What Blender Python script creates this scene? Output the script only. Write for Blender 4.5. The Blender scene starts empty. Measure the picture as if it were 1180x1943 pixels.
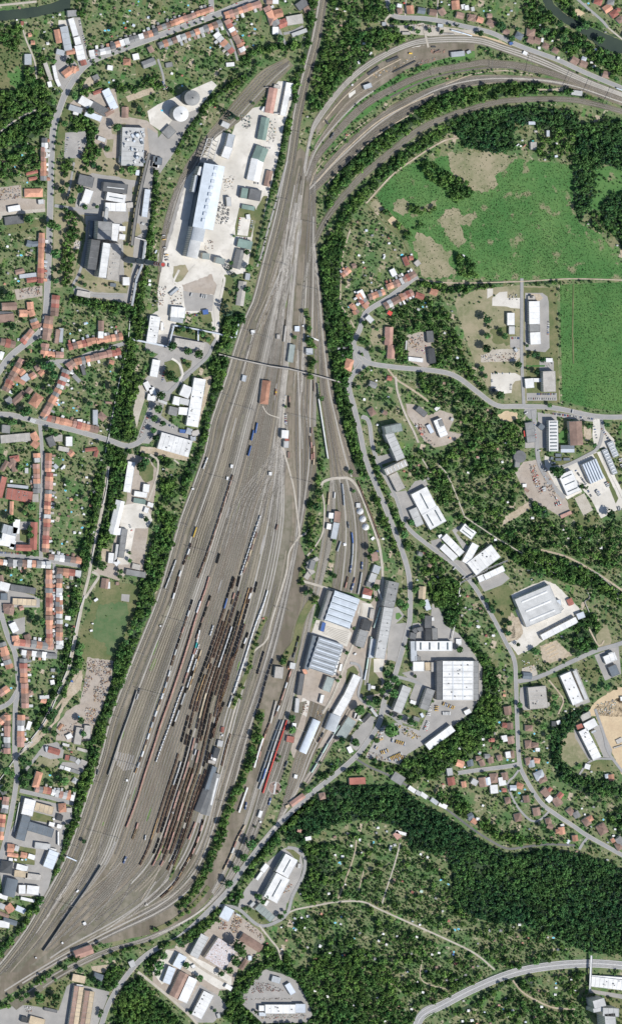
import bpy, math, random
import numpy as np
R = random.Random(7)
NR = np.random.RandomState(11)
S = 1.25                        # metres per photo pixel
PI = math.pi
def W(x, y): return ((x-590.0)*S, (971.5-y)*S)
LEAN = (0.349, 0.0864)          # how far a roof edge lies from its wall foot, in pixels per metre of height
C = bpy.context.scene.collection

# ------------------------------------------------------------------ materials
def rgb(c): return (c[0], c[1], c[2], 1.0)
MATS = {}
def material(name, c1, c2, s1=0.05, c3=None, s2=0.6, amt=0.35, rough=0.9, objvar=0.0, spots=None, tint=False, metal=0.0, stretch=None, lo=.38, hi=.62):
    """c1..c2 mixed by a large noise, c3 brought in by a fine one"""
    m = bpy.data.materials.new(name); m.use_nodes = True
    N = m.node_tree.nodes; L = m.node_tree.links
    b = N['Principled BSDF']; b.inputs['Roughness'].default_value = rough
    b.inputs['Metallic'].default_value = metal
    b.inputs['Specular IOR Level'].default_value = 0.25
    g = N.new('ShaderNodeNewGeometry')
    vec = g.outputs['Position']
    if stretch:
        mp = N.new('ShaderNodeMapping'); mp.inputs['Rotation'].default_value = (0, 0, stretch[0]); mp.inputs['Scale'].default_value = (stretch[1], stretch[2], 1)
        L.new(vec, mp.inputs['Vector']); vec2 = mp.outputs['Vector']
    else: vec2 = vec
    def noise(sc, det, v):
        n = N.new('ShaderNodeTexNoise'); n.inputs['Scale'].default_value = sc; n.inputs['Detail'].default_value = det
        n.inputs['Roughness'].default_value = 0.6; L.new(v, n.inputs['Vector']); return n.outputs['Fac']
    def ramp(f, lo, hi):
        r = N.new('ShaderNodeMapRange'); r.inputs['From Min'].default_value = lo; r.inputs['From Max'].default_value = hi
        L.new(f, r.inputs['Value']); return r.outputs['Result']
    def mix(f, a, bb, t='MIX'):
        x = N.new('ShaderNodeMix'); x.data_type = 'RGBA'; x.blend_type = t
        if isinstance(f, float): x.inputs[0].default_value = f
        else: L.new(f, x.inputs[0])
        for k, v in ((6, a), (7, bb)):
            if isinstance(v, tuple): x.inputs[k].default_value = rgb(v)
            else: L.new(v, x.inputs[k])
        return x.outputs[2]
    col = mix(ramp(noise(s1, 5, vec2), lo, hi), c1, c2)
    if c3 is not None:
        f = ramp(noise(s2, 4, vec), .45, .65)
        mu = N.new('ShaderNodeMath'); mu.operation = 'MULTIPLY'; mu.inputs[1].default_value = amt; L.new(f, mu.inputs[0])
        col = mix(mu.outputs[0], col, c3)
    if spots:
        f = ramp(noise(spots[1], 3, vec), spots[2], spots[2]+.08)
        col = mix(f, col, spots[0])
    if objvar:
        oi = N.new('ShaderNodeObjectInfo')
        f = oi.outputs['Random']
        if tint:
            at = N.new('ShaderNodeAttribute'); at.attribute_name = 'tint'
            ad = N.new('ShaderNodeMath'); ad.operation = 'ADD'; L.new(f, ad.inputs[0]); L.new(at.outputs['Fac'], ad.inputs[1])
            fr = N.new('ShaderNodeMath'); fr.operation = 'FRACT'; L.new(ad.outputs[0], fr.inputs[0]); f = fr.outputs[0]
        mr = N.new('ShaderNodeMapRange'); mr.inputs['To Min'].default_value = 1-objvar; mr.inputs['To Max'].default_value = 1+objvar
        L.new(f, mr.inputs['Value'])
        cc = N.new('ShaderNodeCombineXYZ')
        for k in range(3): L.new(mr.outputs['Result'], cc.inputs[k])
        mm = N.new('ShaderNodeVectorMath'); mm.operation = 'MULTIPLY'
        L.new(col, mm.inputs[0]); L.new(cc.outputs[0], mm.inputs[1]); col = mm.outputs[0]
    L.new(col, b.inputs['Base Color'])
    MATS[name] = m
    return m

def roofmat(name, c, var=.12, fine=.25, rough=.8, metal=0.0, objvar=.12, dirt=None):
    c1 = tuple(v*(1-var) for v in c); c2 = tuple(min(1, v*(1+var)) for v in c)
    c3 = dirt or tuple(v*.62 for v in c)
    return material(name, c1, c2, .06, c3, .35, fine, rough, objvar, metal=metal)
roofmat('white', (.61, .62, .62), .10, .22, .6, objvar=.06)
roofmat('lightgrey', (.42, .43, .43), .1, .2)
roofmat('concrete', (.37, .355, .33), .12, .35)
roofmat('grey', (.215, .22, .22), .14, .3)
roofmat('darkgrey', (.12, .125, .13), .14, .3)
roofmat('dark', (.06, .065, .07), .15, .3)
roofmat('slate', (.13, .155, .18), .1, .25)
roofmat('metal', (.49, .545, .60), .08, .14, .5)
roofmat('bluegrey', (.34, .37, .40), .1, .25, .6)
roofmat('lightblue', (.48, .53, .59), .08, .15, .6)
roofmat('blue', (.06, .12, .30), .1, .2)
roofmat('green', (.17, .24, .215), .12, .25)
roofmat('greengrey', (.25, .29, .28), .12, .25)
roofmat('orange', (.46, .245, .17), .18, .35, objvar=.28)
roofmat('red', (.31, .125, .10), .15, .3, objvar=.2)
roofmat('brightred', (.50, .075, .06), .1, .15, objvar=.1)
roofmat('brown', (.24, .165, .135), .18, .3, objvar=.2)
roofmat('pink', (.38, .23, .19), .15, .3, objvar=.12)
roofmat('beige', (.46, .38, .27), .12, .3)
roofmat('tan', (.42, .30, .16), .15, .35, objvar=.2)
roofmat('yellow', (.60, .42, .08), .12, .25, objvar=.15)
roofmat('rusty', (.285, .165, .108), .25, .4, objvar=.22)
roofmat('sootbrown', (.145, .108, .082), .25, .4, objvar=.15)
roofmat('coalblack', (.022, .02, .02), .25, .5, objvar=.3)
roofmat('patchy', (.50, .50, .53), .1, .85, dirt=(.36, .23, .16))
roofmat('glass', (.10, .13, .15), .1, .1, .15)
roofmat('teal', (.05, .34, .33), .1, .2)
roofmat('navy', (.04, .055, .10), .15, .3, .4)
roofmat('palegreen', (.42, .55, .50), .08, .15, .5)
roofmat('solar', (.035, .05, .10), .1, .1, .2)
roofmat('pool', (.07, .45, .62), .05, .05, .1)
roofmat('plaster', (.62, .58, .50), .08, .25, objvar=.15)
roofmat('plasterdark', (.30, .29, .28), .08, .25, objvar=.15)
roofmat('steel', (.16, .16, .155), .1, .2, .5)
roofmat('palesteel', (.50, .50, .49), .1, .2, .5)
roofmat('rail', (.43, .405, .365), .15, .3, .4)
roofmat('bark', (.10, .07, .045), .15, .3)
roofmat('rubber', (.02, .02, .02), .1, .2)
roofmat('redband', (.40, .06, .05), .1, .2)
# foliage
material('foliage', (.044, .128, .036), (.125, .225, .052), .02, (.16, .235, .065), .35, .4, 1, .45, tint=True)
material('foliagedark', (.024, .092, .036), (.086, .185, .052), .010, (.125, .205, .066), .3, .5, 1, .50, tint=True)
material('foliagelow', (.034, .110, .036), (.112, .192, .062), .016, (.15, .20, .085), .35, .4, 1, .35, tint=True)
material('foliagegarden', (.046, .122, .040), (.105, .185, .060), .03, (.14, .21, .075), .4, .4, 1, .45, tint=True)
material('foliageconifer', (.018, .054, .038), (.045, .088, .055), .05, (.075, .12, .075), .4, .3, 1, .3, tint=True)
# ground
material('terrain_mat', (.074, .142, .050), (.195, .190, .108), .024, (.060, .125, .044), .20, .6, lo=.38, hi=.60, spots=((.34, .31, .225), .07, .60))
material('scrub_mat', (.054, .132, .036), (.130, .195, .056), .022, (.18, .19, .09), .15, .5)
material('meadow_mat', (.054, .150, .040), (.098, .190, .058), .010, (.040, .108, .034), .16, .6, spots=((.20, .20, .115), .03, .58))
material('meadow2_mat', (.054, .148, .040), (.092, .185, .054), .012, (.040, .105, .032), .22, .65, spots=((.16, .20, .09), .05, .66))
material('drygrass_mat', (.275, .245, .165), (.165, .175, .095), .02, (.33, .29, .205), .12, .4)
material('lawn_mat', (.095, .125, .05), (.17, .165, .085), .03, (.07, .10, .04), .2, .4)
material('pitch_mat', (.065, .125, .05), (.115, .155, .075), .04, (.13, .14, .07), .15, .3)
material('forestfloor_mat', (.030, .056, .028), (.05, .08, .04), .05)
material('dirt_mat', (.36, .30, .22), (.44, .38, .30), .04, (.22, .19, .14), .2, .5)
material('sand_mat', (.52, .42, .28), (.46, .36, .24), .04, (.36, .29, .2), .2, .4)
material('pale_mat', (.48, .46, .415), (.63, .61, .565), .02, (.40, .38, .34), .08, .6)
material('lot_mat', (.27, .265, .255), (.34, .33, .315), .03, (.21, .205, .20), .12, .4)
material('lotbrown_mat', (.33, .285, .24), (.38, .34, .30), .03, (.23, .20, .17), .12, .5)
material('asphalt_mat', (.255, .26, .262), (.30, .30, .295), .03, (.21, .21, .21), .2, .3)
material('asphaltdark_mat', (.10, .105, .11), (.15, .15, .15), .04, (.18, .18, .175), .2, .3)
material('pavement_mat', (.34, .325, .30), (.39, .375, .35), .05, (.27, .26, .24), .3, .3)
material('path_mat', (.37, .34, .29), (.44, .41, .36), .05, (.27, .25, .21), .3, .4)
material('marking_mat', (.65, .65, .65), (.6, .6, .6), .1)
material('water_mat', (.022, .038, .030), (.032, .050, .036), .02, rough=.3)
YR = math.radians(20)
material('yard_mat', (.098, .090, .069), (.200, .184, .147), .010, (.088, .095, .056), .06, .55, stretch=(-YR, 1.6, .25))
material('yardbrown_mat', (.125, .108, .084), (.240, .210, .168), .012, (.095, .096, .060), .06, .5, stretch=(-YR, 1.6, .25))
material('yardgreen_mat', (.150, .135, .098), (.225, .200, .150), .015, (.08, .10, .045), .06, .5)
material('yardpale_mat', (.30, .28, .24), (.42, .38, .32), .02, (.22, .2, .16), .08, .5)
for i, c in enumerate([(.046, .041, .033), (.095, .087, .070), (.225, .213, .190), (.092, .076, .057), (.33, .315, .288), (.185, .157, .112)]):
    material('bed%d_mat' % i, tuple(v*.86 for v in c), tuple(v*1.12 for v in c), .02, tuple(v*.72 for v in c), .3, .4)
def M(n): return MATS[n]

# ------------------------------------------------------------------ mesh helpers
def mesh_from(name, v, f, mats=(), fm=None):
    me = bpy.data.meshes.new(name); me.from_pydata([tuple(p) for p in v], [], f)
    for m in mats: me.materials.append(m)
    if fm: me.polygons.foreach_set('material_index', fm)
    me.update(); return me
class MB:
    def __init__(s): s.v = []; s.f = []; s.m = []
    def box(s, x0, x1, y0, y1, z0, z1, m=0):
        n = len(s.v)
        s.v += [(x0,y0,z0),(x1,y0,z0),(x1,y1,z0),(x0,y1,z0),(x0,y0,z1),(x1,y0,z1),(x1,y1,z1),(x0,y1,z1)]
        s.f += [(n,n+3,n+2,n+1),(n+4,n+5,n+6,n+7),(n,n+1,n+5,n+4),(n+1,n+2,n+6,n+5),(n+2,n+3,n+7,n+6),(n+3,n,n+4,n+7)]; s.m += [m]*6
    def poly(s, pts, m=0):
        n = len(s.v); s.v += pts; s.f.append(tuple(range(n, n+len(pts)))); s.m.append(m)
    def prism(s, prof, x0, x1, m=0):          # profile in (y,z) pulled along x
        n = len(s.v); k = len(prof)
        s.v += [(x0, p[0], p[1]) for p in prof] + [(x1, p[0], p[1]) for p in prof]
        for i in range(k):
            j = (i+1) % k; s.f.append((n+i, n+k+i, n+k+j, n+j)); s.m.append(m)
        s.f.append(tuple(n+i for i in range(k))); s.f.append(tuple(n+k+i for i in reversed(range(k)))); s.m += [m, m]
    def cyl(s, cx, cy, z0, z1, r0, r1, k=16, m=0):
        n = len(s.v)
        for z, r in ((z0, r0), (z1, r1)):
            s.v += [(cx+r*math.cos(2*PI*i/k), cy+r*math.sin(2*PI*i/k), z) for i in range(k)]
        for i in range(k):
            j = (i+1) % k; s.f.append((n+i, n+j, n+k+j, n+k+i)); s.m.append(m)
        s.f.append(tuple(n+k+i for i in range(k))); s.m.append(m)
        s.f.append(tuple(n+i for i in reversed(range(k)))); s.m.append(m)
    def bar(s, a, b, w, h, m=0):              # box from a to b (3D), w wide, h high below the line
        dx, dy = b[0]-a[0], b[1]-a[1]; l = math.hypot(dx, dy) or 1; nx, ny = -dy/l*w/2, dx/l*w/2
        n = len(s.v)
        for p in (a, b):
            s.v += [(p[0]+nx,p[1]+ny,p[2]-h),(p[0]-nx,p[1]-ny,p[2]-h),(p[0]-nx,p[1]-ny,p[2]),(p[0]+nx,p[1]+ny,p[2])]
        s.f += [(n,n+1,n+2,n+3),(n+7,n+6,n+5,n+4),(n,n+4,n+5,n+1),(n+1,n+5,n+6,n+2),(n+2,n+6,n+7,n+3),(n+3,n+7,n+4,n)]; s.m += [m]*6
    def mesh(s, name, *mats): return mesh_from(name, s.v, s.f, [M(x) for x in mats], s.m)
def obj(name, me, parent=None, loc=(0,0,0), rz=0.0, scale=None):
    o = bpy.data.objects.new(name, me); C.objects.link(o)
    if parent: o.parent = parent
    o.location = loc; o.rotation_euler = (0, 0, rz)
    if scale: o.scale = scale
    return o
CACHE = {}
def unit(shape, mat, fn):
    k = (shape, mat)
    if k not in CACHE:
        mb = MB(); fn(mb); CACHE[k] = mb.mesh(shape, mat)
    return CACHE[k]
def U_box(mb): mb.box(-.5, .5, -.5, .5, 0, 1)
def U_gable(mb): mb.prism([(-.5, 0), (.5, 0), (.5, .12), (0, 1), (-.5, .12)], -.5, .5)
def U_barrel(mb): mb.prism([(-.5, 0), (.5, 0)] + [(.5*math.cos(PI*i/8), math.sin(PI*i/8)) for i in range(1, 8)], -.5, .5)
def U_flat(mb):
    mb.box(-.5, .5, -.5, .5, 0, .5)
    t = .012
    mb.box(-.5, .5, -.5, -.5+t, .5, 1); mb.box(-.5, .5, .5-t, .5, .5, 1); mb.box(-.5, -.5+t, -.5+t, .5-t, .5, 1); mb.box(.5-t, .5, -.5+t, .5-t, .5, 1)
def U_disc(mb): mb.cyl(0, 0, 0, 1, .5, .5, 28)
def hipmesh(L, Wd, H, mat):
    mb = MB(); a = max(L/2-Wd/2, .3)
    e = .25
    v = [(-L/2,-Wd/2,0),(L/2,-Wd/2,0),(L/2,Wd/2,0),(-L/2,Wd/2,0),(-L/2,-Wd/2,e),(L/2,-Wd/2,e),(L/2,Wd/2,e),(-L/2,Wd/2,e),(-a,0,H),(a,0,H)]
    f = [(0,3,2,1),(0,1,5,4),(1,2,6,5),(2,3,7,6),(3,0,4,7),(4,5,9,8),(5,6,9),(6,7,8,9),(7,4,8)]
    return mesh_from('hip_roof', v, f, [M(mat)])

# ------------------------------------------------------------------ labels
THINGS = []        # (object, description, x, y, category, group)
LANDMARKS = [(355,205,'the two silos'),(395,390,'the long cement works hall'),(222,480,'the striped power station chimney'),(245,275,'the transformer yard'),
 (160,60,'the north west bend in the street'),(350,60,'the long northern street'),(450,60,'the northern side street'),(520,40,'the houses by the northern railway bridge'),
 (525,190,'the narrow sheds east of the cement works'),(470,370,'the green-roofed works buildings'),(350,560,'the works truck park'),(50,440,'the western avenue'),
 (40,650,'the crooked western crossroads'),(150,740,'the triangular block of gardens'),(75,760,'the big orange-roofed church hall'),(330,640,'the pipe bridge yard'),
 (370,790,'the three joined white halls'),(330,845,'the large white rectangular hall'),(40,930,'the big red-roofed hall'),(60,1020,'the L-shaped red-roofed school'),
 (140,970,'the western back gardens'),(235,960,'the white sheds by the western wood'),(110,1130,'the long western terrace street'),(40,1200,'the curved south western street'),
 (210,1190,'the football pitch'),(190,1320,'the scrap yard'),(110,1400,'the junction above the red-roofed pavilion'),(80,1490,'the L-shaped orange house'),(60,1570,'the slate-grey L-shaped block'),
 (50,1660,'the south western workshops'),(165,1805,'the pinkish gabled depot'),(150,1890,'the two long brown warehouses'),(420,1810,'the patchy rusty-roofed factory'),
 (360,1870,'the southern white workshops'),(530,1680,'the stepped white hall'),(530,1900,'the southern storage yard'),(500,745,'the orange-roofed signal station'),
 (560,660,'the huts north of the footbridge'),(410,1500,'the long wagon repair shop'),(630,1010,'the locomotive sidings'),(640,1160,'the northern ribbed depot hall'),
 (610,1250,'the southern ribbed depot hall'),(730,1180,'the long grey depot office'),(640,1380,'the slanting depot sheds'),(520,1500,'the turntable'),(700,1400,'the depot car park'),
 (870,1290,'the huge white gridded hall'),(820,1230,'the white roof with four barrels'),(770,1320,'the two slanting offices'),(740,1420,'the yellow truck yard'),(690,690,'the small roundabout'),
 (770,560,'the village street'),(700,450,'the triangular allotments'),(740,640,'the paired pink-roofed houses'),(790,650,'the fenced builders yard'),(820,800,'the hillside workshop'),
 (745,840,'the L-shaped grey block'),(805,960,'the white hall above the valley road'),(905,1050,'the row of white factories'),(1010,600,'the fenced research estate'),(1035,720,'the office with the link corridor'),
 (1050,830,'the striped skylight building'),(1090,920,'the square white workshop'),(1160,880,'the long blue-grey sheds'),(990,870,'the round drum building'),(1025,1150,'the hall with three skylights'),
 (1020,1320,'the square concrete roof'),(1090,1300,'the dotted white roof'),(1150,1260,'the eastern cul-de-sac'),(1120,1400,'the white L-shaped hall'),(920,1450,'the village crossing'),(1000,1500,'the village loop road'),
 (1100,1560,'the eastern village road'),(690,1620,'the upper allotments'),(760,1700,'the allotments along the lane'),(650,1800,'the lower western allotments'),(830,1830,'the lower eastern allotments'),
 (950,1780,'the allotments below the forest'),(980,1900,'the gardens south of the highway'),(1140,1860,'the long curved white roof'),(1130,1920,'the tower blocks'),(820,40,'the northern hillside villas'),
 (1000,90,'the houses above the railway curve'),(1150,30,'the far river bank'),(800,100,'the railway materials depot'),(1010,270,'the north eastern garden plots'),(660,110,'the gardens inside the railway curve'),
 (900,900,'the wild eastern gardens'),(1100,1020,'the orchard plots'),(870,1180,'the valley allotments'),(700,730,'the houses below the roundabout'),(1000,1660,'the great forest'),(280,120,'the gardens behind the northern street'),
 (430,1900,'the southern wood'),(770,350,'the green meadow'),(1120,300,'the dark north eastern wood'),(610,420,'the branch line'),(200,830,'the wooded western ditch'),(300,1020,'the yard edge wood')]
LX = np.array([(l[0], l[1]) for l in LANDMARKS], float)
def thing(o, desc, x, y, cat, group=None):
    o['category'] = cat
    THINGS.append((o, desc, x, y, cat, group)); return o
def setlabel(o, label, cat, group=None):
    o['label'] = label; o['category'] = cat
    if group: o['group'] = group
    return o
ONES = ['', 'first','second','third','fourth','fifth','sixth','seventh','eighth','ninth','tenth','eleventh','twelfth','thirteenth','fourteenth','fifteenth','sixteenth','seventeenth','eighteenth','nineteenth']
TENS = ['','','twenty','thirty','forty','fifty','sixty','seventy','eighty','ninety']
def ordinal(n):
    if n < 20: return ONES[n]
    if n >= 100: return 'hundred and ' + ordinal(n-100) if n > 100 else 'hundredth'
    t, u = divmod(n, 10)
    return (TENS[t][:-1]+'ieth') if u == 0 else TENS[t]+'-'+ONES[u]
def finish_labels():
    b = {}
    for t in THINGS:
        k = int(np.argmin(((LX-np.array([t[2], t[3]]))**2).sum(1)))
        b.setdefault((t[1], k), []).append(t)
    for (d, k), ts in b.items():
        ns = max(t[3] for t in ts)-min(t[3] for t in ts) > max(t[2] for t in ts)-min(t[2] for t in ts)
        ts.sort(key=lambda t: (t[3] if ns else t[2]))
        for i, t in enumerate(ts):
            near = 'by ' + LANDMARKS[k][2]
            if len(ts) == 1: lab = '%s %s' % (d, near)
            else: lab = '%s %s, %s from the %s' % (d, near, ordinal(i+1), 'north' if ns else 'west')
            w = lab.split()
            if len(w) > 16: lab = lab.replace(' from the ', ' from ')
            if len(lab.split()) > 16: print('LONG', lab)
            t[0]['label'] = lab
            if t[5]: t[0]['group'] = t[5]
CN = {'white':'white','lightgrey':'light grey','concrete':'pale concrete','grey':'grey','darkgrey':'dark grey','dark':'almost black','slate':'slate blue','metal':'silvery blue','bluegrey':'blue-grey',
 'lightblue':'light blue','blue':'blue','green':'dull green','greengrey':'grey-green','orange':'orange','red':'dark red','brightred':'bright red','brown':'brown','pink':'faded pink','beige':'beige','tan':'tan','sootbrown':'sooty',
 'yellow':'yellow','rusty':'rusty','patchy':'rust-patched','solar':'dark solar','coalblack':'black','teal':'teal','navy':'navy blue','palegreen':'pale green','plaster':'cream'}

# ------------------------------------------------------------------ masks for planting
HH, WW = 1943, 1180
PAD = 20
dens_t = np.full((HH+2*PAD, WW+2*PAD), .10, np.float32)
dens_b = np.full((HH+2*PAD, WW+2*PAD), .62, np.float32)
block = np.zeros((HH+2*PAD, WW+2*PAD), bool)
kindm = np.zeros((HH+2*PAD, WW+2*PAD), np.uint8)     # 0 garden 1 wood 2 dark wood
def fill(arr, pts, val):
    p = np.array(pts, float) + PAD
    y0 = max(0, int(p[:,1].min())); y1 = min(arr.shape[0]-1, int(p[:,1].max())+1)
    q = np.roll(p, -1, 0)
    for y in range(y0, y1+1):
        yc = y+.5
        c = ((p[:,1] <= yc) & (q[:,1] > yc)) | ((q[:,1] <= yc) & (p[:,1] > yc))
        if not c.any(): continue
        a, b = p[c], q[c]
        xs = np.sort(a[:,0]+(yc-a[:,1])/(b[:,1]-a[:,1])*(b[:,0]-a[:,0]))
        for i in range(0, len(xs)-1, 2):
            arr[y, max(0, int(round(xs[i]))):max(0, int(round(xs[i+1])))] = val
def catmull(pts, step=6.0):
    P = [np.array(p, float) for p in pts]
    if len(P) < 3:
        P2 = P
    out = []
    for i in range(len(P)-1):
        p0 = P[i-1] if i > 0 else 2*P[0]-P[1]
        p1, p2 = P[i], P[i+1]
        p3 = P[i+2] if i+2 < len(P) else 2*P[-1]-P[-2]
        n = max(1, int(np.linalg.norm((p2-p1)[:2])/step))
        for k in range(n):
            t = k/n
            out.append(.5*((2*p1)+(-p0+p2)*t+(2*p0-5*p1+4*p2-p3)*t*t+(-p0+3*p1-3*p2+p3)*t**3))
    out.append(P[-1]); return np.array(out)
def offset(c, d):
    t = np.gradient(c, axis=0); l = np.hypot(t[:,0], t[:,1])[:,None]; t = t/np.maximum(l, 1e-6)
    n = np.stack([-t[:,1], t[:,0]], 1)
    return c + n*(d if np.isscalar(d) else np.asarray(d)[:,None])
def ribbon_mesh(name, A, B, z, mat, thick=None):
    n = len(A); v = []
    for a, b in zip(A, B):
        x, y = W(*a[:2]); v.append((x, y, z)); x, y = W(*b[:2]); v.append((x, y, z))
    f = [(2*i, 2*i+1, 2*i+3, 2*i+2) for i in range(n-1)]
    if thick:
        m = len(v); v += [(p[0], p[1], z-thick) for p in v]
        f += [(2*i, 2*i+2, m+2*i+2, m+2*i) for i in range(n-1)] + [(2*i+3, 2*i+1, m+2*i+1, m+2*i+3) for i in range(n-1)]
    return mesh_from(name, v, f, [M(mat)])
def blockline(c, w): fill(block, [tuple(p) for p in offset(c, w)] + [tuple(p) for p in offset(c, -w)[::-1]], True)
ZC = [0.0]
def struct(name, me): 
    o = obj(name, me); o['kind'] = 'structure'; return o
def ragged(pts, amp=1.6, step=4.0):
    out = []; n = len(pts); step = max(step, amp*1.6)
    for i in range(n):
        a, b = np.array(pts[i], float), np.array(pts[(i+1) % n], float); l = np.linalg.norm(b-a); k = max(1, int(l/step))
        for j in range(k):
            p = a+(b-a)*j/k; nv = np.array([-(b-a)[1], (b-a)[0]])/max(l, .01)
            g = 0 if j == 0 else max(-1.1, min(1.1, R.gauss(0, .7)))*amp
            out.append((p[0]+nv[0]*g, p[1]+nv[1]*g))
    return out
LAYER = {'field': .06, 'patch': .14, 'lot': .22, 'lot2': .30, 'path': .38}
NL = [0]
def area(name, pts, mat, layer='lot', amp=0.0, plant=None):
    """a sheet of ground; plant=(trees,bushes) leaves the sheet open to plants"""
    q = ragged(pts, amp) if amp else pts
    NL[0] += 1
    z = LAYER[layer] + NL[0]*.0004
    me = mesh_from(name, [(*W(*p), z) for p in q], [tuple(range(len(q)))], [M(mat)])
    if me.polygons[0].normal.z < 0: me.flip_normals()
    struct(name, me)
    if plant is None: fill(block, pts, True)
    else:
        fill(dens_t, pts, plant[0]); fill(dens_b, pts, plant[1])
COUNT = {}
SEC = [0, 0, 1.0]
def sec(ox, oy, sc=3.933): SEC[:] = [ox, oy, sc]
def q(x, y): return (SEC[0]+x/SEC[2], SEC[1]+y/SEC[2])
def qs(*a): return [q(a[i], a[i+1]) for i in range(0, len(a), 2)]
def rect(cx, cy, L, Wd, ang):
    c, s = math.cos(ang), math.sin(ang)
    return [(cx+c*u*L/2-s*v*Wd/2, cy+s*u*L/2+c*v*Wd/2) for u, v in ((-1,-1),(1,-1),(1,1),(-1,1))]
DARKROOF = ('dark', 'darkgrey', 'grey', 'slate', 'brown', 'solar')
def windows_mesh(L, Wd, H, rows):
    """rows of small window panes standing 4 cm proud of the long walls"""
    mb = MB(); n = max(2, int(L/4.2))
    for r in range(rows):
        z = 1.2 + r*3.2
        if z+1.4 > H: break
        for i in range(n):
            x = -L/2+(i+.5)*L/n
            for sy in (-1, 1):
                y0 = sy*(Wd/2+.04); mb.box(x-.7, x+.7, min(y0, y0-sy*.1), max(y0, y0-sy*.1), z, z+1.4)
    return mb.mesh('window', 'glass')
def building(p0, p1, w, h, style, mat, name=None, desc=None, cat=None, wall=None, group=None, label=None, lean=True):
    """p0..p1 roof axis in photo pixels, w roof width in photo pixels, h height in metres"""
    x0, y0 = p0; x1, y1 = p1
    cx, cy = (x0+x1)/2, (y0+y1)/2
    if lean: cx -= LEAN[0]*h; cy -= LEAN[1]*h
    L = math.hypot(x1-x0, y1-y0); ang = math.atan2(y1-y0, x1-x0)
    if L < .01: L = w
    fill(block, rect(cx, cy, L+1.5, w+1.5, ang), True)
    Lm, Wm = L*S, w*S
    X, Y = W(cx, cy); A = Lm*Wm
    if name is None:
        if style in 'gh' and mat in ('orange','red','brown','grey','pink','brightred') and A < 420: name, cat, kd = 'house', 'house', 'house'
        elif A < 130: name, cat, kd = 'shed', 'shed', 'shed'
        elif A < 900: name, cat, kd = 'workshop', 'workshop', 'low building'
        else: name, cat, kd = 'industrial_hall', 'factory', 'hall'
    else: kd = cat
    if desc is None:
        st = {'g':'gabled','h':'hipped','f':'flat','k':'flat skylit','s':'ribbed sawtooth','b':'barrel','v':'flat vented','d':'round','m':'flat'}[style[0]]
        desc = '%s %s-roofed %s' % (st, CN.get(mat, mat), kd)
    r = obj(name, None, None, (X, Y, 0), -ang)
    if label: setlabel(r, label, cat, group)
    else: thing(r, desc, cx, cy, cat, group)
    wm = wall or ('plaster' if mat not in ('dark','darkgrey','slate','metal','green') else 'plasterdark')
    s = style[0]
    if s == 'd':
        obj('wall', unit('round_wall', wm, U_disc), r, (0,0,0), 0, (Wm, Wm, h)); obj('roof', unit('round_roof', mat, U_disc), r, (0,0,h), 0, (Wm+.6, Wm+.6, .5))
        return r
    hr = {'g': min(Wm*.24, 4.5), 'h': min(Wm*.26, 5), 'b': min(Wm*.14, 5)}.get(s, .9)
    hw = h-(hr*.5 if s in 'ghb' else .3)
    obj('wall', unit('wall', wm, U_box), r, (0,0,0), 0, (Lm, Wm, hw))
    e = .5
    if s == 'g': obj('roof', unit('gable_roof', mat, U_gable), r, (0,0,hw), 0, (Lm+e, Wm+2*e, hr))
    elif s == 'b': obj('roof', unit('barrel_roof', mat, U_barrel), r, (0,0,hw), 0, (Lm+e, Wm+e, hr))
    elif s == 'h': obj('roof', hipmesh(Lm+e, Wm+e, hr, mat), r, (0,0,hw))
    elif s == 's':
        n = int(style[1:] or 5); mb = MB(); d = Wm/n
        for i in range(n):
            y = -Wm/2+i*d
            mb.prism([(y, 0), (y+d, 0), (y+d*.98, .6), (y+d*.30, 3.2), (y+d*.22, 3.2), (y+.05, .5)], -Lm/2-.2, Lm/2+.2)
            mb.box(-Lm/2+2, Lm/2-2, y+d*.02, y+d*.20, .5+.9, 2.2, 1)
        obj('roof', mb.mesh('sawtooth_roof', mat, 'slate'), r, (0,0,hw))
        for i in range(n):
            mb = MB(); mb.box(-Lm/2+3, Lm/2-3, -Wm/2+i*d+d*.55, -Wm/2+i*d+d*.75, .6+.9, 2.0+.25)
            obj('skylight', mb.mesh('skylight', 'lightblue'), r, (0,0,hw))
    else:
        obj('roof', unit('flat_roof', mat, U_flat), r, (0,0,hw), 0, (Lm+.3, Wm+.3, hr))
        zt = hw+hr*.5
        if s == 'k':       # k<n><c|l>: n skylights across (c) or along (l) the axis
            n = int(style[1]); sm = 'glass' if mat == 'white' else 'white'
            for i in range(n):
                t = (i+.5)/n-.5
                if style[2] == 'l': obj('skylight', unit('skylight', sm, U_barrel), r, (0, t*Wm, zt), 0, (Lm*.72, max(Wm*.07, 2.2), 1.3))
                else: obj('skylight', unit('skylight', sm, U_barrel), r, (t*Lm, 0, zt), PI/2, (Wm*.72, max(Lm*.045, 2.2), 1.3))
        if s == 'v' or (A > 1500 and s == 'f'):
            n = 4 + int(A/900)
            rr = random.Random(int(cx*7+cy))
            for i in range(min(n, 14)):
                if s == 'v': px, py = ((i//2+.5)/((n+1)//2)-.5)*Lm*.9, ((i % 2)-.5)*Wm*.45
                else: px, py = rr.uniform(-.42, .42)*Lm, rr.uniform(-.38, .38)*Wm
                obj('roof_vent', unit('roof_vent', rr.choice(['steel', 'lightgrey', 'darkgrey']), U_box), r, (px, py, zt), 0, (rr.uniform(1.6, 3.5), rr.uniform(1.6, 2.6), rr.uniform(.8, 1.8)))
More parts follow.
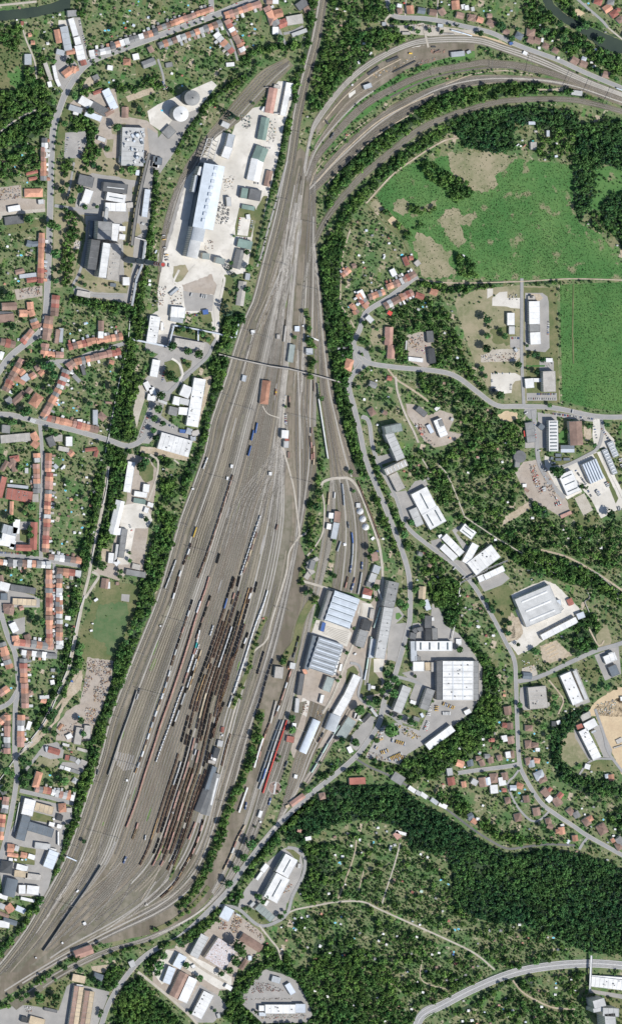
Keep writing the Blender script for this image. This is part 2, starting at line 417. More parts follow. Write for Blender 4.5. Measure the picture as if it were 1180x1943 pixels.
    if s == 'f' and A > 700 and Lm > 30:
        rr = random.Random(int(cx*3+cy*5)); n = int(Lm/rr.uniform(9, 16))
        for i in range(1, min(n, 8)):
            obj('roof_seam', unit('roof_seam', {'white':'lightgrey','lightgrey':'grey','concrete':'lightgrey','grey':'darkgrey','lightblue':'bluegrey','darkgrey':'grey'}.get(mat, 'grey'), U_box), r, ((i/n-.5)*Lm, 0, hw+hr*.5), 0, (.5, Wm*.92, .2))
    if name == 'house':
        obj('chimney_stack', unit('chimney_stack', 'plasterdark', U_box), r, (Lm*.2, Wm*.12, hw), 0, (.8, .8, hr+1.0))
    if A > 250 or h > 12:
        obj('window', windows_mesh(Lm, Wm, hw, max(1, int(hw/3.3))), r)['kind'] = 'stuff'
    return r
def B(txt):
    """one building a line: x0 y0 x1 y1 width height style material"""
    for ln in txt.strip().splitlines():
        t = ln.split()
        if len(t) < 8: continue
        a = [float(v) for v in t[:6]]
        building(q(a[0], a[1]), q(a[2], a[3]), a[4]/SEC[2], a[5], t[6], t[7])
PAL = {'o': ['orange']*5+['red','brown','brown','pink','pink','grey'], 'm': ['orange']*2+['brown','red','grey','white','lightgrey','pink'], 'g': ['grey','darkgrey','brown','lightgrey','orange','white'], 'b': ['brown','red','orange','pink']}
def row(x0, y0, x1, y1, n, depth, pal='m', h=7, back=0):
    """a terrace: n houses wall to wall, the ridge along the street; back=+1/-1 adds yard annexes on that side"""
    a, b = np.array(q(x0, y0)), np.array(q(x1, y1)); d = (b-a)/n; l = np.linalg.norm(d); nrm = np.array([-d[1], d[0]])/l
    for i in range(n):
        c0, c1 = a+d*i, a+d*(i+1)
        m = R.choice(PAL[pal]); st = 'g' if m not in ('white', 'lightgrey') else R.choice('fg')
        g = .10
        dp = depth*R.uniform(.9, 1.15)
        s = nrm*R.uniform(-.4, .4)
        hh = h*R.uniform(.85, 1.15)
        building(tuple(c0+s+d*g*.2), tuple(c1+s-d*g*.2), dp, hh, st, m, 'row_house', '%s-roofed row house' % CN[m], 'house', group='terraced houses along the streets')
        if back:
            if R.random() < .75:
                k = R.uniform(.45, .6)*l; ln = R.uniform(3, 8); o = (c0+c1)/2+nrm*back*(dp/2)+d*R.uniform(-.18, .18)
                e = o+nrm*back*ln
                m2 = R.choice(['white','lightgrey','bluegrey','orange','brown','red','grey','white','concrete'])
                building(tuple(o), tuple(e), k, R.uniform(3.2, 4.8), R.choice('fg'), m2, 'annexe', '%s-roofed yard annexe' % CN[m2], 'annexe', group='annexes behind the terraced houses')
def villas(txt, h=7):
    for t in txt.strip().split(';'):
        v = t.split()
        if len(v) < 3: continue
        x, y = q(float(v[0]), float(v[1])); m = v[2]; an = math.radians(float(v[3])) if len(v) > 3 else R.uniform(-.3, .3)
        sz = float(v[4]) if len(v) > 4 else R.uniform(9, 11.5)
        w2 = sz*R.uniform(.75, .92)
        building((x-math.cos(an)*sz/2, y-math.sin(an)*sz/2), (x+math.cos(an)*sz/2, y+math.sin(an)*sz/2), w2, h*R.uniform(.9, 1.15), R.choice('ggh') if m not in ('white','lightgrey') else 'f', m,
                 'villa', '%s-roofed detached house' % CN[m], 'house', group='detached houses')
def sheds(txt, lo=3.0, hi=5.2):
    for t in txt.strip().split(';'):
        v = t.split()
        if len(v) < 2: continue
        x, y = q(float(v[0]), float(v[1])); m = v[2] if len(v) > 2 else R.choice(['white','white','lightgrey','bluegrey','grey','concrete','brown'])
        onehut(x, y, m, R.uniform(lo, hi))
HUTS = []
def onehut(x, y, m, sz):
    COUNT['hut'] = COUNT.get('hut', 0)+1
    if COUNT['hut'] > 300:
        HUTS.append((x, y, m, sz)); fill(block, rect(x, y, sz+1, sz*.8+1, 0), True); return
    an = R.choice([0, .25, -.2, .4]); w2 = sz*R.uniform(.65, .95)
    building((x-math.cos(an)*sz/2, y-math.sin(an)*sz/2), (x+math.cos(an)*sz/2, y+math.sin(an)*sz/2), w2, R.uniform(2.6, 3.6), R.choice('gf'), m,
             'garden_shed', '%s-roofed garden shed' % CN[m], 'shed', group='sheds in the gardens')
def pools(txt):
    for t in txt.strip().split(';'):
        v = t.split()
        if len(v) < 2: continue
        x, y = q(float(v[0]), float(v[1])); rd = R.random() < .5; w_, l_ = R.uniform(3.0, 4.2), R.uniform(4.5, 7)
        if rd: l_ = w_
        fill(block, rect(x, y, l_/S+1, w_/S+1, 0), True)
        X, Y = W(x, y); r = obj('garden_pool', None, None, (X, Y, 0), R.uniform(-.5, .5))
        obj('rim', unit('pool_rim', 'white', U_disc if rd else U_box), r, (0,0,0), 0, (l_+.8, w_+.8, .85))
        obj('pool_water', unit('pool_water', 'pool', U_disc if rd else U_box), r, (0,0,.86), 0, (l_, w_, .08))
        thing(r, '%s blue pool' % ('round' if rd else 'rectangular'), x, y, 'swimming pool', 'swimming pools in the gardens')

# ---------------------------------------------------------------- roads and linear things
ZR = [.46]
def road(pts, w, mat='asphalt_mat', name='road', pave=0, smooth=True, block_=True):
    c = catmull(pts, 6) if smooth else np.array(pts, float)
    ZR[0] += .006
    struct(name, ribbon_mesh(name, offset(c, -w/2), offset(c, w/2), ZR[0], mat))
    if pave:
        for s in (-1, 1):
            struct('pavement', ribbon_mesh('pavement', offset(c, s*w/2), offset(c, s*(w/2+pave)), ZR[0]+.12, 'pavement_mat', .3))
    if block_: blockline(c, w/2+pave+.8)
    return c
def elevated(pts, w, h, name, label, cat, deck='steel', every=14, rails=None, thick=.8, pierw=.8):
    """a raised gallery, pipe or bridge on piers"""
    P = [W(*p) for p in pts]; x0, y0 = P[0]
    r = obj(name, None, None, (x0, y0, 0)); setlabel(r, label, cat)
    mb = MB()
    for a, b in zip(P[:-1], P[1:]):
        mb.bar((a[0]-x0, a[1]-y0, h), (b[0]-x0, b[1]-y0, h), w, thick)
    obj('deck', mb.mesh('deck', deck), r)
    if rails:
        for s in (-1, 1):
            mb = MB()
            for a, b in zip(P[:-1], P[1:]):
                d = math.hypot(b[0]-a[0], b[1]-a[1]) or 1; nx, ny = -(b[1]-a[1])/d*s*(w/2-.2), (b[0]-a[0])/d*s*(w/2-.2)
                mb.bar((a[0]-x0+nx, a[1]-y0+ny, h+1.2), (b[0]-x0+nx, b[1]-y0+ny, h+1.2), .25, 1.19)
            obj('railing', mb.mesh('railing', rails), r)
    for a, b in zip(P[:-1], P[1:]):
        d = math.hypot(b[0]-a[0], b[1]-a[1]); n = max(1, int(d/every))
        for i in range(n):
            t = (i+.5)/n
            obj('pier', unit('pier', 'steel', U_box), r, (a[0]-x0+(b[0]-a[0])*t, a[1]-y0+(b[1]-a[1])*t, 0), math.atan2(b[1]-a[1], b[0]-a[0]), (pierw, w*.8, h-thick))
    return r

# ---------------------------------------------------------------- railway
GAUGE = 1.6
def track(c, bed=None, w=2.7):
    """c: px points; ballast bed plus two rails, one thing per track"""
    A = np.array([W(*p) for p in c]); z = .62 + R.random()*.02
    bed = bed or R.choice(['bed0_mat','bed1_mat','bed1_mat','bed2_mat','bed3_mat','bed4_mat','bed5_mat'])
    def offm(d):
        t = np.gradient(A, axis=0); l = np.hypot(t[:,0], t[:,1])[:,None]; t = t/np.maximum(l, 1e-6)
        return A+np.stack([-t[:,1], t[:,0]], 1)*d
    v = []; f = []; mi = []
    def strip(d0, d1, z0, z1, m):
        a, b = offm(d0), offm(d1); n = len(v); k = len(a)
        for p, q_ in zip(a, b): v.append((p[0], p[1], z0)); v.append((q_[0], q_[1], z1))
        for i in range(k-1): f.append((n+2*i, n+2*i+1, n+2*i+3, n+2*i+2)); mi.append(m)
    strip(-w/2, w/2, z, z, 0)
    strip(-w/2-.5, -w/2, z-.2, z, 0); strip(w/2, w/2+.5, z, z-.2, 0)
    for s in (-1, 1):
        x = s*GAUGE/2; strip(x-.17, x+.17, z+.17, z+.17, 1); strip(x-.17, x-.17, z, z+.17, 1); strip(x+.17, x+.17, z+.17, z, 1)
    me = mesh_from('railway_track', v, f, [M(bed), M('rail')], mi)
    struct('railway_track', me)
ZG = [.40]
def resample(pts, n=90):
    c = catmull(pts, 4); d = np.concatenate([[0], np.cumsum(np.hypot(*np.diff(c, axis=0).T))]); t = np.linspace(0, d[-1], n)
    return np.stack([np.interp(t, d, c[:,0]), np.interp(t, d, c[:,1])], 1)
def resample_y(pts, n=90):          # by height in the picture, so that neighbours keep level
    c = catmull(pts, 4); ys = c[:,1]
    if ys[0] > ys[-1]: c = c[::-1]; ys = c[:,1]
    ys = np.maximum.accumulate(ys+np.arange(len(ys))*1e-6); t = np.linspace(ys[0], ys[-1], n)
    return np.stack([np.interp(t, ys, c[:,0]), t], 1)
def family(A, Bg, n, mat='yard_mat', pad=3, bysame=True, ends=None, blockit=True, bed=None, ground=True):
    a, b = resample(A), resample(Bg)
    k = len(a); t = np.gradient(a, axis=0); 
    dd = b-a; ll = np.hypot(dd[:,0], dd[:,1])[:,None]; u = dd/np.maximum(ll, .01)
    ZG[0] += .008
    if ground: struct('railway_ground', ribbon_mesh('railway_ground', a-u*pad, b+u*pad, ZG[0], mat))
    if blockit: fill(block, [tuple(p) for p in a-u*pad] + [tuple(p) for p in (b+u*pad)[::-1]], True)
    for i in range(n):
        f = (i+.5)/n if n > 1 else .5
        c = a+dd*f
        i0, i1 = 0, k
        if ends:
            e0, e1 = ends; i0 = int(R.uniform(0, e0)*k); i1 = k-int(R.uniform(0, e1)*k)
        track(c[i0:i1], bed)
def line(pts, n, sp=3.9, mat='yard_mat', pad=3, bed=None, ground=True):
    c = resample(pts, 110); w = (n-1)*sp/2
    ZG[0] += .008
    if ground: struct('railway_ground', ribbon_mesh('railway_ground', offset(c, -w-pad), offset(c, w+pad), ZG[0], mat))
    blockline(c, w+pad)
    for i in range(n): track(offset(c, -w+i*sp), bed)
    return c

# wagons: each kind is built once (thing > parts) and then copied
def wheels(r, L, n=2):
    for s in (-1, 1):
        mb = MB()
        for k in ((-1, 1) if n == 2 else (0,)):
            for y in (-.72, .72): mb.box(k*.9-.42, k*.9+.42, y-.07, y+.07, 0, .84)
        mb.box(-1.6, 1.6, -.95, .95, .45, .8)
        obj('bogie', mb.mesh('bogie', 'steel'), r, (s*(L/2-2.4), 0, .8))
def make_wagon(kind, mat, L, top='coalblack'):
    r = bpy.data.objects.new(kind, None); C.objects.link(r)
    Wd = 2.9; z = .8
    if kind == 'open_wagon':
        mb = MB(); mb.box(-L/2, L/2, -Wd/2, Wd/2, 1.0, 1.3)
        mb.box(-L/2, L/2, -Wd/2, -Wd/2+.12, 1.3, 3.1); mb.box(-L/2, L/2, Wd/2-.12, Wd/2, 1.3, 3.1); mb.box(-L/2, -L/2+.12, -Wd/2+.12, Wd/2-.12, 1.3, 3.1); mb.box(L/2-.12, L/2, -Wd/2+.12, Wd/2-.12, 1.3, 3.1)
        for i in range(6):
            x = -L/2+(i+.5)*L/6; mb.box(x-.08, x+.08, -Wd/2-.08, -Wd/2, 1.1, 3.15); mb.box(x-.08, x+.08, Wd/2, Wd/2+.08, 1.1, 3.15)
        obj('body', mb.mesh('wagon_body', mat), r, (0,0,z))
        mb = MB(); mb.prism([(-1.3, 0), (1.3, 0), (.5, .55), (-.5, .55)], -L/2+.15, L/2-.15)
        obj('load', mb.mesh('load', top), r, (0,0,z+1.9))
    elif kind == 'tank_wagon':
        mb = MB(); mb.prism([(1.4*math.cos(2*PI*i/14), 1.4*math.sin(2*PI*i/14)) for i in range(14)], -L/2+.5, L/2-.5)
        obj('tank', mb.mesh('tank', mat), r, (0,0,z+2.5))
        mb = MB(); mb.box(-L/2, L/2, -1.3, 1.3, .8, 1.1); mb.box(-.7, .7, -.7, .7, 3.8, 4.2); obj('frame', mb.mesh('wagon_frame', 'steel'), r, (0,0,z))
    elif kind == 'covered_wagon':
        mb = MB(); mb.box(-L/2, L/2, -Wd/2, Wd/2, .9, 3.3); obj('body', mb.mesh('wagon_body', mat), r, (0,0,z))
        obj('roof', unit('wagon_roof', top, U_barrel), r, (0,0,z+3.3), 0, (L, Wd+.1, .7))
    elif kind == 'passenger_coach':
        mb = MB(); mb.box(-L/2, L/2, -Wd/2, Wd/2, .9, 3.5); obj('body', mb.mesh('coach_body', mat), r, (0,0,z))
        mb = MB()
        for s in (-1, 1): mb.box(-L/2+1, L/2-1, min(s*Wd/2, s*(Wd/2+.04)), max(s*Wd/2, s*(Wd/2+.04)), 2.1, 3.0)
        obj('window', mb.mesh('coach_window', 'glass'), r, (0,0,z))
        obj('roof', unit('coach_roof', top, U_barrel), r, (0,0,z+3.5), 0, (L-.2, Wd+.05, .6))
    elif kind == 'locomotive':
        mb = MB(); mb.box(-L/2, L/2, -1.4, 1.4, .8, 1.4); mb.box(-L/2+.3, L/2-.3, -1.3, 1.3, 1.4, 3.4); obj('body', mb.mesh('locomotive_body', mat), r, (0,0,z))
        mb = MB(); mb.box(-1.8, 1.8, -1.45, 1.45, 1.5, 4.1); obj('cab', mb.mesh('locomotive_cab', top), r, (0,0,z))
        mb = MB(); mb.box(-L/2+2, -3, -.6, .6, 3.4, 3.9); mb.box(3, L/2-2, -.6, .6, 3.4, 3.9); obj('roof_gear', mb.mesh('roof_gear', 'steel'), r, (0,0,z))
    wheels(r, L, 2)
    return r
PROTO = {}
def copy_tree(root):
    r = root.copy(); C.objects.link(r)
    for ch in root.children:
        c = ch.copy(); C.objects.link(c); c.parent = r
    return r
WK = {   # code: kind, body, load or roof, length m, colour word
 'o': ('open_wagon','rusty','coalblack',12.2,'rusty brown'), 'p': ('open_wagon','coalblack','coalblack',12.2,'black'), 't': ('open_wagon','rusty','tan',12.2,'brown sand-loaded'),
 'e': ('open_wagon','tan','sootbrown',12.2,'orange-brown'), 'n': ('open_wagon','navy','coalblack',13,'dark blue'), 'u': ('open_wagon','rusty','sootbrown',12.2,'plain brown'),
 'w': ('tank_wagon','white','white',12.5,'white'), 'k': ('tank_wagon','darkgrey','dark',12.5,'dark grey'),
 'g': ('covered_wagon','grey','lightgrey',13.5,'grey'), 'r': ('covered_wagon','red','pink',14,'dull red'), 'y': ('covered_wagon','tan','beige',14,'tan'), 'W': ('covered_wagon','white','white',14,'white'),
 'T': ('covered_wagon','teal','teal',13,'teal'), 'B': ('covered_wagon','brown','brown',13,'brown'), 'R': ('covered_wagon','brightred','brightred',13,'bright red'),
 '1': ('passenger_coach','brightred','brightred',25,'bright red'), '2': ('passenger_coach','lightgrey','lightgrey',25,'pale grey'), '3': ('passenger_coach','slate','slate',25,'slate green'),
 '4': ('passenger_coach','palegreen','palegreen',25,'pale green'), '5': ('passenger_coach','lightblue','metal',25,'light blue'), '6': ('passenger_coach','bluegrey','bluegrey',25,'blue-grey'), '7': ('passenger_coach','navy','blue',25,'blue'),
 'y2': ('passenger_coach','tan','yellow',25,'yellow'),
 'L': ('locomotive','blue','lightgrey',17,'blue'), 'G': ('locomotive','slate','dark',15,'dark green'), 'O': ('locomotive','orange','yellow',15,'orange')}
NTR = [0]
stuffbox = {}
def train(pts, code, desc, smooth=True, gap=1.2, skip=0.0, mainname=None):
    """string of wagons along px points from first to last; the code letters repeat until the line is full"""
    c = catmull(pts, 3) if len(pts) > 2 else catmull([pts[0], tuple((np.array(pts[0])+np.array(pts[1]))/2), pts[1]], 3)
    P = np.array([W(*p) for p in c]); d = np.concatenate([[0], np.cumsum(np.hypot(*np.diff(P, axis=0).T))])
    s = 0.0; i = 0; made = 0
    flip = P[0][1] < P[-1][1]
    lst = []
    while True:
        k = WK[code[i % len(code)]]
        if s + k[3] > d[-1]+3: break
        a = s; e = s+k[3]; x0, y0 = np.interp(a, d, P[:,0]), np.interp(a, d, P[:,1]); x1, y1 = np.interp(e, d, P[:,0]), np.interp(e, d, P[:,1])
        if R.random() >= skip: lst.append((k, (x0+x1)/2, (y0+y1)/2, math.atan2(y1-y0, x1-x0)))
        else: s += R.choice([0, k[3]])
        s = e+gap; i += 1
    n = 0
    for k, x, y, an in lst:
        kk = k[:4]; cnt = COUNT.get(k[0], 0)
        if cnt >= 300:
            stuffbox.setdefault(kk, []).append((x, y, an)); continue
        COUNT[k[0]] = cnt+1; n += 1
        if kk not in PROTO: o = PROTO[kk] = make_wagon(k[0], k[1], k[3], k[2])
        else: o = copy_tree(PROTO[kk])
        o.location = (x, y, 0.0); o.rotation_euler = (0, 0, an)
        cat = k[0].replace('_', ' ')
        nm = {'open_wagon':'open wagon','tank_wagon':'tank wagon','covered_wagon':'covered wagon','passenger_coach':'coach','locomotive':'locomotive'}[k[0]]
        end = 'south' if flip else 'north'
        dsc = desc
        if len(lst) == 1: lab = '%s %s standing %s' % (k[4], nm, desc)
        else: lab = '%s %s, %s from the %s in %s' % (k[4], nm, ordinal(n), end, desc)
        if len(lab.split()) > 16: lab = lab.replace(' from the ', ' from ').replace(' in the ', ' in ').replace(' of the ', ' of ').replace(' from west', '').replace('standing ', '')
        if len(lab.split()) > 16: print('LONG', lab)
        setlabel(o, lab, cat, cat+'s standing in the yard')
def flush_stuff():
    """wagons beyond the first 300 open ones: one object"""
    if not stuffbox: return
    mb = MB(); mats = []
    for kk, lst in stuffbox.items():
        _, bm, top, L = kk
        for m in (bm, top):
            if m not in mats: mats.append(m)
        a, b = mats.index(bm), mats.index(top)
        for x, y, an in lst:
            t = MB(); t.box(-L/2, L/2, -1.45, -1.3, 1.0+.8, 3.1+.8, a); t.box(-L/2, L/2, 1.3, 1.45, 1.8, 3.9, a); t.box(-L/2, -L/2+.15, -1.3, 1.3, 1.8, 3.9, a); t.box(L/2-.15, L/2, -1.3, 1.3, 1.8, 3.9, a)
            t.box(-L/2+.15, L/2-.15, -1.3, 1.3, 1.8, 2.75, b); t.box(-L/2+1, -L/2+4, -.9, .9, .8, 1.79, a); t.box(L/2-4, L/2-1, -.9, .9, .8, 1.79, a)
            ca, sa = math.cos(an), math.sin(an); n = len(mb.v)
            mb.v += [(x+p[0]*ca-p[1]*sa, y+p[0]*sa+p[1]*ca, p[2]) for p in t.v]; mb.f += [tuple(i+n for i in f) for f in t.f]; mb.m += t.m
    o = obj('open_wagon_rows', mb.mesh('open_wagon_rows', *mats)); o['kind'] = 'stuff'; o['label'] = 'further rows of rusty open wagons packed in the sorting yard'; o['category'] = 'wagons'
def gantry(p, u, wpx, name='catenary_gantry'):
    x, y = W(*p); an = math.atan2(-u[1], u[0]); L = wpx*S
    r = obj(name, None, None, (x, y, 0), an)
    for e in (0, L): obj('mast', unit('mast', 'steel', U_box), r, (e, 0, 0), 0, (.5, .5, 9.5))
    mb = MB(); mb.box(0, L, -.25, .25, 8.2, 8.8); n = max(2, int(L/5))
    for i in range(n): xx = (i+.5)*L/n; mb.box(xx-.1, xx+.1, -.1, .1, 7.0, 8.2)
    obj('crossbeam', mb.mesh('crossbeam', 'steel'), r)
    thing(r, 'steel catenary gantry', p[0], p[1], 'gantry', 'gantries over the tracks')

# ---------------------------------------------------------------- cars
CARM = ['white','white','lightgrey','palesteel','steel','dark','darkgrey','brightred','blue','navy','red','bluegrey']
def car_mesh(mat, L=4.4, Wd=1.85, H=1.5):
    mb = MB()
    for sx in (-1, 1):
        for sy in (-1, 1): mb.box(sx*L*.31-.33, sx*L*.31+.33, sy*(Wd/2-.12)-.11, sy*(Wd/2-.12)+.11, 0, .62, 2)
    mb.prism([(-Wd/2, .3), (Wd/2, .3), (Wd/2, .85), (Wd/2-.08, .95), (-Wd/2+.08, .95), (-Wd/2, .85)], -L/2, L/2, 0)
    n = len(mb.v); a, b = Wd/2-.1, Wd/2-.28
    mb.v += [(-L*.40,-a,.95),(L*.24,-a,.95),(L*.24,a,.95),(-L*.40,a,.95),(-L*.30,-b,H),(L*.08,-b,H),(L*.08,b,H),(-L*.30,b,H)]
    mb.f += [(n,n+1,n+5,n+4),(n+1,n+2,n+6,n+5),(n+2,n+3,n+7,n+6),(n+3,n,n+4,n+7)]; mb.m += [1]*4
    mb.f.append((n+4,n+5,n+6,n+7)); mb.m.append(0)
    return mb.mesh('car', mat, 'glass', 'rubber')
def truck_mesh(mat):
    mb = MB()
    for sx in (-2.4, 1.0, 2.6):
        for sy in (-1, 1): mb.box(sx-.45, sx+.45, sy*1.05-.15, sy*1.05+.15, 0, .9, 2)
    mb.box(-4, 4, -1.15, 1.15, .6, 1.0, 2); mb.box(-4, 2.0, -1.25, 1.25, 1.0, 3.2, 1); mb.box(2.2, 4, -1.2, 1.2, 1.0, 2.8, 0); mb.box(3.3, 4.03, -1.0, 1.0, 1.9, 2.6, 2)
    return mb.mesh('truck', mat, 'lightgrey' if mat != 'yellow' else 'tan', 'rubber')
CM = {}
def cars(txt, truck=False, mats=None, turn=True):
    for t in txt.strip().split(';'):
        v = [float(a) for a in t.split()]
        if len(v) < 5: continue
        a, b = np.array(q(v[0], v[1])), np.array(q(v[2], v[3])); n = int(v[4])
        an = -math.atan2(b[1]-a[1], b[0]-a[0]) + (PI/2 if turn else 0)
        for i in range(n):
            if R.random() < .1: continue
            p = a+(b-a)*((i+.5)/n)
            m = R.choice(mats or CARM); k = (truck, m)
            if k not in CM: CM[k] = truck_mesh(m) if truck else car_mesh(m)
            X, Y = W(*p)
            nm = 'lorry' if truck else 'parked_car'
            if COUNT.get(nm, 0) >= 300: continue
            COUNT[nm] = COUNT.get(nm, 0)+1
            o = obj(nm, CM[k], None, (X, Y, .58), an+R.uniform(-.06, .06)+(PI if R.random() < .5 else 0))
            cn = {'palesteel':'silver','steel':'dark silver','dark':'black','lightgrey':'silver-grey'}.get(m, CN.get(m, m))
            thing(o, '%s %s' % (cn, 'lorry' if truck else 'parked car'), p[0], p[1], 'truck' if truck else 'car', 'lorries in the yards' if truck else 'cars parked in the lots')
# ================================================================ GROUND
X0, Y0 = 6500, 6500
struct('terrain', mesh_from('terrain', [(-X0,-Y0,0),(X0,-Y0,0),(X0,Y0,0),(-X0,Y0,0)], [(0,1,2,3)], [M('terrain_mat')]))
sec(0, 0, 1)
# --- river
area('river', [(1020,-20),(1040,-20),(1050,8),(1075,30),(1120,52),(1200,86),(1200,108),(1140,92),(1100,62),(1060,38),(1035,15)], 'water_mat', 'lot', .8)
area('river', [(-20,22),(30,18),(70,12),(100,6),(135,-10),(134,16),(110,24),(60,34),(22,38),(-20,42)], 'water_mat', 'lot', .8)
# --- meadows and fields
area('meadow', [(712,372),(745,335),(790,305),(850,295),(960,300),(1085,312),(1088,400),(1100,425),(1140,445),(1180,500),(1200,530),(990,531),(880,531),(800,528),(780,470),(760,440),(735,400)], 'meadow_mat', 'field', 1.5, (.0, .85)); fill(kindm, [(712,372),(745,335),(790,305),(850,295),(960,300),(1085,312),(1088,400),(1100,425),(1140,445),(1180,500),(1200,530),(990,531),(880,531),(800,528),(780,470),(760,440),(735,400)], 3)
area('meadow', [(1125,320),(1200,310),(1200,380),(1150,370),(1135,400),(1112,395)], 'meadow_mat', 'field', 1.5, (.02, .12))
area('meadow', [(1061,540),(1200,534),(1200,782),(1120,775),(1066,760)], 'meadow2_mat', 'field', .6, (0, .9)); fill(kindm, [(1061,540),(1200,534),(1200,782),(1120,775),(1066,760)], 3)
for p in ([(848,292),(900,288),(955,292),(976,300),(960,320),(938,335),(945,350),(925,365),(895,362),(870,350),(855,325)],
          [(843,398),(870,396),(880,410),(900,400),(905,412),(890,430),(872,425),(885,455),(870,470),(852,452),(835,420)],
          [(790,440),(815,448),(840,470),(858,480),(850,495),(866,520),(830,527),(802,526),(794,500),(784,465)],
          [(745,385),(765,375),(780,395),(765,410),(745,400)], [(795,395),(830,378),(828,392),(808,402)]):
    area('dry_grass', p, 'drygrass_mat', 'patch', 3.2, (0, .22))
area('dry_grass', [(700,388),(712,378),(730,398),(722,405)], 'drygrass_mat', 'patch', .5, (0, .05))
area('meadow', [(716,402),(733,396),(774,438),(762,450)], 'lawn_mat', 'patch', .5, (0, .05))
area('sand_field', [(735,418),(744,410),(752,417),(742,427)], 'sand_mat', 'lot', .3)
area('dry_grass', [(-20,62),(35,60),(40,120),(35,160),(10,185),(-20,185)], 'lawn_mat', 'patch', 3, (.05, .3))
area('meadow', [(15,135),(35,125),(48,150),(40,172),(20,160)], 'meadow_mat', 'lot', 3, (0, .3))
# research estate
area('estate_lawn', [(862,575),(880,560),(905,549),(985,541),(1055,545),(1062,765),(985,765),(935,755),(905,700),(880,635)], 'drygrass_mat', 'field', .8, (.0, .03))
area('estate_lawn', [(993,545),(1056,546),(1060,765),(1000,765)], 'lawn_mat', 'patch', .5, (.0, .03))
area('lawn', [(930,625),(965,615),(985,640),(970,655),(935,650)], 'lawn_mat', 'lot', 3, (0, .03))
sec(860, 530, 3.6875)
area('parking_lot', qs(260,655, 430,655, 475,680, 475,705, 430,712, 410,740, 405,795, 345,800, 340,785, 262,780), 'pale_mat', 'lot')
area('concrete_yard', qs(270,130, 320,90, 375,85, 375,130, 465,130, 465,205, 400,200, 370,190, 270,185), 'pale_mat', 'lot')
area('concrete_yard', qs(235,65, 275,65, 275,110, 235,135), 'pale_mat', 'lot')
area('concrete_yard', qs(190,530, 250,515, 270,490, 465,485, 468,540, 440,572, 190,580), 'path_mat', 'lot', .5)
area('concrete_yard', qs(500,95, 620,95, 655,120, 665,160, 670,480, 640,510, 500,495), 'lot_mat', 'lot')
area('dry_grass', qs(540,100, 600,100, 625,130, 600,150, 530,150), 'dirt_mat', 'lot2', .3)
area('concrete_yard', qs(395,400, 475,400, 475,480, 395,478), 'lot_mat', 'lot')
area('parking_lot', qs(510,795, 720,795, 722,848, 510,850), 'lot_mat', 'lot')
area('concrete_yard', qs(600,570, 700,570, 700,640, 600,640), 'lot_mat', 'lot')
area('lawn', qs(505,600, 640,600, 635,612, 505,612), 'meadow_mat', 'lot2')
area('turning_place', qs(500,890, 580,910, 580,970, 530,978, 490,930), 'asphalt_mat', 'lot2')
area('bare_earth', qs(300,950, 380,920, 440,930, 450,975, 400,1000, 330,985), 'sand_mat', 'patch', 1.5)
area('parking_lot', qs(500,1000, 580,985, 620,1180, 500,1180), 'lot_mat', 'lot')
area('parking_lot', qs(690,930, 1010,965, 1005,1000, 960,995, 800,975, 690,950), 'lot_mat', 'lot')
area('parking_lot', qs(975,980, 1040,975, 1060,1050, 1130,1130, 1130,1180, 990,1180, 970,1100), 'pale_mat', 'lot', .4)
area('bare_earth', qs(910,1030, 960,1030, 965,1110, 940,1130, 910,1120), 'dirt_mat', 'lot2', .8)
area('concrete_yard', qs(585,930, 720,950, 735,1180, 600,1180), 'lot_mat', 'lot')
# power plant and cement works
sec(0, 300)
area('works_yard', qs(560,-100, 900,-130, 1090,-60, 1150,60, 1110,500, 1090,640, 1080,860, 1000,1120, 560,1010, 545,960, 570,860, 640,600, 650,520, 590,420, 500,380, 490,330, 560,100), 'drygrass_mat', 'field', .8, (.10, .10))
area('works_apron', qs(640,430, 760,430, 760,380, 960,400, 960,480, 915,480, 930,900, 880,930, 700,880, 600,800, 640,600), 'lot_mat', 'patch', .4)
area('works_apron', qs(690,110, 800,130, 1030,150, 1030,190, 990,220, 990,400, 760,400, 740,430, 590,420, 560,380, 600,180), 'lot_mat', 'patch', .4)
area('works_apron', qs(540,940, 700,1000, 950,1010, 990,820, 1000,640, 1090,0, 1150,0, 1120,440, 1080,640, 1050,860, 985,1090, 780,1050, 560,1020), 'lot_mat', 'patch', .4)
area('dry_lawn', qs(410,-20, 520,20, 560,60, 510,240, 500,280, 480,340, 410,340), 'drygrass_mat', 'patch', .8, (.05, .05))
area('dry_lawn', qs(410,380, 490,390, 600,450, 640,520, 590,610, 590,700, 560,820, 545,930, 480,960, 400,970, 395,800), 'drygrass_mat', 'patch', .8, (.08, .06))
area('dry_lawn', qs(570,830, 620,810, 690,880, 680,960, 600,960, 570,920), 'drygrass_mat', 'lot', .5)
area('dry_lawn', qs(750,900, 890,920, 870,970, 760,960), 'drygrass_mat', 'lot', .5)
area('dry_lawn', qs(870,50, 1030,100, 1030,170, 900,150, 860,110), 'drygrass_mat', 'lot', .5, (.1, .05))
area('dry_lawn', qs(930,470, 1040,490, 1060,560, 1000,600, 960,520), 'drygrass_mat', 'lot', .5)
area('scrap_ground', qs(560,610, 610,620, 600,690, 550,680), 'concrete_mat' if 'concrete_mat' in MATS else 'path_mat', 'lot', .5)
area('storage_yard', qs(0,220, 160,200, 165,300, 340,310, 340,400, 100,420, 30,400, 0,440), 'lotbrown_mat', 'lot', .4)
area('lane', qs(0,400, 340,375, 340,400, 30,430, 0,470), 'path_mat', 'lot2')
area('storage_yard', qs(110,980, 320,950, 320,1030, 130,1060), 'lotbrown_mat', 'lot', .4)
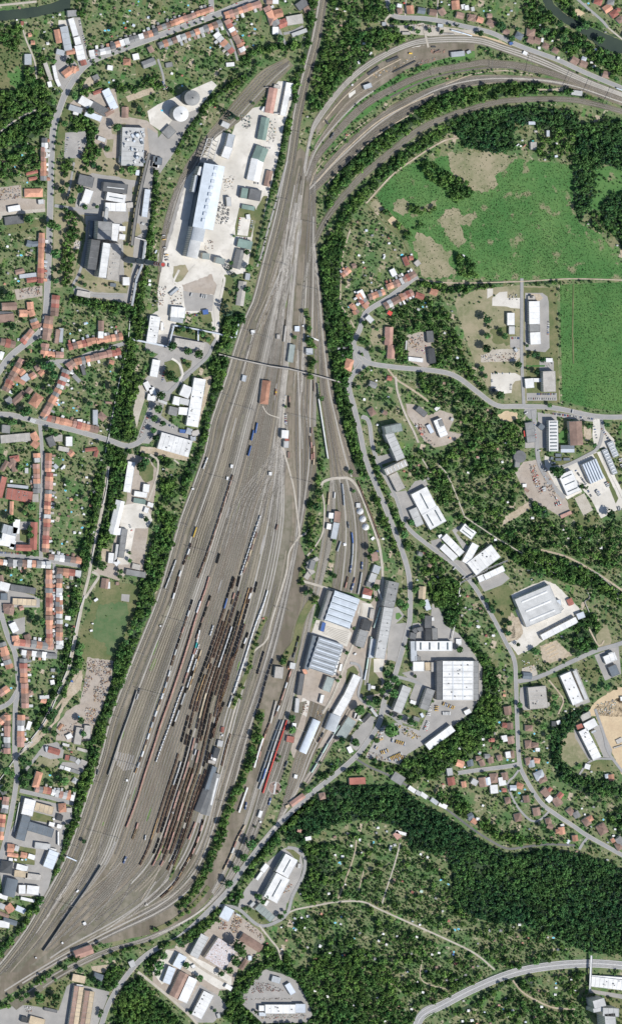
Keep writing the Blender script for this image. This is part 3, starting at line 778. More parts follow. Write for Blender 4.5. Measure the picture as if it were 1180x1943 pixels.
area('dry_lawn', qs(50,500, 330,450, 330,500, 60,570), 'lawn_mat', 'lot', 1, (.05, .25))
sec(0, 0)
area('parking_lot', qs(490,990, 640,980, 650,1060, 600,1180, 480,1180), 'lot_mat', 'lot')
area('dry_lawn', qs(480,800, 530,820, 520,900, 500,1000, 420,1200, 400,1200, 440,950), 'lawn_mat', 'patch', .6, (.1, .05))
area('works_yard', qs(590,720, 680,700, 860,660, 900,860, 1100,900, 1180,980, 1180,1180, 800,1180, 700,1050, 750,920, 600,820, 500,790), 'lotbrown_mat', 'patch')
area('dry_lawn', qs(650,1060, 760,1080, 790,1180, 640,1180), 'drygrass_mat', 'lot', .5, (.25, .1))
area('dry_lawn', qs(900,740, 1060,700, 1090,840, 960,850), 'lawn_mat', 'lot', .6, (.12, .3))
area('dry_lawn', qs(1100,950, 1180,1000, 1180,1180, 1120,1180), 'lot_mat', 'lot2')
area('dry_lawn', qs(830,930, 940,920, 940,960, 880,1010, 840,1000), 'drygrass_mat', 'lot', .5, (.1, .1))
area('dry_lawn', qs(800,1040, 850,1040, 840,1130, 790,1140), 'drygrass_mat', 'lot', .5)
area('dirt_yard', qs(640,590, 720,550, 750,600, 660,650, 620,660), 'dirt_mat', 'lot', .8)
area('dirt_yard', qs(440,150, 510,150, 520,190, 440,195), 'pale_mat', 'lot', .4)
area('concrete_yard', qs(510,130, 600,130, 660,430, 640,480, 590,500), 'lot_mat', 'lot')
area('concrete_yard', qs(420,400, 500,400, 580,480, 560,560, 600,580, 560,620, 480,680, 440,640, 400,500), 'lot_mat', 'lot')
area('dirt_yard', qs(940,720, 1130,650, 1160,690, 960,760), 'dirt_mat', 'lot', .6)
area('dry_lawn', qs(1010,480, 1070,480, 1070,520, 1180,500, 1180,540, 1020,580), 'lawn_mat', 'lot', .6, (.05, .1))
sec(0, 0, 1)
area('concrete_yard', [(280,211),(300,198),(402,153),(412,162),(340,250),(326,263),(300,245),(285,235)], 'pale_mat', 'lot')
area('works_yard', [(475,190),(485,187),(480,205),(505,200),(511,152),(544,155),(556,180),(548,210),(538,240),(531,285),(520,330),(512,360),(503,400),(490,450),(476,500),(462,519),(426,521),(419,560),(415,650),(404,640),(400,592),(345,596),(318,640),(285,640),(280,600),(300,590),(300,483),(322,430),(331,407),(350,330),(375,280),(400,245),(440,255),(455,215)], 'pale_mat', 'patch', .6)
area('bare_earth', [(345,330),(356,318),(352,345),(338,400),(328,440),(318,470),(300,490),(310,440),(330,370)], 'lot_mat', 'lot', 1.5)
area('bare_earth', [(375,532),(385,527),(402,520),(412,545),(408,560),(350,555),(345,540)], 'lotbrown_mat', 'lot', 1.5)
area('dry_lawn', [(330,505),(352,502),(358,515),(350,530),(332,540),(328,525)], 'drygrass_mat', 'lot2', .6)
area('dry_lawn', [(454,395),(460,390),(484,394),(488,402),(476,450),(447,448),(446,430)], 'lawn_mat', 'lot2')
area('parking_lot', [(455,412),(476,414),(470,448),(450,446)], 'pale_mat', 'path')
area('dry_lawn', [(423,525),(445,520),(442,550),(440,590),(416,600),(420,560)], 'lawn_mat', 'lot', .6, (.15, .1))
area('dry_lawn', [(487,395),(500,372),(508,372),(488,465),(480,505),(472,500)], 'lawn_mat', 'lot', .6, (.1, .1))
area('parking_lot', [(348,552),(405,560),(403,590),(352,590)], 'lot_mat', 'lot2')
area('dry_lawn', [(378,590),(400,592),(404,610),(385,615)], 'lawn_mat', 'lot2', .5)
# yards between the plant and the signal box
sec(250, 570)
area('works_yard', qs(110,260, 300,250, 560,310, 590,340, 560,420, 520,480, 300,690, 290,740, 250,760, 220,860, 420,1000, 440,1040, 240,990, 190,1000, 130,1070, 30,1060, 50,1000, 130,780, 90,600, 140,540, 150,440, 200,400, 100,370), 'lot_mat', 'patch')
area('lawn', qs(320,180, 480,220, 600,250, 630,290, 590,320, 500,300, 330,260), 'lawn_mat', 'lot', .4, (.3, .1))
area('lawn', qs(245,460, 300,445, 350,470, 370,560, 320,600, 260,610, 240,560), 'lawn_mat', 'lot', .4, (.1, .05))
area('lawn', qs(360,430, 450,450, 440,500, 390,540, 375,480), 'lawn_mat', 'lot', .4, (.2, .05))
area('concrete_yard', qs(530,580, 600,560, 590,620, 560,740, 500,940, 490,940, 555,620), 'dirt_mat', 'lot', .5)
area('concrete_yard', qs(10,830, 50,640, 90,600, 110,700, 60,860, 40,950), 'path_mat', 'lot')
area('concrete_yard', qs(70,1090, 200,1100, 430,1170, 420,1200, 60,1130), 'dirt_mat', 'lot', .5)
sec(0, 860)
area('works_yard', qs(960,0, 1120,40, 1170,120, 1160,300, 1110,560, 1070,860, 1100,910, 940,900, 890,950, 720,900, 700,870, 810,820, 820,760, 870,600, 950,340, 940,60), 'lotbrown_mat', 'patch', .6)
area('works_yard', qs(910,390, 1080,360, 1140,500, 1100,560, 1010,560, 960,830, 880,830), 'pale_mat', 'lot', .4)
area('lawn', qs(1040,70, 1110,40, 1150,110, 1140,200, 1090,220, 1040,160), 'lawn_mat', 'lot', .8, (.5, .2))
area('tennis_court', qs(760,710, 815,720, 805,815, 755,800), 'pink_mat' if 'pink_mat' in MATS else 'dirt_mat', 'lot2')
area('football_pitch', qs(730,940, 1050,990, 1010,1180, 930,1500, 880,1580, 650,1570, 590,1480, 600,1330, 700,1080), 'lawn_mat', 'patch', .8, (0, .02))
area('football_pitch', qs(740,1130, 940,1110, 960,1180, 930,1400, 870,1530, 800,1500, 790,1420, 700,1380, 700,1280), 'pitch_mat', 'lot', 1.8, (0, .01))
area('sports_ground_patch', qs(910,1050, 970,1055, 965,1110, 905,1100), 'lot_mat', 'lot2')
area('school_yard', qs(100,510, 240,510, 240,680, 120,680, 0,690, 0,610), 'lot_mat', 'lot')
area('school_lawn', qs(150,570, 235,570, 235,680, 150,650), 'lawn_mat', 'lot2', .4, (.5, .2))
area('lawn', qs(110,360, 280,370, 280,490, 110,470), 'lawn_mat', 'lot', .3, (.2, .1))
area('concrete_yard', qs(0,1000, 90,1010, 300,1080, 300,1150, 100,1150, 0,1130), 'lot_mat', 'lot')
sec(0, 1130)
area('scrap_yard', qs(655,460, 850,490, 830,650, 790,760, 750,870, 700,970, 680,1080, 560,1100, 420,1080, 430,960, 500,860, 600,800, 640,600), 'lotbrown_mat', 'patch', 1.0)
area('bare_earth', qs(570,560, 620,560, 610,690, 540,760, 470,850, 440,930, 300,1080, 240,1140, 200,1120, 400,950, 450,850, 520,660), 'dirt_mat', 'lot', 1.0)
area('concrete_yard', qs(60,190, 190,160, 190,280, 100,300), 'lot_mat', 'lot')
area('lawn', qs(0,700, 70,670, 110,700, 60,790, 0,800), 'lawn_mat', 'patch', .4, (.2, .1))
sec(0, 1400)
area('pavilion_yard', qs(330,50, 430,30, 480,90, 470,150, 380,160, 300,130, 200,250, 190,230), 'lot_mat', 'lot', .3)
area('lawn', qs(290,140, 420,150, 450,180, 420,220, 260,210), 'drygrass_mat', 'patch', .4, (.02, .02))
area('concrete_yard', qs(470,180, 640,190, 620,260, 440,220), 'lot_mat', 'lot')
area('concrete_yard', qs(160,430, 420,490, 540,520, 540,600, 480,700, 460,850, 400,980, 350,1180, 30,1180, 0,1000, 60,740, 150,560), 'lot_mat', 'patch')
area('lawn', qs(250,550, 400,590, 400,640, 220,610), 'lawn_mat', 'lot', .3)
area('lawn', qs(100,800, 270,830, 260,950, 90,930), 'lawn_mat', 'lot', .3, (.2, .4))
area('railway_paving', qs(870,100, 1000,130, 990,230, 930,250, 870,200), 'lot_mat', 'path', .8)
sec(0, 1643)
area('works_yard', qs(-60,1180, -60,1090, 120,1040, 300,1040, 440,1080, 500,900, 540,870, 820,940, 720,1220, -60,1220), 'lot_mat', 'patch')
area('lawn', qs(260,930, 440,940, 460,1000, 440,1070, 330,1060, 170,1030), 'lawn_mat', 'lot', .4, (.4, .2))
area('orchard_ground', qs(390,870, 520,850, 480,940, 330,920), 'lawn_mat', 'patch', .5, (0, .5))
area('dirt_yard', qs(300,880, 440,800, 520,780, 420,860, 320,920, 240,920), 'sand_mat', 'lot', .8)
area('dirt_yard', qs(680,750, 820,735, 780,800, 700,790), 'dirt_mat', 'lot', .4)
sec(290, 1600, 3.47)
area('works_yard', qs(850,40, 900,20, 970,40, 990,150, 960,260, 880,400, 870,470, 800,520, 620,410, 560,430, 570,380, 610,300, 680,210, 760,120), 'lot_mat', 'patch')
area('lawn', qs(870,40, 920,40, 970,80, 960,130, 900,60), 'lawn_mat', 'lot', .3)
area('lawn', qs(620,440, 680,440, 780,510, 740,530, 640,490), 'lawn_mat', 'lot', .3, (.1, .1))
area('works_yard', qs(170,690, 270,640, 340,590, 430,500, 460,440, 540,450, 720,590, 740,640, 640,780, 560,830, 520,960, 440,970, 380,1180, 300,1180, 0,930, 0,800, 90,700), 'lotbrown_mat', 'patch', .4)
area('works_yard', qs(90,700, 190,720, 340,780, 520,880, 520,960, 440,960, 240,840, 150,780, 110,900, 60,930, 0,850), 'pale_mat', 'lot', .4)
area('works_yard', qs(310,930, 440,1010, 490,1080, 400,1180, 280,1180, 150,1060, 240,1040), 'lot_mat', 'lot', .4)
area('storage_yard', qs(740,830, 850,860, 940,900, 1000,1000, 1050,1130, 1010,1180, 720,1185, 640,1110, 590,1060, 600,980, 650,920), 'lot_mat', 'patch', .5)
# ---- depot and valley
sec(480, 1100)
area('depot_ground', qs(430,30, 590,70, 800,150, 870,180, 900,150, 900,0, 980,0, 1000,600, 960,680, 980,760, 940,870, 860,930, 700,1180, 300,1330, 250,1180, 320,1020, 340,700, 400,420, 540,300), 'lotbrown_mat', 'field', .5)
area('lawn', qs(860,500, 920,590, 900,680, 960,760, 940,850, 830,870, 780,840, 820,740, 840,600), 'lawn_mat', 'patch', .6, (.05, .05))
area('lawn', qs(700,670, 750,640, 790,690, 740,760, 690,780), 'lawn_mat', 'patch', .6, (.1, .05))
area('concrete_yard', qs(800,170, 880,180, 900,210, 860,290, 790,300, 780,240), 'pale_mat', 'lot')
area('concrete_yard', qs(900,590, 980,590, 960,690, 900,690), 'pale_mat', 'lot')
area('office_apron', qs(1040,210, 1080,200, 1130,270, 1060,330, 1140,320, 1150,420, 1090,600, 1000,600, 1000,500), 'lot_mat', 'patch')
area('lawn', qs(1065,250, 1090,245, 1110,270, 1080,300, 1062,290), 'meadow_mat', 'lot2')
area('concrete_yard', qs(370,880, 520,950, 560,1010, 480,1060, 350,1000), 'pale_mat', 'lot', .8)
area('lawn', qs(1070,0, 1090,20, 1080,110, 1060,180, 1050,20), 'lawn_mat', 'patch', .2)
sec(660, 1150)
area('truck_yard', qs(480,130, 570,120, 640,60, 660,0, 700,60, 720,140, 830,210, 940,360, 1000,460, 1000,650, 920,790, 790,890, 570,1030, 450,1100, 380,1180, 130,1130, 250,900, 360,870, 530,930, 640,680, 540,600, 400,500, 470,480, 460,260), 'lot_mat', 'patch', .4)
area('lawn', qs(440,740, 540,760, 560,790, 500,830, 440,800), 'lawn_mat', 'lot', .4, (.3, .1))
area('parking_lot', qs(100,880, 170,820, 200,830, 180,930, 130,1030, 60,1080, 10,1040, 30,960), 'lot_mat', 'lot')
area('parking_lot', qs(350,130, 430,130, 440,190, 370,420, 310,400, 340,220), 'lot_mat', 'lot')
area('parking_lot', qs(500,580, 570,600, 520,740, 450,710), 'lot_mat', 'lot2')
area('office_apron', qs(270,720, 330,760, 400,800, 500,860, 480,900, 380,860, 260,800), 'lot_mat', 'lot2')
sec(730, 960)
area('parking_lot', qs(200,0, 120,-40, 90,-20, 140,90, 190,110, 200,60), 'lot_mat', 'patch')
area('concrete_yard', qs(340,260, 420,240, 420,300, 400,340, 350,300), 'lot_mat', 'patch')
area('concrete_yard', qs(530,400, 600,420, 670,500, 620,550, 540,470, 500,420), 'lot_mat', 'patch')
area('concrete_yard', qs(500,180, 590,120, 600,140, 530,200, 620,300, 640,330, 600,360, 580,320), 'lot_mat', 'patch')
area('parking_lot', qs(690,560, 880,490, 930,540, 870,590, 740,640), 'lot_mat', 'patch')
area('lawn', qs(750,650, 900,570, 960,640, 950,780, 910,1000, 880,980), 'lawn_mat', 'field', 1, (.1, .05))
area('dry_ground', qs(920,820, 1000,830, 1030,950, 990,1000, 900,1010), 'dirt_mat', 'lot', .8)
sec(880, 1060)
area('factory_yard', qs(350,270, 450,220, 600,160, 680,190, 860,370, 860,400, 580,620, 490,680, 400,720, 330,630, 430,570, 430,520), 'pale_mat', 'patch', .8)
area('dry_ground', qs(350,400, 370,420, 440,540, 420,590, 330,600, 340,500), 'dirt_mat', 'lot', .8)
area('bare_earth', qs(560,650, 690,610, 760,680, 810,720, 640,780, 590,770), 'dirt_mat', 'lot', 1.2)
area('bare_earth', qs(980,580, 1060,470, 1100,600, 1090,640, 1010,680), 'drygrass_mat', 'lot', 1.6)
area('bare_earth', qs(380,760, 500,700, 550,860, 430,880), 'lawn_mat', 'patch', 1)
area('concrete_yard', qs(430,820, 520,790, 550,860, 500,900, 430,900), 'path_mat', 'lot')
area('concrete_yard', qs(420,960, 480,950, 490,1130, 440,1130, 410,1040), 'lot_mat', 'lot')
area('concrete_yard', qs(780,830, 840,820, 940,1070, 830,1110), 'lot_mat', 'lot')
area('lawn', qs(830,800, 960,740, 1010,860, 990,940, 910,900), 'lawn_mat', 'patch', .8, (.05, .2))
area('concrete_yard', qs(970,720, 1150,650, 1170,860, 1050,910), 'lot_mat', 'lot')
area('lawn', qs(620,900, 710,880, 800,1080, 740,1000, 700,960), 'lawn_mat', 'patch', .8, (.1, .1))
area('building_site', qs(880,1170, 1000,1050, 1140,960, 1200,960, 1200,1180), 'sand_mat', 'patch', 1)
sec(850, 1330, 3.576)
area('building_site', qs(990,40, 1180,-30, 1200,-30, 1200,560, 1120,370, 1000,120), 'sand_mat', 'patch', 1)
area('dry_lawn', qs(820,210, 870,220, 940,380, 880,430, 830,450, 750,370, 770,270), 'drygrass_mat', 'patch', 1, (.01, .01))
area('concrete_yard', qs(960,180, 1030,160, 1110,330, 1100,390, 1050,380, 1030,330), 'lot_mat', 'lot')
area('concrete_yard', qs(850,190, 880,210, 1000,400, 950,400, 860,250), 'lot_mat', 'lot')
area('lawn', qs(890,420, 1090,400, 1100,470, 990,480, 900,480), 'lawn_mat', 'lot', .6, (.2, .1))
sec(880, 780)
area('research_yard', qs(440,380, 560,360, 660,470, 700,560, 760,660, 790,720, 790,770, 720,790, 640,740, 520,680, 470,640, 380,460), 'lotbrown_mat', 'patch', .5)
area('research_yard', qs(600,330, 760,400, 840,370, 960,310, 1030,300, 1180,600, 1180,720, 1020,800, 940,650, 860,560, 880,600, 770,660, 700,600, 640,480, 600,400), 'pale_mat', 'patch', .5)
area('lawn', qs(640,330, 780,340, 800,370, 740,400, 650,410), 'lawn_mat', 'lot', .4, (.05, .05))
area('lawn', qs(960,320, 990,310, 1150,650, 1130,690, 1060,520), 'lawn_mat', 'lot', .4, (.05, .05))
area('lawn', qs(700,170, 780,110, 790,260, 720,260), 'meadow_mat', 'lot', .4, (.3, .1))
area('sports_court', qs(822,650, 895,612, 960,738, 888,780), 'greengrey_mat' if 'greengrey_mat' in MATS else 'path_mat', 'lot2')
area('lawn', qs(770,660, 810,650, 890,800, 1000,770, 1000,820, 900,900, 790,780), 'lawn_mat', 'patch', .8, (.2, .2))
area('bare_earth', qs(280,860, 300,790, 420,710, 490,670, 500,720, 400,790, 310,840), 'dirt_mat', 'patch', 1.5)
sec(650, 590)
area('builders_yard', qs(480,180, 600,150, 660,230, 650,400, 620,430, 490,370), 'lotbrown_mat', 'patch', .5)
area('workshop_yard', qs(470,690, 540,700, 640,780, 720,740, 820,770, 830,810, 790,900, 900,920, 780,1000, 680,1020, 600,960, 540,860, 480,770), 'lotbrown_mat', 'patch', .8)
area('estate_lawn_small', qs(220,120, 320,130, 320,250, 220,260, 200,200), 'drygrass_mat', 'patch', .8, (.1, .1))
area('office_apron', qs(230,1090, 370,1060, 400,1110, 280,1150), 'lot_mat', 'lot')
area('roundabout_paving', qs(70,250, 150,270, 190,300, 220,390, 160,430, 100,480, 80,420), 'asphalt_mat', 'lot')
area('roundabout_lawn', qs(125,320, 150,310, 162,350, 150,380, 125,360), 'lawn_mat', 'path', .1)
sec(550, 870)
area('office_apron', qs(730,260, 860,240, 900,260, 890,300, 810,320, 780,300), 'lot_mat', 'patch')
area('parking_lot', qs(820,310, 900,290, 960,350, 890,390, 880,450, 850,430, 815,350), 'lot_mat', 'lot')
area('office_apron', qs(900,390, 880,240, 930,170, 1010,150, 1030,200, 1000,220, 900,260), 'lot_mat', 'field')
area('truck_yard', qs(1060,1080, 1110,1120, 1140,1180, 1050,1180), 'lot_mat', 'lot')
# north materials depot
sec(600, 0)
area('materials_depot', qs(620,190, 800,180, 960,200, 1180,230, 1180,300, 1000,270, 850,270, 620,240), 'path_mat', 'patch', .5)
area('materials_depot', qs(660,340, 830,290, 1000,280, 1180,300, 1180,420, 1100,440, 980,430, 800,480, 600,540, 500,580, 380,640, 240,760, 100,890, 0,1010, 0,950, 200,690, 420,500, 600,400), 'yardbrown_mat', 'patch', .6)
area('gravel_heap_ground', qs(650,350, 800,300, 970,285, 1150,300, 1150,315, 980,320, 850,325, 720,355), 'pale_mat', 'lot', .8)
area('gravel_heap_ground', qs(240,700, 290,670, 290,710, 250,740), 'pale_mat', 'lot', .8)
area('embankment', qs(0,1110, 180,900, 400,720, 640,600, 880,480, 1180,430, 1180,380, 980,430, 700,510, 500,590, 300,760, 130,900, 0,1040), 'meadow_mat', 'lot2', 1, (.12, .5))
area('embankment', qs(30,1180, 240,960, 500,760, 760,640, 980,560, 1180,530, 1180,490, 900,570, 640,640, 420,760, 200,930, 0,1160), 'meadow_mat', 'lot2', 1, (.05, .25))
sec(880, 0)
area('sand_verge', qs(0,240, 160,270, 260,300, 360,350, 340,370, 200,330, 0,270), 'sand_mat', 'patch', .6)
area('beach_volley_court', qs(820,70, 850,65, 900,100, 860,125, 825,110), 'sand_mat', 'lot', .3)
area('bare_earth', qs(540,660, 640,665, 740,650, 735,680, 640,675, 550,675), 'dirt_mat', 'lot', .4)
area('grass_bank', qs(0,620, 380,590, 400,640, 260,700, 60,790, 0,800), 'scrub_mat', 'patch', 1, (.25, .3))
# highway
sec(840, 1600, 3.47)
area('car_park', qs(960,960, 1200,1000, 1200,1030, 950,980), 'lot_mat', 'patch')
area('lawn', qs(1060,1000, 1200,1030, 1200,1190, 1150,1190, 1150,1100, 1060,1040), 'lawn_mat', 'field', .5, (.2, .1))

# ================================================================ WOODS (planting density: trees, bushes)
sec(0, 0, 1)
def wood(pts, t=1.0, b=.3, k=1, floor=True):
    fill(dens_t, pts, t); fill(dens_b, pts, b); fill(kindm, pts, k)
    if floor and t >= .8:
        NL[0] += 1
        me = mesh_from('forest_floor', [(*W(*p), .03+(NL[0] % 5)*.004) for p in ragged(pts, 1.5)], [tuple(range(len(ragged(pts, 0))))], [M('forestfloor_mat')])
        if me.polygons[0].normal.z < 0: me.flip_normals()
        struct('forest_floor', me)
def belt(pts, w, t=1.0, b=.3, k=1):
    c = catmull(pts, 8); wood([tuple(p) for p in offset(c, w/2)] + [tuple(p) for p in offset(c, -w/2)[::-1]], t, b, k)
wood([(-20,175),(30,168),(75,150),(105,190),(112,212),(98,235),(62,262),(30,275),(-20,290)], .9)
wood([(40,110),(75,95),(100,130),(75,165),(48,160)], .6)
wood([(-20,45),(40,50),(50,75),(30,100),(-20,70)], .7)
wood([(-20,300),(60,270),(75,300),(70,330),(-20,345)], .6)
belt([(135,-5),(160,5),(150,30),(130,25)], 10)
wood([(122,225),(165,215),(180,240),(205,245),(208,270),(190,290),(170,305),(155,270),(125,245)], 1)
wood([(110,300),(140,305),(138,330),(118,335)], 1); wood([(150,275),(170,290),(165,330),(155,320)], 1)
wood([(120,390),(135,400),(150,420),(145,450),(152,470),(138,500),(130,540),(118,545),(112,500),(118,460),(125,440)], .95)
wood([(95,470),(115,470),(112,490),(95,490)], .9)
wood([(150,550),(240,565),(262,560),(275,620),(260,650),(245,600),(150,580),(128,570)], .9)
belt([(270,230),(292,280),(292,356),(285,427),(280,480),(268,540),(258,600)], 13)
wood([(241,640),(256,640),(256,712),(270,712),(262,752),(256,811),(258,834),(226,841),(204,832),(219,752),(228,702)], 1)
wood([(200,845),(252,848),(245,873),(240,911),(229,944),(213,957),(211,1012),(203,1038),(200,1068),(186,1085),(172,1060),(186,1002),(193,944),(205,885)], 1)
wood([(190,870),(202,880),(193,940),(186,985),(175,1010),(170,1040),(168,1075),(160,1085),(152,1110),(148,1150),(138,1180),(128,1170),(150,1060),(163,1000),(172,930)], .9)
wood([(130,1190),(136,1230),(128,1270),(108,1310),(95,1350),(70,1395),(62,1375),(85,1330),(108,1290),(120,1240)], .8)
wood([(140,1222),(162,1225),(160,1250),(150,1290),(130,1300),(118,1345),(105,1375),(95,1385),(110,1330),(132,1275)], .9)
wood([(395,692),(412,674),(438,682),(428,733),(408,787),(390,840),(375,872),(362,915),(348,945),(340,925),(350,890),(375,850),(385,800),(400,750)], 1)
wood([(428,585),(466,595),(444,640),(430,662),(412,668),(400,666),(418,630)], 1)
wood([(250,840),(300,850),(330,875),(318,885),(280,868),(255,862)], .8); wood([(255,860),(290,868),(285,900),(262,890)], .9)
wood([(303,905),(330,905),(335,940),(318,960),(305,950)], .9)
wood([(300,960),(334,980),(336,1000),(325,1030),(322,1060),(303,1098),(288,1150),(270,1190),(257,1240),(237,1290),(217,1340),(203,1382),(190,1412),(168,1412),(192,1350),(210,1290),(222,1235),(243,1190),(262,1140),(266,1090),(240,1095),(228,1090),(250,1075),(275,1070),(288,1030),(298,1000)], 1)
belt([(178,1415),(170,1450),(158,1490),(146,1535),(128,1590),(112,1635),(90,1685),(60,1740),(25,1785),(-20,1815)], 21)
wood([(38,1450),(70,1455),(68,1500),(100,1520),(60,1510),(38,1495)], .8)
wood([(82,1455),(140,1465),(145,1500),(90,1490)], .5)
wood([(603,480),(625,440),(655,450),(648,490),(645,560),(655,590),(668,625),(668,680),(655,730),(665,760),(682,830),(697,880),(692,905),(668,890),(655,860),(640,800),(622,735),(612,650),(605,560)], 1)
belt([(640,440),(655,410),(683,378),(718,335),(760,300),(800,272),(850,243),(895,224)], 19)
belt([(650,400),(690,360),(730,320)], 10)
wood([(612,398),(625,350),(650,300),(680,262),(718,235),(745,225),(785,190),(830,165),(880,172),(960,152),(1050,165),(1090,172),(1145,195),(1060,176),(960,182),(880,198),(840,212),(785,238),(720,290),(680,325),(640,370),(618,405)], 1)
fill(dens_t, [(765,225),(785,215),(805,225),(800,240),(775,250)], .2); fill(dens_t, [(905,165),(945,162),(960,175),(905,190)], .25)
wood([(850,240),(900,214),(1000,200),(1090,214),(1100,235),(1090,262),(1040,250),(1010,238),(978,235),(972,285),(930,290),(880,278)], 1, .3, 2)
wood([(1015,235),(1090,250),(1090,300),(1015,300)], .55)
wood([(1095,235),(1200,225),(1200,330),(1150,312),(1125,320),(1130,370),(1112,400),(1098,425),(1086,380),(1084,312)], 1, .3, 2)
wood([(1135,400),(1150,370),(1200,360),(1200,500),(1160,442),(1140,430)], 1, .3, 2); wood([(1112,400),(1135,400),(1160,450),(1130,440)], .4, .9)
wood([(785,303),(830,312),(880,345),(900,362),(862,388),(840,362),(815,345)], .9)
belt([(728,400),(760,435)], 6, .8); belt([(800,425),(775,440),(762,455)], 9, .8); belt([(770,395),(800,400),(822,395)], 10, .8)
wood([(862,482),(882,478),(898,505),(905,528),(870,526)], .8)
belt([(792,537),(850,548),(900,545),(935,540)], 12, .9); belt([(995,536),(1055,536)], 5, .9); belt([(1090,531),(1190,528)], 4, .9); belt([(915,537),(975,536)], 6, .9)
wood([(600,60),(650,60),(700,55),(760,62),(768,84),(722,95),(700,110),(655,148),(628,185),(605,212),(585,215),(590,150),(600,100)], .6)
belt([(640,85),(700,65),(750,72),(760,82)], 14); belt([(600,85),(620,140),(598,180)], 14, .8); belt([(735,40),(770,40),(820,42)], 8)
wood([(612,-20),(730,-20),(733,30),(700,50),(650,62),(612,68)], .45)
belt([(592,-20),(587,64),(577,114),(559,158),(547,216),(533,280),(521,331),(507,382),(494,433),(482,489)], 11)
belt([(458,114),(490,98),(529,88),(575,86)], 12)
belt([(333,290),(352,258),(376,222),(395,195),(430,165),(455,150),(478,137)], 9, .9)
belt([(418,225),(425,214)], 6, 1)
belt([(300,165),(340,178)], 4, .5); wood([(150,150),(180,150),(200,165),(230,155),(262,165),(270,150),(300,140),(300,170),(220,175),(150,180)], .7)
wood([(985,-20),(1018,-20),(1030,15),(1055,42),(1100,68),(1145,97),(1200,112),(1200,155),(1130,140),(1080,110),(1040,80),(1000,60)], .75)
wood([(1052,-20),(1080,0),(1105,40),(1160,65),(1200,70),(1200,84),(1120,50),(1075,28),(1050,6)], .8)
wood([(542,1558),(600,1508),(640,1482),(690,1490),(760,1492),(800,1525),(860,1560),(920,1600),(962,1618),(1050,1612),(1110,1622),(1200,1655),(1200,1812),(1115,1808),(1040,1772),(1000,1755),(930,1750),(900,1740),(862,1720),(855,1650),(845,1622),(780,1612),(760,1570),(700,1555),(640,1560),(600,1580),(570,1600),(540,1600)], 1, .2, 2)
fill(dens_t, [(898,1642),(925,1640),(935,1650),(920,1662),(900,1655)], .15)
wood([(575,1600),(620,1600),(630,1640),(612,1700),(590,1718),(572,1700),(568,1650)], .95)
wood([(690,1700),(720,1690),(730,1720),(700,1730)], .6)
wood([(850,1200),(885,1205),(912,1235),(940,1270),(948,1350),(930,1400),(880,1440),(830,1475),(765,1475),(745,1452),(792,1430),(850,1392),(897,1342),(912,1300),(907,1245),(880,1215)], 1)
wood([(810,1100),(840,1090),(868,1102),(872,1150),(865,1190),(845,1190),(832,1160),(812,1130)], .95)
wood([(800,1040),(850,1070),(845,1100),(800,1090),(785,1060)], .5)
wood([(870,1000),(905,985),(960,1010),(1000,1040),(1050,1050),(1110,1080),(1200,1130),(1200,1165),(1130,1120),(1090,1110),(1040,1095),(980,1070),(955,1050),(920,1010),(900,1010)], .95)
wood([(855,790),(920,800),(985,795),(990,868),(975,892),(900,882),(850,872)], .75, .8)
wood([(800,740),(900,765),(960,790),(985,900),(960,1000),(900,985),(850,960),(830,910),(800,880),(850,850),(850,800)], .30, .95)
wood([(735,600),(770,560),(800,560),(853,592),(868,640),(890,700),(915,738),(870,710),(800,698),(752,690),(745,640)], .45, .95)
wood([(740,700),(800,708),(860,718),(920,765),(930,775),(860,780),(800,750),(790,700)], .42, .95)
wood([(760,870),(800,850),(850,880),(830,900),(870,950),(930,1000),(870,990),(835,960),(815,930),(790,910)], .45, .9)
belt([(706,865),(725,930),(755,1000),(778,1045)], 16, .5, .8); belt([(690,870),(705,930),(722,970),(745,1030),(762,1070)], 14, .5, .8)
wood([(1090,1180),(1130,1160),(1140,1230),(1095,1245),(1085,1220)], .9)
wood([(1040,1372),(1082,1352),(1120,1340),(1090,1370),(1066,1400),(1060,1440),(1090,1470),(1150,1482),(1200,1505),(1160,1512),(1100,1502),(1060,1482),(1045,1442)], .95, .3, 2)
wood([(1150,1545),(1200,1510),(1200,1600),(1165,1575)], .8)
wood([(840,1500),(870,1500),(900,1540),(960,1580),(1040,1590),(1090,1600),(1040,1606),(960,1600),(900,1565),(850,1535),(800,1505)], .75)
wood([(700,1440),(745,1455),(800,1480),(770,1488),(715,1470)], .7); belt([(655,1462),(690,1455)], 10, .8)
belt([(655,1445),(620,1465),(580,1500),(545,1530)], 9, .8); belt([(590,1520),(560,1548),(530,1578)], 10, .9)
belt([(550,1545),(515,1590),(478,1635),(440,1690),(415,1722)], 11, .8); belt([(470,1660),(500,1620),(530,1590)], 15, .8)
belt([(475,1610),(450,1650),(430,1675)], 8, .6)
belt([(425,1725),(380,1745),(340,1780),(300,1792)], 10, 1)
belt([(400,1690),(380,1722),(330,1762),(290,1778)], 9, .7); belt([(290,1790),(230,1800),(190,1815)], 7, .8)
belt([(460,1690),(440,1720),(400,1745),(350,1785),(338,1790)], 16, 1)
wood([(268,1815),(298,1800),(325,1820),(300,1850),(275,1850)], 1)
belt([(180,1795),(130,1830),(100,1845),(50,1880),(0,1915)], 10, .7, .6); belt([(110,1860),(60,1890),(10,1925)], 8, .5, .5)
wood([(200,1835),(245,1830),(225,1870),(200,1890),(178,1870)], .8)
wood([(212,1960),(216,1905),(235,1872),(262,1852),(278,1872),(320,1910),(355,1960)], 1)
wood([(435,1870),(480,1830),(520,1812),(560,1845),(600,1890),(592,1960),(470,1960),(425,1930)], 1)
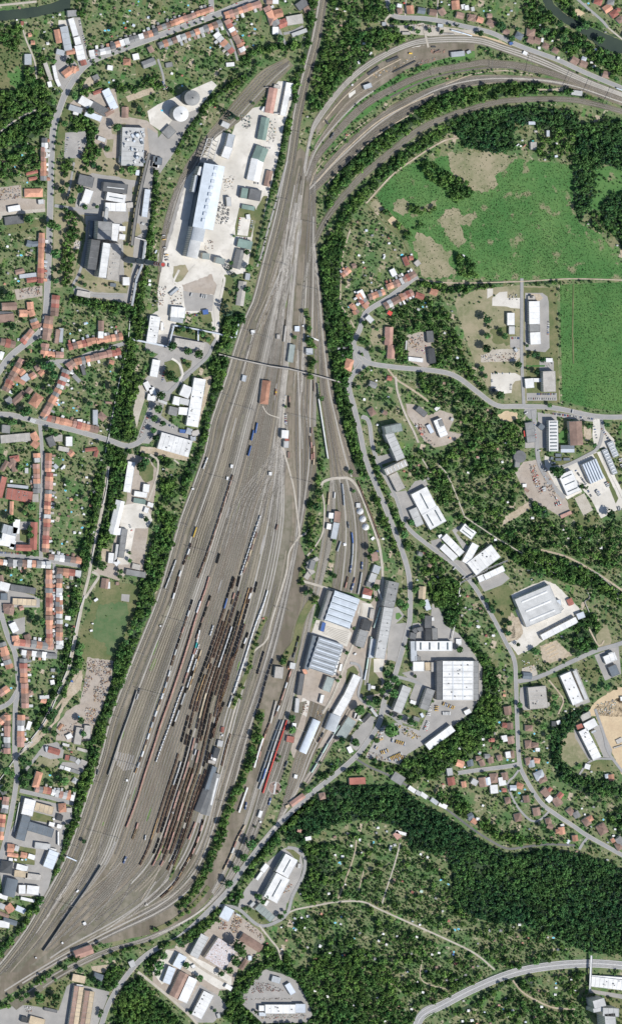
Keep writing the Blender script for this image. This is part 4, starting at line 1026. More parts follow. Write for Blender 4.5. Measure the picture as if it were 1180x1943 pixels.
wood([(450,1780),(470,1790),(466,1830),(445,1830)], .95); wood([(500,1790),(530,1800),(560,1830),(540,1840),(500,1815)], .9)
wood([(585,1820),(650,1815),(700,1795),(745,1850),(755,1900),(790,1925),(760,1960),(590,1960),(602,1900),(560,1845)], .75, .6)
wood([(600,1780),(660,1790),(690,1810),(640,1825),(590,1815)], .8)
belt([(800,1925),(860,1895),(930,1855),(1000,1830),(1040,1822)], 9, .9); belt([(850,1930),(900,1905),(950,1870),(975,1855)], 9, .8)
wood([(975,1860),(1010,1850),(1015,1870),(990,1880)], .8); wood([(1040,1848),(1110,1842),(1112,1880),(1080,1890)], .4)
wood([(560,1740),(640,1725),(700,1725),(790,1770),(850,1800),(930,1850),(880,1880),(790,1925),(740,1850),(700,1795),(650,1815),(560,1800)], .17, .75)
wood([(600,1640),(640,1570),(760,1600),(850,1650),(860,1720),(930,1752),(1040,1775),(1100,1810),(1000,1825),(930,1845),(800,1750),(720,1715),(600,1720)], .12, .65)
wood([(880,1920),(980,1880),(1110,1890),(1110,1960),(860,1960)], .18, .7)
wood([(700,1095),(712,1100),(708,1140),(700,1140)], .3)
belt([(684,1045),(700,1050)], 8, .8)
wood([(890,1010),(940,960),(1010,960),(1060,1000),(1180,1000),(1180,1080),(1100,1070),(1000,1035)], .35, .8)
wood([(1000,960),(1020,950),(1040,970),(1030,985)], 1)
wood([(1060,885),(1072,890),(1068,908),(1050,905),(1042,892)], 1)
# ================================================================ ROADS
sec(0, 0, 1)
road([(500,-20),(483,0),(452,10),(422,23),(402,31),(360,46),(300,68),(229,94),(178,114),(152,135),(127,173),(112,211),(102,244),(98,300),(95,427),(91,529),(87,600),(78,628),(51,651),(20,676),(0,703),(-20,730)], 9, pave=1.6)
road([(400,-20),(402,28)], 8, pave=1)
road([(422,28),(432,60),(445,95),(451,115)], 4, name='street')
road([(496,-10),(515,25),(530,58),(542,84)], 5, name='street'); road([(538,64),(555,60),(575,50)], 5, name='street')
road([(87,690),(102,686),(140,684),(165,673),(185,667),(215,658),(236,652)], 6, name='street', pave=.8)
road([(75,640),(90,672),(108,690),(120,708),(100,748),(76,795)], 5.5, name='street', pave=.8)
road([(-20,783),(0,786),(25,788),(76,801),(140,816),(203,834),(245,846),(275,829),(284,800)], 8, pave=1.2)
road([(76,801),(80,850),(82,900),(79,960),(78,1038),(79,1062)], 5.5, name='street', pave=.8)
road([(-20,1049),(0,1051),(76,1061),(153,1073)], 7, name='street', pave=1)
road([(103,1066),(105,1160),(107,1237)], 4.5, name='street', pave=.6)
road([(28,1227),(70,1233),(109,1238)], 5, name='street', pave=.6)
road([(-8,1130),(0,1155),(15,1206),(30,1244),(36,1308),(30,1341),(29,1430),(33,1464),(28,1509),(15,1578),(2,1629),(-10,1680)], 7.5, pave=1)
road([(-20,1348),(0,1343),(20,1332),(34,1310)], 7, name='street', pave=1)
road([(38,1500),(90,1512),(140,1525)], 6, name='street', pave=.8)
road([(206,885),(196,957),(183,1018),(175,1053),(170,1089),(160,1130),(142,1219),(130,1272),(102,1333),(66,1402),(38,1430),(28,1440)], 5.5, 'path_mat', 'service_road')
road([(175,1085),(188,1093),(178,1110),(162,1135)], 5, 'path_mat', 'lane')
road([(60,1410),(85,1375),(110,1340),(140,1300),(155,1275)], 4, 'dirt_mat', 'lane')
road([(40,40),(50,75),(66,115),(70,150)], 3, 'path_mat', 'footpath')
road([(-20,258),(0,250),(35,225),(70,208)], 3, 'path_mat', 'footpath')
road([(-20,12),(20,8),(70,3)], 4, 'path_mat', 'footpath')
road([(104,390),(140,396),(165,400),(190,398)], 6, name='works_road')
road([(141,308),(132,360),(128,372)], 4, name='works_road')
road([(190,398),(187,430),(168,470),(150,520),(140,545),(175,560),(235,562)], 5, name='works_road')
road([(0,0),(0,0)] if False else [(300,112),(310,145),(312,170)], 4, name='lane')
road([(319,746),(344,722),(392,679),(403,655),(413,639)], 6, name='works_road')
road([(413,645),(410,600),(408,570),(415,540)], 6, 'pale_mat', 'works_road')
road([(418,520),(426,528),(420,560),(412,600)], 5, 'pale_mat', 'works_road')
road([(340,512),(330,535),(345,535),(360,515),(372,503)], 4, 'pale_mat', 'works_road')
road([(275,745),(300,742),(319,746)], 5, name='works_road'); road([(326,680),(340,690),(347,710),(340,722)], 4, 'pale_mat', 'works_road')
road([(275,829),(283,812),(288,799),(286,770)], 6, name='works_road')
road([(330,872),(340,880)], 3, 'path_mat', 'lane'); road([(285,862),(300,875),(296,910),(282,950)], 4, 'path_mat', 'lane')
# east
road([(792,524),(783,529),(738,564),(697,590),(686,612),(681,628),(671,649),(676,670),(684,690),(668,712),(662,735),(671,771),(683,822),(693,870),(713,921),(741,989),(769,1066),(777,1111),(777,1170),(772,1196),(749,1280),(729,1328),(718,1374),(693,1412),(674,1436),(629,1475),(590,1506),(553,1540),(520,1573),(492,1607),(458,1652),(431,1692),(374,1750),(333,1784),(300,1798),(264,1824),(229,1867),(206,1907),(188,1960)], 7.5, pave=1.2)
road([(681,676),(701,689),(752,697),(828,704),(866,715),(904,743),(930,763),(950,771),(985,771),(1050,774),(1131,790),(1200,791)], 7, pave=1.2)
road([(685,790),(694,793),(701,806),(706,844),(718,880),(733,908),(751,944),(766,989),(784,1012),(817,1038),(862,1072),(893,1105),(918,1143),(941,1184),(959,1219),(975,1253),(978,1294),(980,1360),(984,1442),(995,1475),(1023,1520),(1046,1540),(1088,1568),(1116,1587),(1200,1634)], 6, pave=1)
road([(867,1467),(900,1462),(970,1453),(984,1448)], 6, name='street', pave=1)
road([(984,1460),(973,1475),(962,1487),(973,1517),(988,1540),(1007,1557),(1023,1556),(1040,1540)], 4, name='street')
road([(1116,1587),(1105,1600),(1098,1612)], 5, name='street')
road([(982,1293),(1022,1284),(1078,1258),(1129,1235),(1167,1224),(1200,1212)], 8, name='street')
road([(674,1439),(702,1456),(735,1470),(780,1495),(815,1515),(850,1538),(892,1570),(925,1592),(962,1610),(1000,1606),(1040,1602),(1090,1604)], 4, 'asphaltdark_mat', 'forest_road')
road([(780,1980),(800,1925),(840,1906),(898,1876),(970,1847),(1042,1833),(1114,1828),(1160,1830),(1220,1836)], 15.5, name='highway')
hc = catmull([(785,1960),(800,1928),(840,1906),(898,1876),(970,1847),(1042,1833),(1114,1828),(1160,1830),(1220,1836)], 6)
for dd, ww in ((-7, .3), (7, .3), (-.6, .3), (.6, .3)):
    struct('lane_marking', ribbon_mesh('lane_marking', offset(hc, dd-ww), offset(hc, dd+ww), 1.05, 'marking_mat'))
for dd in (-3.8, 3.8):
    cc = offset(hc, dd)
    for i in range(0, len(cc)-1, 2):
        seg = cc[i:i+2]; struct('lane_marking', ribbon_mesh('lane_marking', offset(seg, -.15), offset(seg, .15), 1.05, 'marking_mat'))
road([(1120,1856),(1160,1854),(1220,1860)], 7, name='street')
road([(972,1860),(990,1882),(1020,1900),(1050,1912),(1090,1915)], 3, 'dirt_mat', 'lane')
road([(546,1733),(560,1726),(600,1718),(641,1711),(687,1711),(721,1726),(790,1757),(848,1783),(900,1809),(938,1840)], 3.2, 'path_mat', 'lane')
road([(722,1722),(735,1680),(748,1640),(759,1599)], 2.6, 'path_mat', 'lane')
road([(640,1708),(655,1670),(672,1620),(676,1590)], 2.2, 'dirt_mat', 'footpath'); road([(680,1690),(690,1650)], 1.8, 'dirt_mat', 'footpath'); road([(800,1820),(800,1860),(850,1878)], 1.8, 'dirt_mat', 'footpath')
road([(414,1718),(451,1724),(492,1756),(529,1747),(546,1730),(555,1700),(575,1660),(578,1630),(565,1612),(545,1608)], 6, name='works_road')
road([(492,1756),(515,1785),(527,1800),(535,1825)], 3.5, 'path_mat', 'lane')
road([(262,1844),(290,1866),(327,1897),(365,1932),(385,1960)], 5, 'path_mat', 'lane')
road([(333,1795),(380,1835),(430,1865)], 5, 'path_mat', 'works_road')
road([(732,-20),(736,10),(742,27),(760,33),(803,35),(842,41),(880,50),(931,62),(982,86),(1058,114),(1110,138),(1200,176)], 7, pave=1)
road([(770,-10),(768,30)], 2.5, 'path_mat', 'lane'); road([(831,-10),(828,34)], 2.5, 'path_mat', 'lane')
road([(742,27),(730,40),(745,50),(790,48),(802,45),(805,60),(812,90)], 4, 'path_mat', 'lane')
road([(1085,-10),(1110,12),(1140,38),(1152,52)], 5, name='street'); road([(1152,52),(1180,75),(1200,90)], 3, 'path_mat', 'lane')
road([(989,528),(989,600),(989,680),(993,770)], 6, name='estate_road')
road([(792,530),(830,535),(880,537),(989,534),(1083,529),(1200,532)], 2.2, 'dirt_mat', 'field_track')
road([(870,262),(847,265),(815,282),(783,303),(743,333),(694,386)], 3.2, 'dirt_mat', 'field_track')
road([(694,386),(720,415),(760,452),(780,490)], 2.2, 'lawn_mat', 'field_track')
road([(664,435),(655,465),(649,488),(648,515),(646,541),(645,575)], 2.5, 'dirt_mat', 'footpath')
road([(645,578),(660,600),(672,622)], 2.5, 'dirt_mat', 'footpath')
road([(1085,640),(1087,540)], 2.5, 'lawn_mat', 'field_track'); road([(1087,690),(1086,640)], 2.5, 'lawn_mat', 'field_track')
road([(735,700),(752,720),(775,735),(800,752),(812,762)], 3.5, 'dirt_mat', 'lane')
road([(750,715),(754,745),(768,785),(785,820),(793,840)], 4, 'path_mat', 'lane')
road([(800,870),(812,890)], 2, 'path_mat', 'footpath')
road([(1010,778),(1017,830),(1020,870),(1032,900),(1055,930),(1070,945)], 8, name='estate_road')
road([(1058,888),(1080,880),(1110,865),(1133,850),(1142,820),(1140,795)], 6, name='estate_road')
road([(1140,855),(1155,890),(1175,930),(1200,985)], 6, 'pale_mat', 'estate_road')
road([(880,980),(910,1000),(940,1020),(990,1050)], 2, 'path_mat', 'footpath'); road([(830,880),(850,905),(880,978)], 2, 'path_mat', 'footpath')
road([(1025,1043),(1070,1055),(1110,1075),(1150,1100),(1200,1135)], 3.5, 'dirt_mat', 'field_track')
road([(1040,1290),(1060,1315),(1068,1330),(1058,1355)], 3, 'dirt_mat', 'footpath')
road([(1115,1190),(1135,1225),(1145,1215)], 3, 'dirt_mat', 'footpath')
road([(1128,1345),(1145,1395),(1155,1430),(1200,1490)], 5, name='estate_road'); road([(1160,1440),(1130,1440),(1112,1450),(1098,1470)], 4, name='estate_road')
road([(762,1375),(740,1355),(729,1335)], 5, name='works_road')
road([(749,1283),(790,1295),(830,1320)], 6, name='works_road')
# yard lanes
YL = 'path_mat'
road([(542,750),(537,800),(538,850),(548,890),(557,926),(563,970),(567,1002),(567,1018),(556,1034),(548,1050),(543,1086),(530,1130),(515,1180),(507,1212),(495,1225),(482,1236),(474,1262),(465,1290),(456,1313),(441,1361),(432,1400)], 3.2, YL, 'yard_lane', block_=False)
road([(545,305),(535,340),(524,382),(510,430),(496,483),(488,506)], 3.6, 'lot_mat', 'yard_lane', block_=False)
road([(608,925),(612,915),(626,909),(645,907),(664,909),(682,933),(702,984),(718,1032),(724,1070),(725,1099),(722,1139),(715,1152)], 5, YL, 'depot_lane')
road([(608,925),(615,960),(612,1010),(595,1040),(582,1055)], 3, YL, 'depot_lane'); road([(567,1018),(580,1012),(590,1000)], 4, YL, 'yard_lane')
road([(575,1103),(600,1110),(640,1123),(683,1143),(682,1175),(675,1205),(668,1227),(655,1258),(648,1278),(638,1305),(627,1329),(612,1354)], 4.5, YL, 'depot_lane')
road([(664,1258),(680,1262),(686,1285),(680,1320),(700,1340),(715,1350)], 5, name='depot_lane')
road([(498,770),(508,785),(530,793)], 1.8, YL, 'footpath', block_=False)
road([(560,1380),(590,1395),(600,1410)], 1.5, YL, 'footpath', block_=False)

# ================================================================ RAILWAY
F1 = [(-30,1866),(0,1840),(51,1774),(89,1710),(127,1640),(153,1572),(175,1506),(199,1436),(216,1368),(249,1280),(275,1215),(305,1140),(324,1076),(342,1012),(352,980),(382,900),(398,850),(408,800),(434,724),(449,674),(472,604),(487,572),(510,484),(530,408),(551,306),(562,229),(574,172),(589,114),(600,71),(612,0),(614,-20)]
c = line(F1, 4, 4.3, 'yardpale_mat' if False else 'yard_mat', 3)
g0 = [(8,1845),(62,1778),(100,1715),(140,1645),(166,1578),(188,1512),(212,1440),(230,1375),(264,1286),(290,1220),(320,1145),(340,1078),(358,1014),(370,980),(398,900),(413,850),(426,800),(450,724),(464,674),(484,604),(500,572),(524,484),(542,408),(560,330),(570,295)]
g1 = [(30,1850),(75,1800),(130,1730),(200,1640),(232,1560),(258,1480),(285,1400),(320,1300),(360,1180),(395,1080),(432,960),(455,880),(475,800),(497,720),(515,640),(535,540),(555,440),(568,360),(576,300)]
g2 = [(60,1832),(110,1795),(180,1735),(270,1650),(305,1580),(335,1490),(362,1400),(400,1280),(440,1150),(470,1040),(495,950),(512,880),(525,800),(532,740),(538,690),(545,600),(560,480),(572,370),(580,300)]
g3 = [(70,1842),(130,1800),(250,1742),(335,1680),(385,1600),(415,1500),(440,1400),(470,1285),(500,1180),(523,1090),(538,1000),(540,940),(538,860),(538,800),(542,740),(548,690),(556,600),(566,480),(576,370),(584,300)]
g4 = [(0,1880),(110,1812),(210,1757),(305,1705),(362,1640),(395,1560),(420,1480),(450,1390),(485,1290),(515,1190),(540,1100),(558,1020),(560,940),(553,860),(552,780),(556,720),(562,640),(572,520),(582,400),(588,310)]
g5 = [(0,1896),(110,1828),(215,1775),(325,1722),(400,1652),(432,1560),(452,1490),(474,1400),(505,1300),(530,1210),(552,1110),(568,1020),(584,940),(597,860),(598,780),(600,700),(600,620),(600,520),(598,420),(598,310)]
def fam_y(A, Bg, n, mat, ends=None, bed=None, pad=2):
    a, b = resample_y(A, 110), resample_y(Bg, 110)
    t0, t1 = max(a[0,1], b[0,1]), min(a[-1,1], b[-1,1])
    t = np.linspace(t0, t1, 110)
    a = np.stack([np.interp(t, a[:,1], a[:,0]), t], 1); b = np.stack([np.interp(t, b[:,1], b[:,0]), t], 1)
    u = np.array([1.0, 0]); ZG[0] += .008
    struct('railway_ground', ribbon_mesh('railway_ground', a-u*pad, b+u*pad, ZG[0], mat))
    fill(block, [tuple(p) for p in a-u*pad] + [tuple(p) for p in (b+u*pad)[::-1]], True)
    for i in range(n):
        f = (i+.5)/n; c = a+(b-a)*f; i0, i1 = 0, len(c)
        if ends: i0 = int(R.uniform(0, ends[0])*110); i1 -= int(R.uniform(0, ends[1])*110)
        track(c[i0:i1], bed)
area('railway_ground', [(-20,1925),(0,1900),(150,1800),(300,1770),(360,1745),(420,1680),(460,1590),(500,1450),(545,1300),(600,1120),(560,1000),(600,900),(600,600),(600,310),(570,280),(545,310),(475,580),(420,740),(380,880),(340,1000),(290,1150),(200,1400),(150,1560),(90,1700),(0,1820),(-20,1840)], 'yardbrown_mat', 'lot2')
fam_y(g0, g1, 12, 'yard_mat', (.30, .12)); fam_y(g1, g2, 14, 'yardbrown_mat', (.32, .15)); fam_y(g2, g3, 12, 'yard_mat', (.32, .15)); fam_y(g4, g5, 7, 'yardbrown_mat', (.22, .1))
g6 = [(592,470),(600,560),(604,650),(608,730),(617,800),(626,870),(628,905)]
g7 = [(597,460),(608,560),(616,640),(630,740),(650,820),(668,880),(680,905)]
family(g6, g7, 6, 'yardbrown_mat', 2)
family([(628,905),(622,960),(612,1020),(598,1100),(580,1180),(562,1260),(545,1340),(522,1420)], [(632,905),(636,960),(630,1020),(618,1080),(598,1150),(585,1210),(566,1290),(545,1370)], 5, 'yard_mat', 2)
family([(632,907),(640,960),(640,1020),(634,1080),(630,1118)], [(672,907),(690,970),(698,1030),(696,1090),(688,1130)], 9, 'yard_mat', 1)
family([(545,1340),(520,1420),(495,1490),(478,1550),(455,1610),(420,1680),(370,1735),(280,1778),(190,1806),(100,1850),(20,1905)], [(580,1330),(556,1400),(535,1470),(508,1530),(485,1590),(452,1650),(410,1705),(350,1750),(280,1786),(195,1814),(110,1858),(30,1915)], 7, 'yard_mat', 2, ends=(.1, .45))
family([(590,1330),(575,1400),(560,1440),(525,1560),(490,1600)], [(640,1350),(600,1420),(575,1480),(545,1535),(500,1600)], 5, 'yardbrown_mat', 2)
family([(668,1165),(700,1160),(690,1220),(683,1290)] if False else [(718,1150),(708,1190),(698,1240),(690,1300)], [(726,1155),(716,1195),(706,1240),(698,1300)], 2, 'lawn_mat', 1, ground=False)
line([(660,1345),(630,1400),(605,1445),(580,1485)], 3, 5, 'lotbrown_mat', 1)
# cement branch
family([(545,112),(500,135),(462,175),(422,222),(372,285),(345,330),(318,400),(304,470),(298,560)], [(555,122),(528,150),(490,190),(450,232),(408,262),(376,310),(352,340),(330,400),(312,470)], 6, 'yardgreen_mat', 3, ends=(.05, .3))
area('concrete_apron', [(283,295),(300,262),(330,225),(372,208),(378,212),(350,250),(330,290),(310,320),(300,335)], 'lot_mat', 'lot2')
# north-eastern curves
family([(576,320),(586,262),(600,222),(651,157),(702,114),(765,83),(816,71),(900,70),(956,86),(1022,108),(1109,148),(1180,176),(1210,188)], [(578,330),(590,266),(604,234),(655,166),(706,124),(768,92),(818,82),(900,82),(955,98),(1022,122),(1108,158),(1180,184),(1210,197)], 3, 'yard_mat', 2, bed='bed4_mat')
family([(578,330),(596,280),(625,235),(660,190),(700,160),(750,130),(800,112)], [(580,335),(600,285),(632,245),(668,204),(705,175)], 3, 'yardbrown_mat', 2, ends=(0, .2))
family([(580,340),(602,290),(676,206),(742,165),(816,133),(900,117),(931,115),(1007,124),(1083,148),(1180,186),(1210,200)], [(584,345),(608,296),(682,214),(746,173),(820,141),(900,126),(931,125),(1007,134),(1083,156),(1180,192),(1210,208)], 3, 'yard_mat', 2, bed='bed3_mat')
line([(740,185),(790,160),(830,145),(900,131),(960,128),(1020,138)], 1, 4, 'yard_mat', 2)
family([(586,350),(605,330),(638,292),(702,234),(752,198),(824,166),(900,146),(1000,148),(1083,160),(1180,192)], [(588,372),(612,348),(652,312),(715,256),(765,222),(826,180),(900,160),(1000,153),(1083,165),(1180,198)], 6, 'yardbrown_mat', 3, ends=(0,.25))
family([(566,610),(576,530),(588,470),(613,416),(644,374),(684,330),(724,296),(790,244),(846,218),(880,206),(956,188),(1058,184),(1120,192),(1210,216)], [(572,615),(582,535),(594,478),(620,422),(650,382),(690,338),(730,305),(794,253),(848,226),(882,214),(956,196),(1058,192),(1120,200),(1210,224)], 2, 'yard_mat', 1.5, bed='bed1_mat')
fam_y([(70,1850),(210,1752),(335,1682),(386,1600),(416,1500),(441,1400),(472,1285),(502,1180),(524,1090),(540,1000),(543,940)], [(100,1818),(215,1757),(352,1682),(392,1600),(420,1480),(450,1390),(483,1290),(513,1190),(536,1100),(551,1010),(552,940)], 2, 'yard_mat', (.2, .2))
def ybelt(pts, w, t=1.0, b=.3, k=1):
    c = catmull(pts, 8); P_ = [tuple(p) for p in offset(c, w/2)] + [tuple(p) for p in offset(c, -w/2)[::-1]]
    fill(block, P_, False); fill(dens_t, P_, t); fill(dens_b, P_, b); fill(kindm, P_, k)
    NL[0] += 1; struct('forest_floor', ribbon_mesh('forest_floor', offset(c, w/2+.5), offset(c, -w/2-.5), .84+.0005*NL[0], 'lawn_mat'))
sec(0, 0, 1)
ybelt([(600,1130),(585,1150),(570,1180),(560,1220),(545,1240),(535,1262)], 13, .7, .5)
ybelt([(494,1345),(484,1400),(464,1464),(436,1527),(413,1591),(390,1650),(365,1695),(335,1722)], 16)
ybelt([(505,1170),(490,1200),(480,1230),(470,1270),(450,1320),(440,1345)], 7, .3, .8)
ybelt([(587,950),(590,985),(585,1020),(592,1045),(575,1080),(570,1110)], 11, .8)
ybelt([(600,905),(606,930),(600,960),(590,980)], 9, .8)
ybelt([(580,585),(585,620),(582,650)], 8, .9); ybelt([(588,640),(590,690),(588,720)], 12, .6)
ybelt([(597,810),(605,870),(610,900)], 5, .5)
family([(556,1255),(532,1335),(508,1408),(486,1478),(466,1545),(440,1615),(400,1690)], [(562,1275),(541,1345),(518,1414),(494,1486),(473,1552),(446,1622),(405,1698)], 3, 'yardbrown_mat', 2)
family([(548,1250),(556,1200),(572,1150),(580,1100)], [(556,1262),(572,1200),(588,1150),(594,1100)], 3, 'yardgreen_mat', 2)
for pts_, w_ in (([(600,345),(650,290),(712,234),(765,203),(822,178)], 2.4), ([(618,352),(665,302),(722,252),(770,222),(800,207)], 2.0), ([(588,352),(603,318),(655,262),(700,226)], 1.6), ([(612,232),(655,182),(705,142),(760,112)], 2.2), ([(845,160),(900,140),(960,134),(1010,142)], 2)):
    struct('ash_path', ribbon_mesh('ash_path', offset(catmull(pts_, 6), -w_/2), offset(catmull(pts_, 6), w_/2), .86, 'dirt_mat'))
# turnout fans crossing the through tracks
RY = {k: resample_y(v, 160) for k, v in dict(g0=g0, g1=g1, g2=g2, g3=g3, g4=g4, g5=g5).items()}
def gx(k, y): return float(np.interp(y, RY[k][:,1], RY[k][:,0]))
def across(f, y):          # f 0..3 runs over the guides g0..g3
    ks = ['g0','g1','g2','g3']; i = min(int(f), 2); return gx(ks[i], y)+(gx(ks[i+1], y)-gx(ks[i], y))*(f-i)
for j in range(18):        # northern throat
    y0 = R.uniform(310, 480); f0 = R.uniform(.3, 2.6); f1 = min(2.95, max(.05, f0+R.choice([-1, 1])*R.uniform(.5, 1.4))); L_ = R.uniform(170, 300)
    track(resample([(across(f0, y0), y0), (across(f0+(f1-f0)*.2, y0+L_*.35), y0+L_*.35), (across(f0+(f1-f0)*.8, y0+L_*.7), y0+L_*.7), (across(f1, y0+L_), y0+L_)], 40))
for j in range(15):        # fan below the signal station
    f1 = 1.2+j*.12; y1 = 1010+R.uniform(-30, 40)
    track(resample([(542+R.uniform(-4, 4), 790+R.uniform(-20, 20)), ((542+across(f1, 880))/2+4, 870), (across(f1, 950), 950), (across(f1, y1), y1)], 40), R.choice(['bed0_mat','bed3_mat','bed1_mat']))
for j in range(14):        # southern throat
    y1 = R.uniform(1700, 1790); f0 = R.uniform(.1, 2.9); f1 = min(2.95, max(.05, f0+R.choice([-1, 1])*R.uniform(.3, .9))); y0 = y1-R.uniform(90, 150)
    track(resample([(across(f0, y0), y0), (across((f0+f1)/2, (y0+y1)/2), (y0+y1)/2), (across(f1, y1), y1)], 30))
for j in range(8):         # eastern fan under the footbridge
    y0 = R.uniform(600, 700); k0 = R.random(); k1 = R.random(); xa = gx('g4', y0)+(gx('g5', y0)-gx('g4', y0))*k0; y1 = y0+R.uniform(100, 180); xb = gx('g4', y1)+(gx('g5', y1)-gx('g4', y1))*k1
    track(resample([(xa, y0), ((xa*2+xb)/3, y0+(y1-y0)*.35), (xb, y1)], 24))
# dirt, ash and weeds lying between the tracks
for mt, n, lo, hi in (('yardgreen_mat', 30, 10, 40), ('lot_mat', 16, 12, 50), ('yardbrown_mat', 14, 10, 40), ('scrub_mat', 22, 6, 30), ('bed0_mat', 26, 10, 40)):
    for j in range(n):
        y = R.uniform(330, 1700); f = R.uniform(0, 3); x = across(f, y); L_ = R.uniform(lo, hi); wd = R.uniform(1.2, 4.5); x2 = across(f, min(y+L_, 1760))
        P4 = [(x-wd/2, y), (x+wd/2, y+R.uniform(-3, 3)), ((x+x2)/2+wd*.8, y+L_/2), (x2+wd/2, y+L_), (x2-wd/2, y+L_+R.uniform(-3, 3)), ((x+x2)/2-wd*.7, y+L_/2)]
        NL[0] += 1; me = mesh_from('yard_patch', [(*W(*p), .575+.0002*(NL[0] % 300)) for p in P4], [tuple(range(6))], [M(mt)])
        if me.polygons[0].normal.z < 0: me.flip_normals()
        struct('yard_patch', me)
sec(0, 0, 1)
ybelt([(396,1682),(370,1714),(325,1750),(285,1768)], 7, .8, .5); ybelt([(432,1722),(385,1750),(342,1782),(300,1796)], 9, 1, .5); ybelt([(290,1790),(240,1800),(195,1818)], 6, .7, .6); ybelt([(322,1670),(334,1640),(344,1608)], 4, 0, .9)
# gantries across the lines
sec(0, 0, 1)
for i in range(3, 106, 7):
    k = i; t = c[min(k+1, len(c)-1)]-c[k-1]; t = t/np.hypot(*t); n = np.array([-t[1], t[0]])
    if n[0] < 0: n = -n
    gantry(tuple(c[k]-n*9), n, 19)
ya, yb, yc = resample_y(g0, 24), resample_y(g1, 24), resample_y(g5, 24)
for k in range(3, 23, 2):
    y = ya[k,1]; x0 = ya[k,0]; x1 = np.interp(y, yb[:,1], yb[:,0]); u = np.array([1, .28]); u /= np.hypot(*u)
    gantry((x0+1, y), u, max(20, x1-x0)); 
for y in range(420, 1640, 122):
    a4, a5 = resample_y(g4, 60), resample_y(g5, 60); x0 = np.interp(y, a4[:,1], a4[:,0]); x1 = np.interp(y, a5[:,1], a5[:,0]); u = np.array([1, .25]); u /= np.hypot(*u)
    gantry((x0-3, y), u, x1-x0+8)
for p, u, w in (((650,155),(.65,.75),16),((700,172),(.5,.85),16),((742,160),(.4,.9),16),((816,128),(.25,.97),18),((931,112),(-.05,1),18),((1007,105),(-.25,.97),40),((1083,135),(-.4,.9),36),((1120,150),(-.4,.9),40),((1160,168),(-.4,.9),36),((676,200),(.6,.8),16),((640,245),(.7,.7),16)):
    u = np.array(u); u = u/np.hypot(*u); gantry(p, u, w)
# retaining wall
sec(0, 1643)
# ================================================================ LANDMARK STRUCTURES
sec(0, 0, 1)
# power station chimney: base and top as read from its foot and its shadow
X, Y = W(240, 492)
r = obj('chimney', None, None, (X, Y, 0)); setlabel(r, 'very tall striped concrete chimney of the power station throwing a long shadow', 'chimney')
CH = 172; mb = MB(); mb.cyl(0, 0, 0, CH, 7.8, 4.7, 32); obj('shaft', mb.mesh('shaft', 'slate'), r)
for i, mt in enumerate(['redband','palesteel','redband','palesteel','redband','palesteel','redband']):
    mb = MB(); z0, z1 = CH+i*6, CH+6+i*6; mb.cyl(0, 0, z0, z1, 4.7-.05*i, 4.65-.05*i, 32); obj('painted_band', mb.mesh('painted_band', mt), r)
for z in (70, 120, CH, CH+40):
    mb = MB(); rad = 7.8-3.1*min(z, CH)/CH; mb.cyl(0, 0, z, z+.5, rad+1.6, rad+1.6, 24); mb.cyl(0, 0, z+.5, z+1.5, rad+1.6, rad+1.6, 24); obj('walkway', mb.mesh('walkway', 'steel'), r)
fill(block, rect(240, 492, 14, 14, 0), True)
# silos
for (tx, ty, mt, d) in ((367,188,'grey','large round silo with grey conical roof, the northern of the pair'),(345.5,218,'white','large round silo with bright white domed roof, the southern of the pair')):
    h = 30; x, y = tx-LEAN[0]*h, ty-LEAN[1]*h; X, Y = W(x, y)
    r = obj('silo', None, None, (X, Y, 0)); setlabel(r, d, 'silo')
    mb = MB(); mb.cyl(0, 0, 0, h-4, 18, 18, 48); obj('wall', mb.mesh('silo_wall', 'concrete' if mt == 'white' else 'grey'), r)
    mb = MB(); mb.cyl(0, 0, h-4, h+1.2, 18.4, 1.8, 48); obj('roof', mb.mesh('silo_roof', mt), r)
    mb = MB(); mb.cyl(0, 0, h+1.2, h+3, 1.7, 1.5, 12); obj('roof_vent', mb.mesh('silo_vent', 'steel'), r)
    fill(block, rect(x, y, 34, 34, 0), True)
sec(300, 0)
B('''60 960 110 1010 80 6 f grey
830 650 830 655 60 5 f concrete
865 660 830 845 62 9 g pink
982 620 965 720 50 7 f white
960 720 930 865 42 7 f white
890 635 885 660 45 5 f concrete
780 810 810 830 35 5 f white
885 845 885 850 40 5 f lightgrey
805 880 775 1045 60 9 g green
478 920 530 945 40 7 b lightgrey
552 1005 530 1100 50 13 f bluegrey
530 1100 500 1180 60 12 f white
1040 60 1110 10 60 6 f darkgrey
900 190 960 165 60 6 g red
960 160 1080 140 70 6 f concrete
1000 265 1110 225 30 4 f lightgrey
1090 80 1130 60 40 5 f brown
830 160 870 150 70 7 h brown
855 230 900 230 55 6 f white
870 110 930 95 60 7 g orange
510 485 570 480 30 4 f white
60 490 110 480 35 4 f grey
600 380 650 370 70 7 h brown''')
row(10,345, 480,172, 14, 11.5, 'g', 8, 1)
row(500,120, 770,28, 8, 12, 'b', 8, 1)
row(0,218, 415,65, 13, 10, 'o', 8, -1)
row(515,150, 640,385, 8, 11, 'm', 8, -1)
row(430,250, 560,395, 5, 12, 'm', 7, 1)
row(810,50, 890,190, 4, 12, 'm', 7, -1)
row(810,10, 900,10, 2, 10, 'g', 7)
sheds('370 70;160 120;230 70;50 90 lightgrey;140 390;105 550;720 250 concrete;700 180;590 150;950 10;1060 20;1120 80;330 140;500 340;640 40')
pools('390 355;725 218;710 338;720 215;225 40;180 640;630 265;30 825')
sec(0, 0)
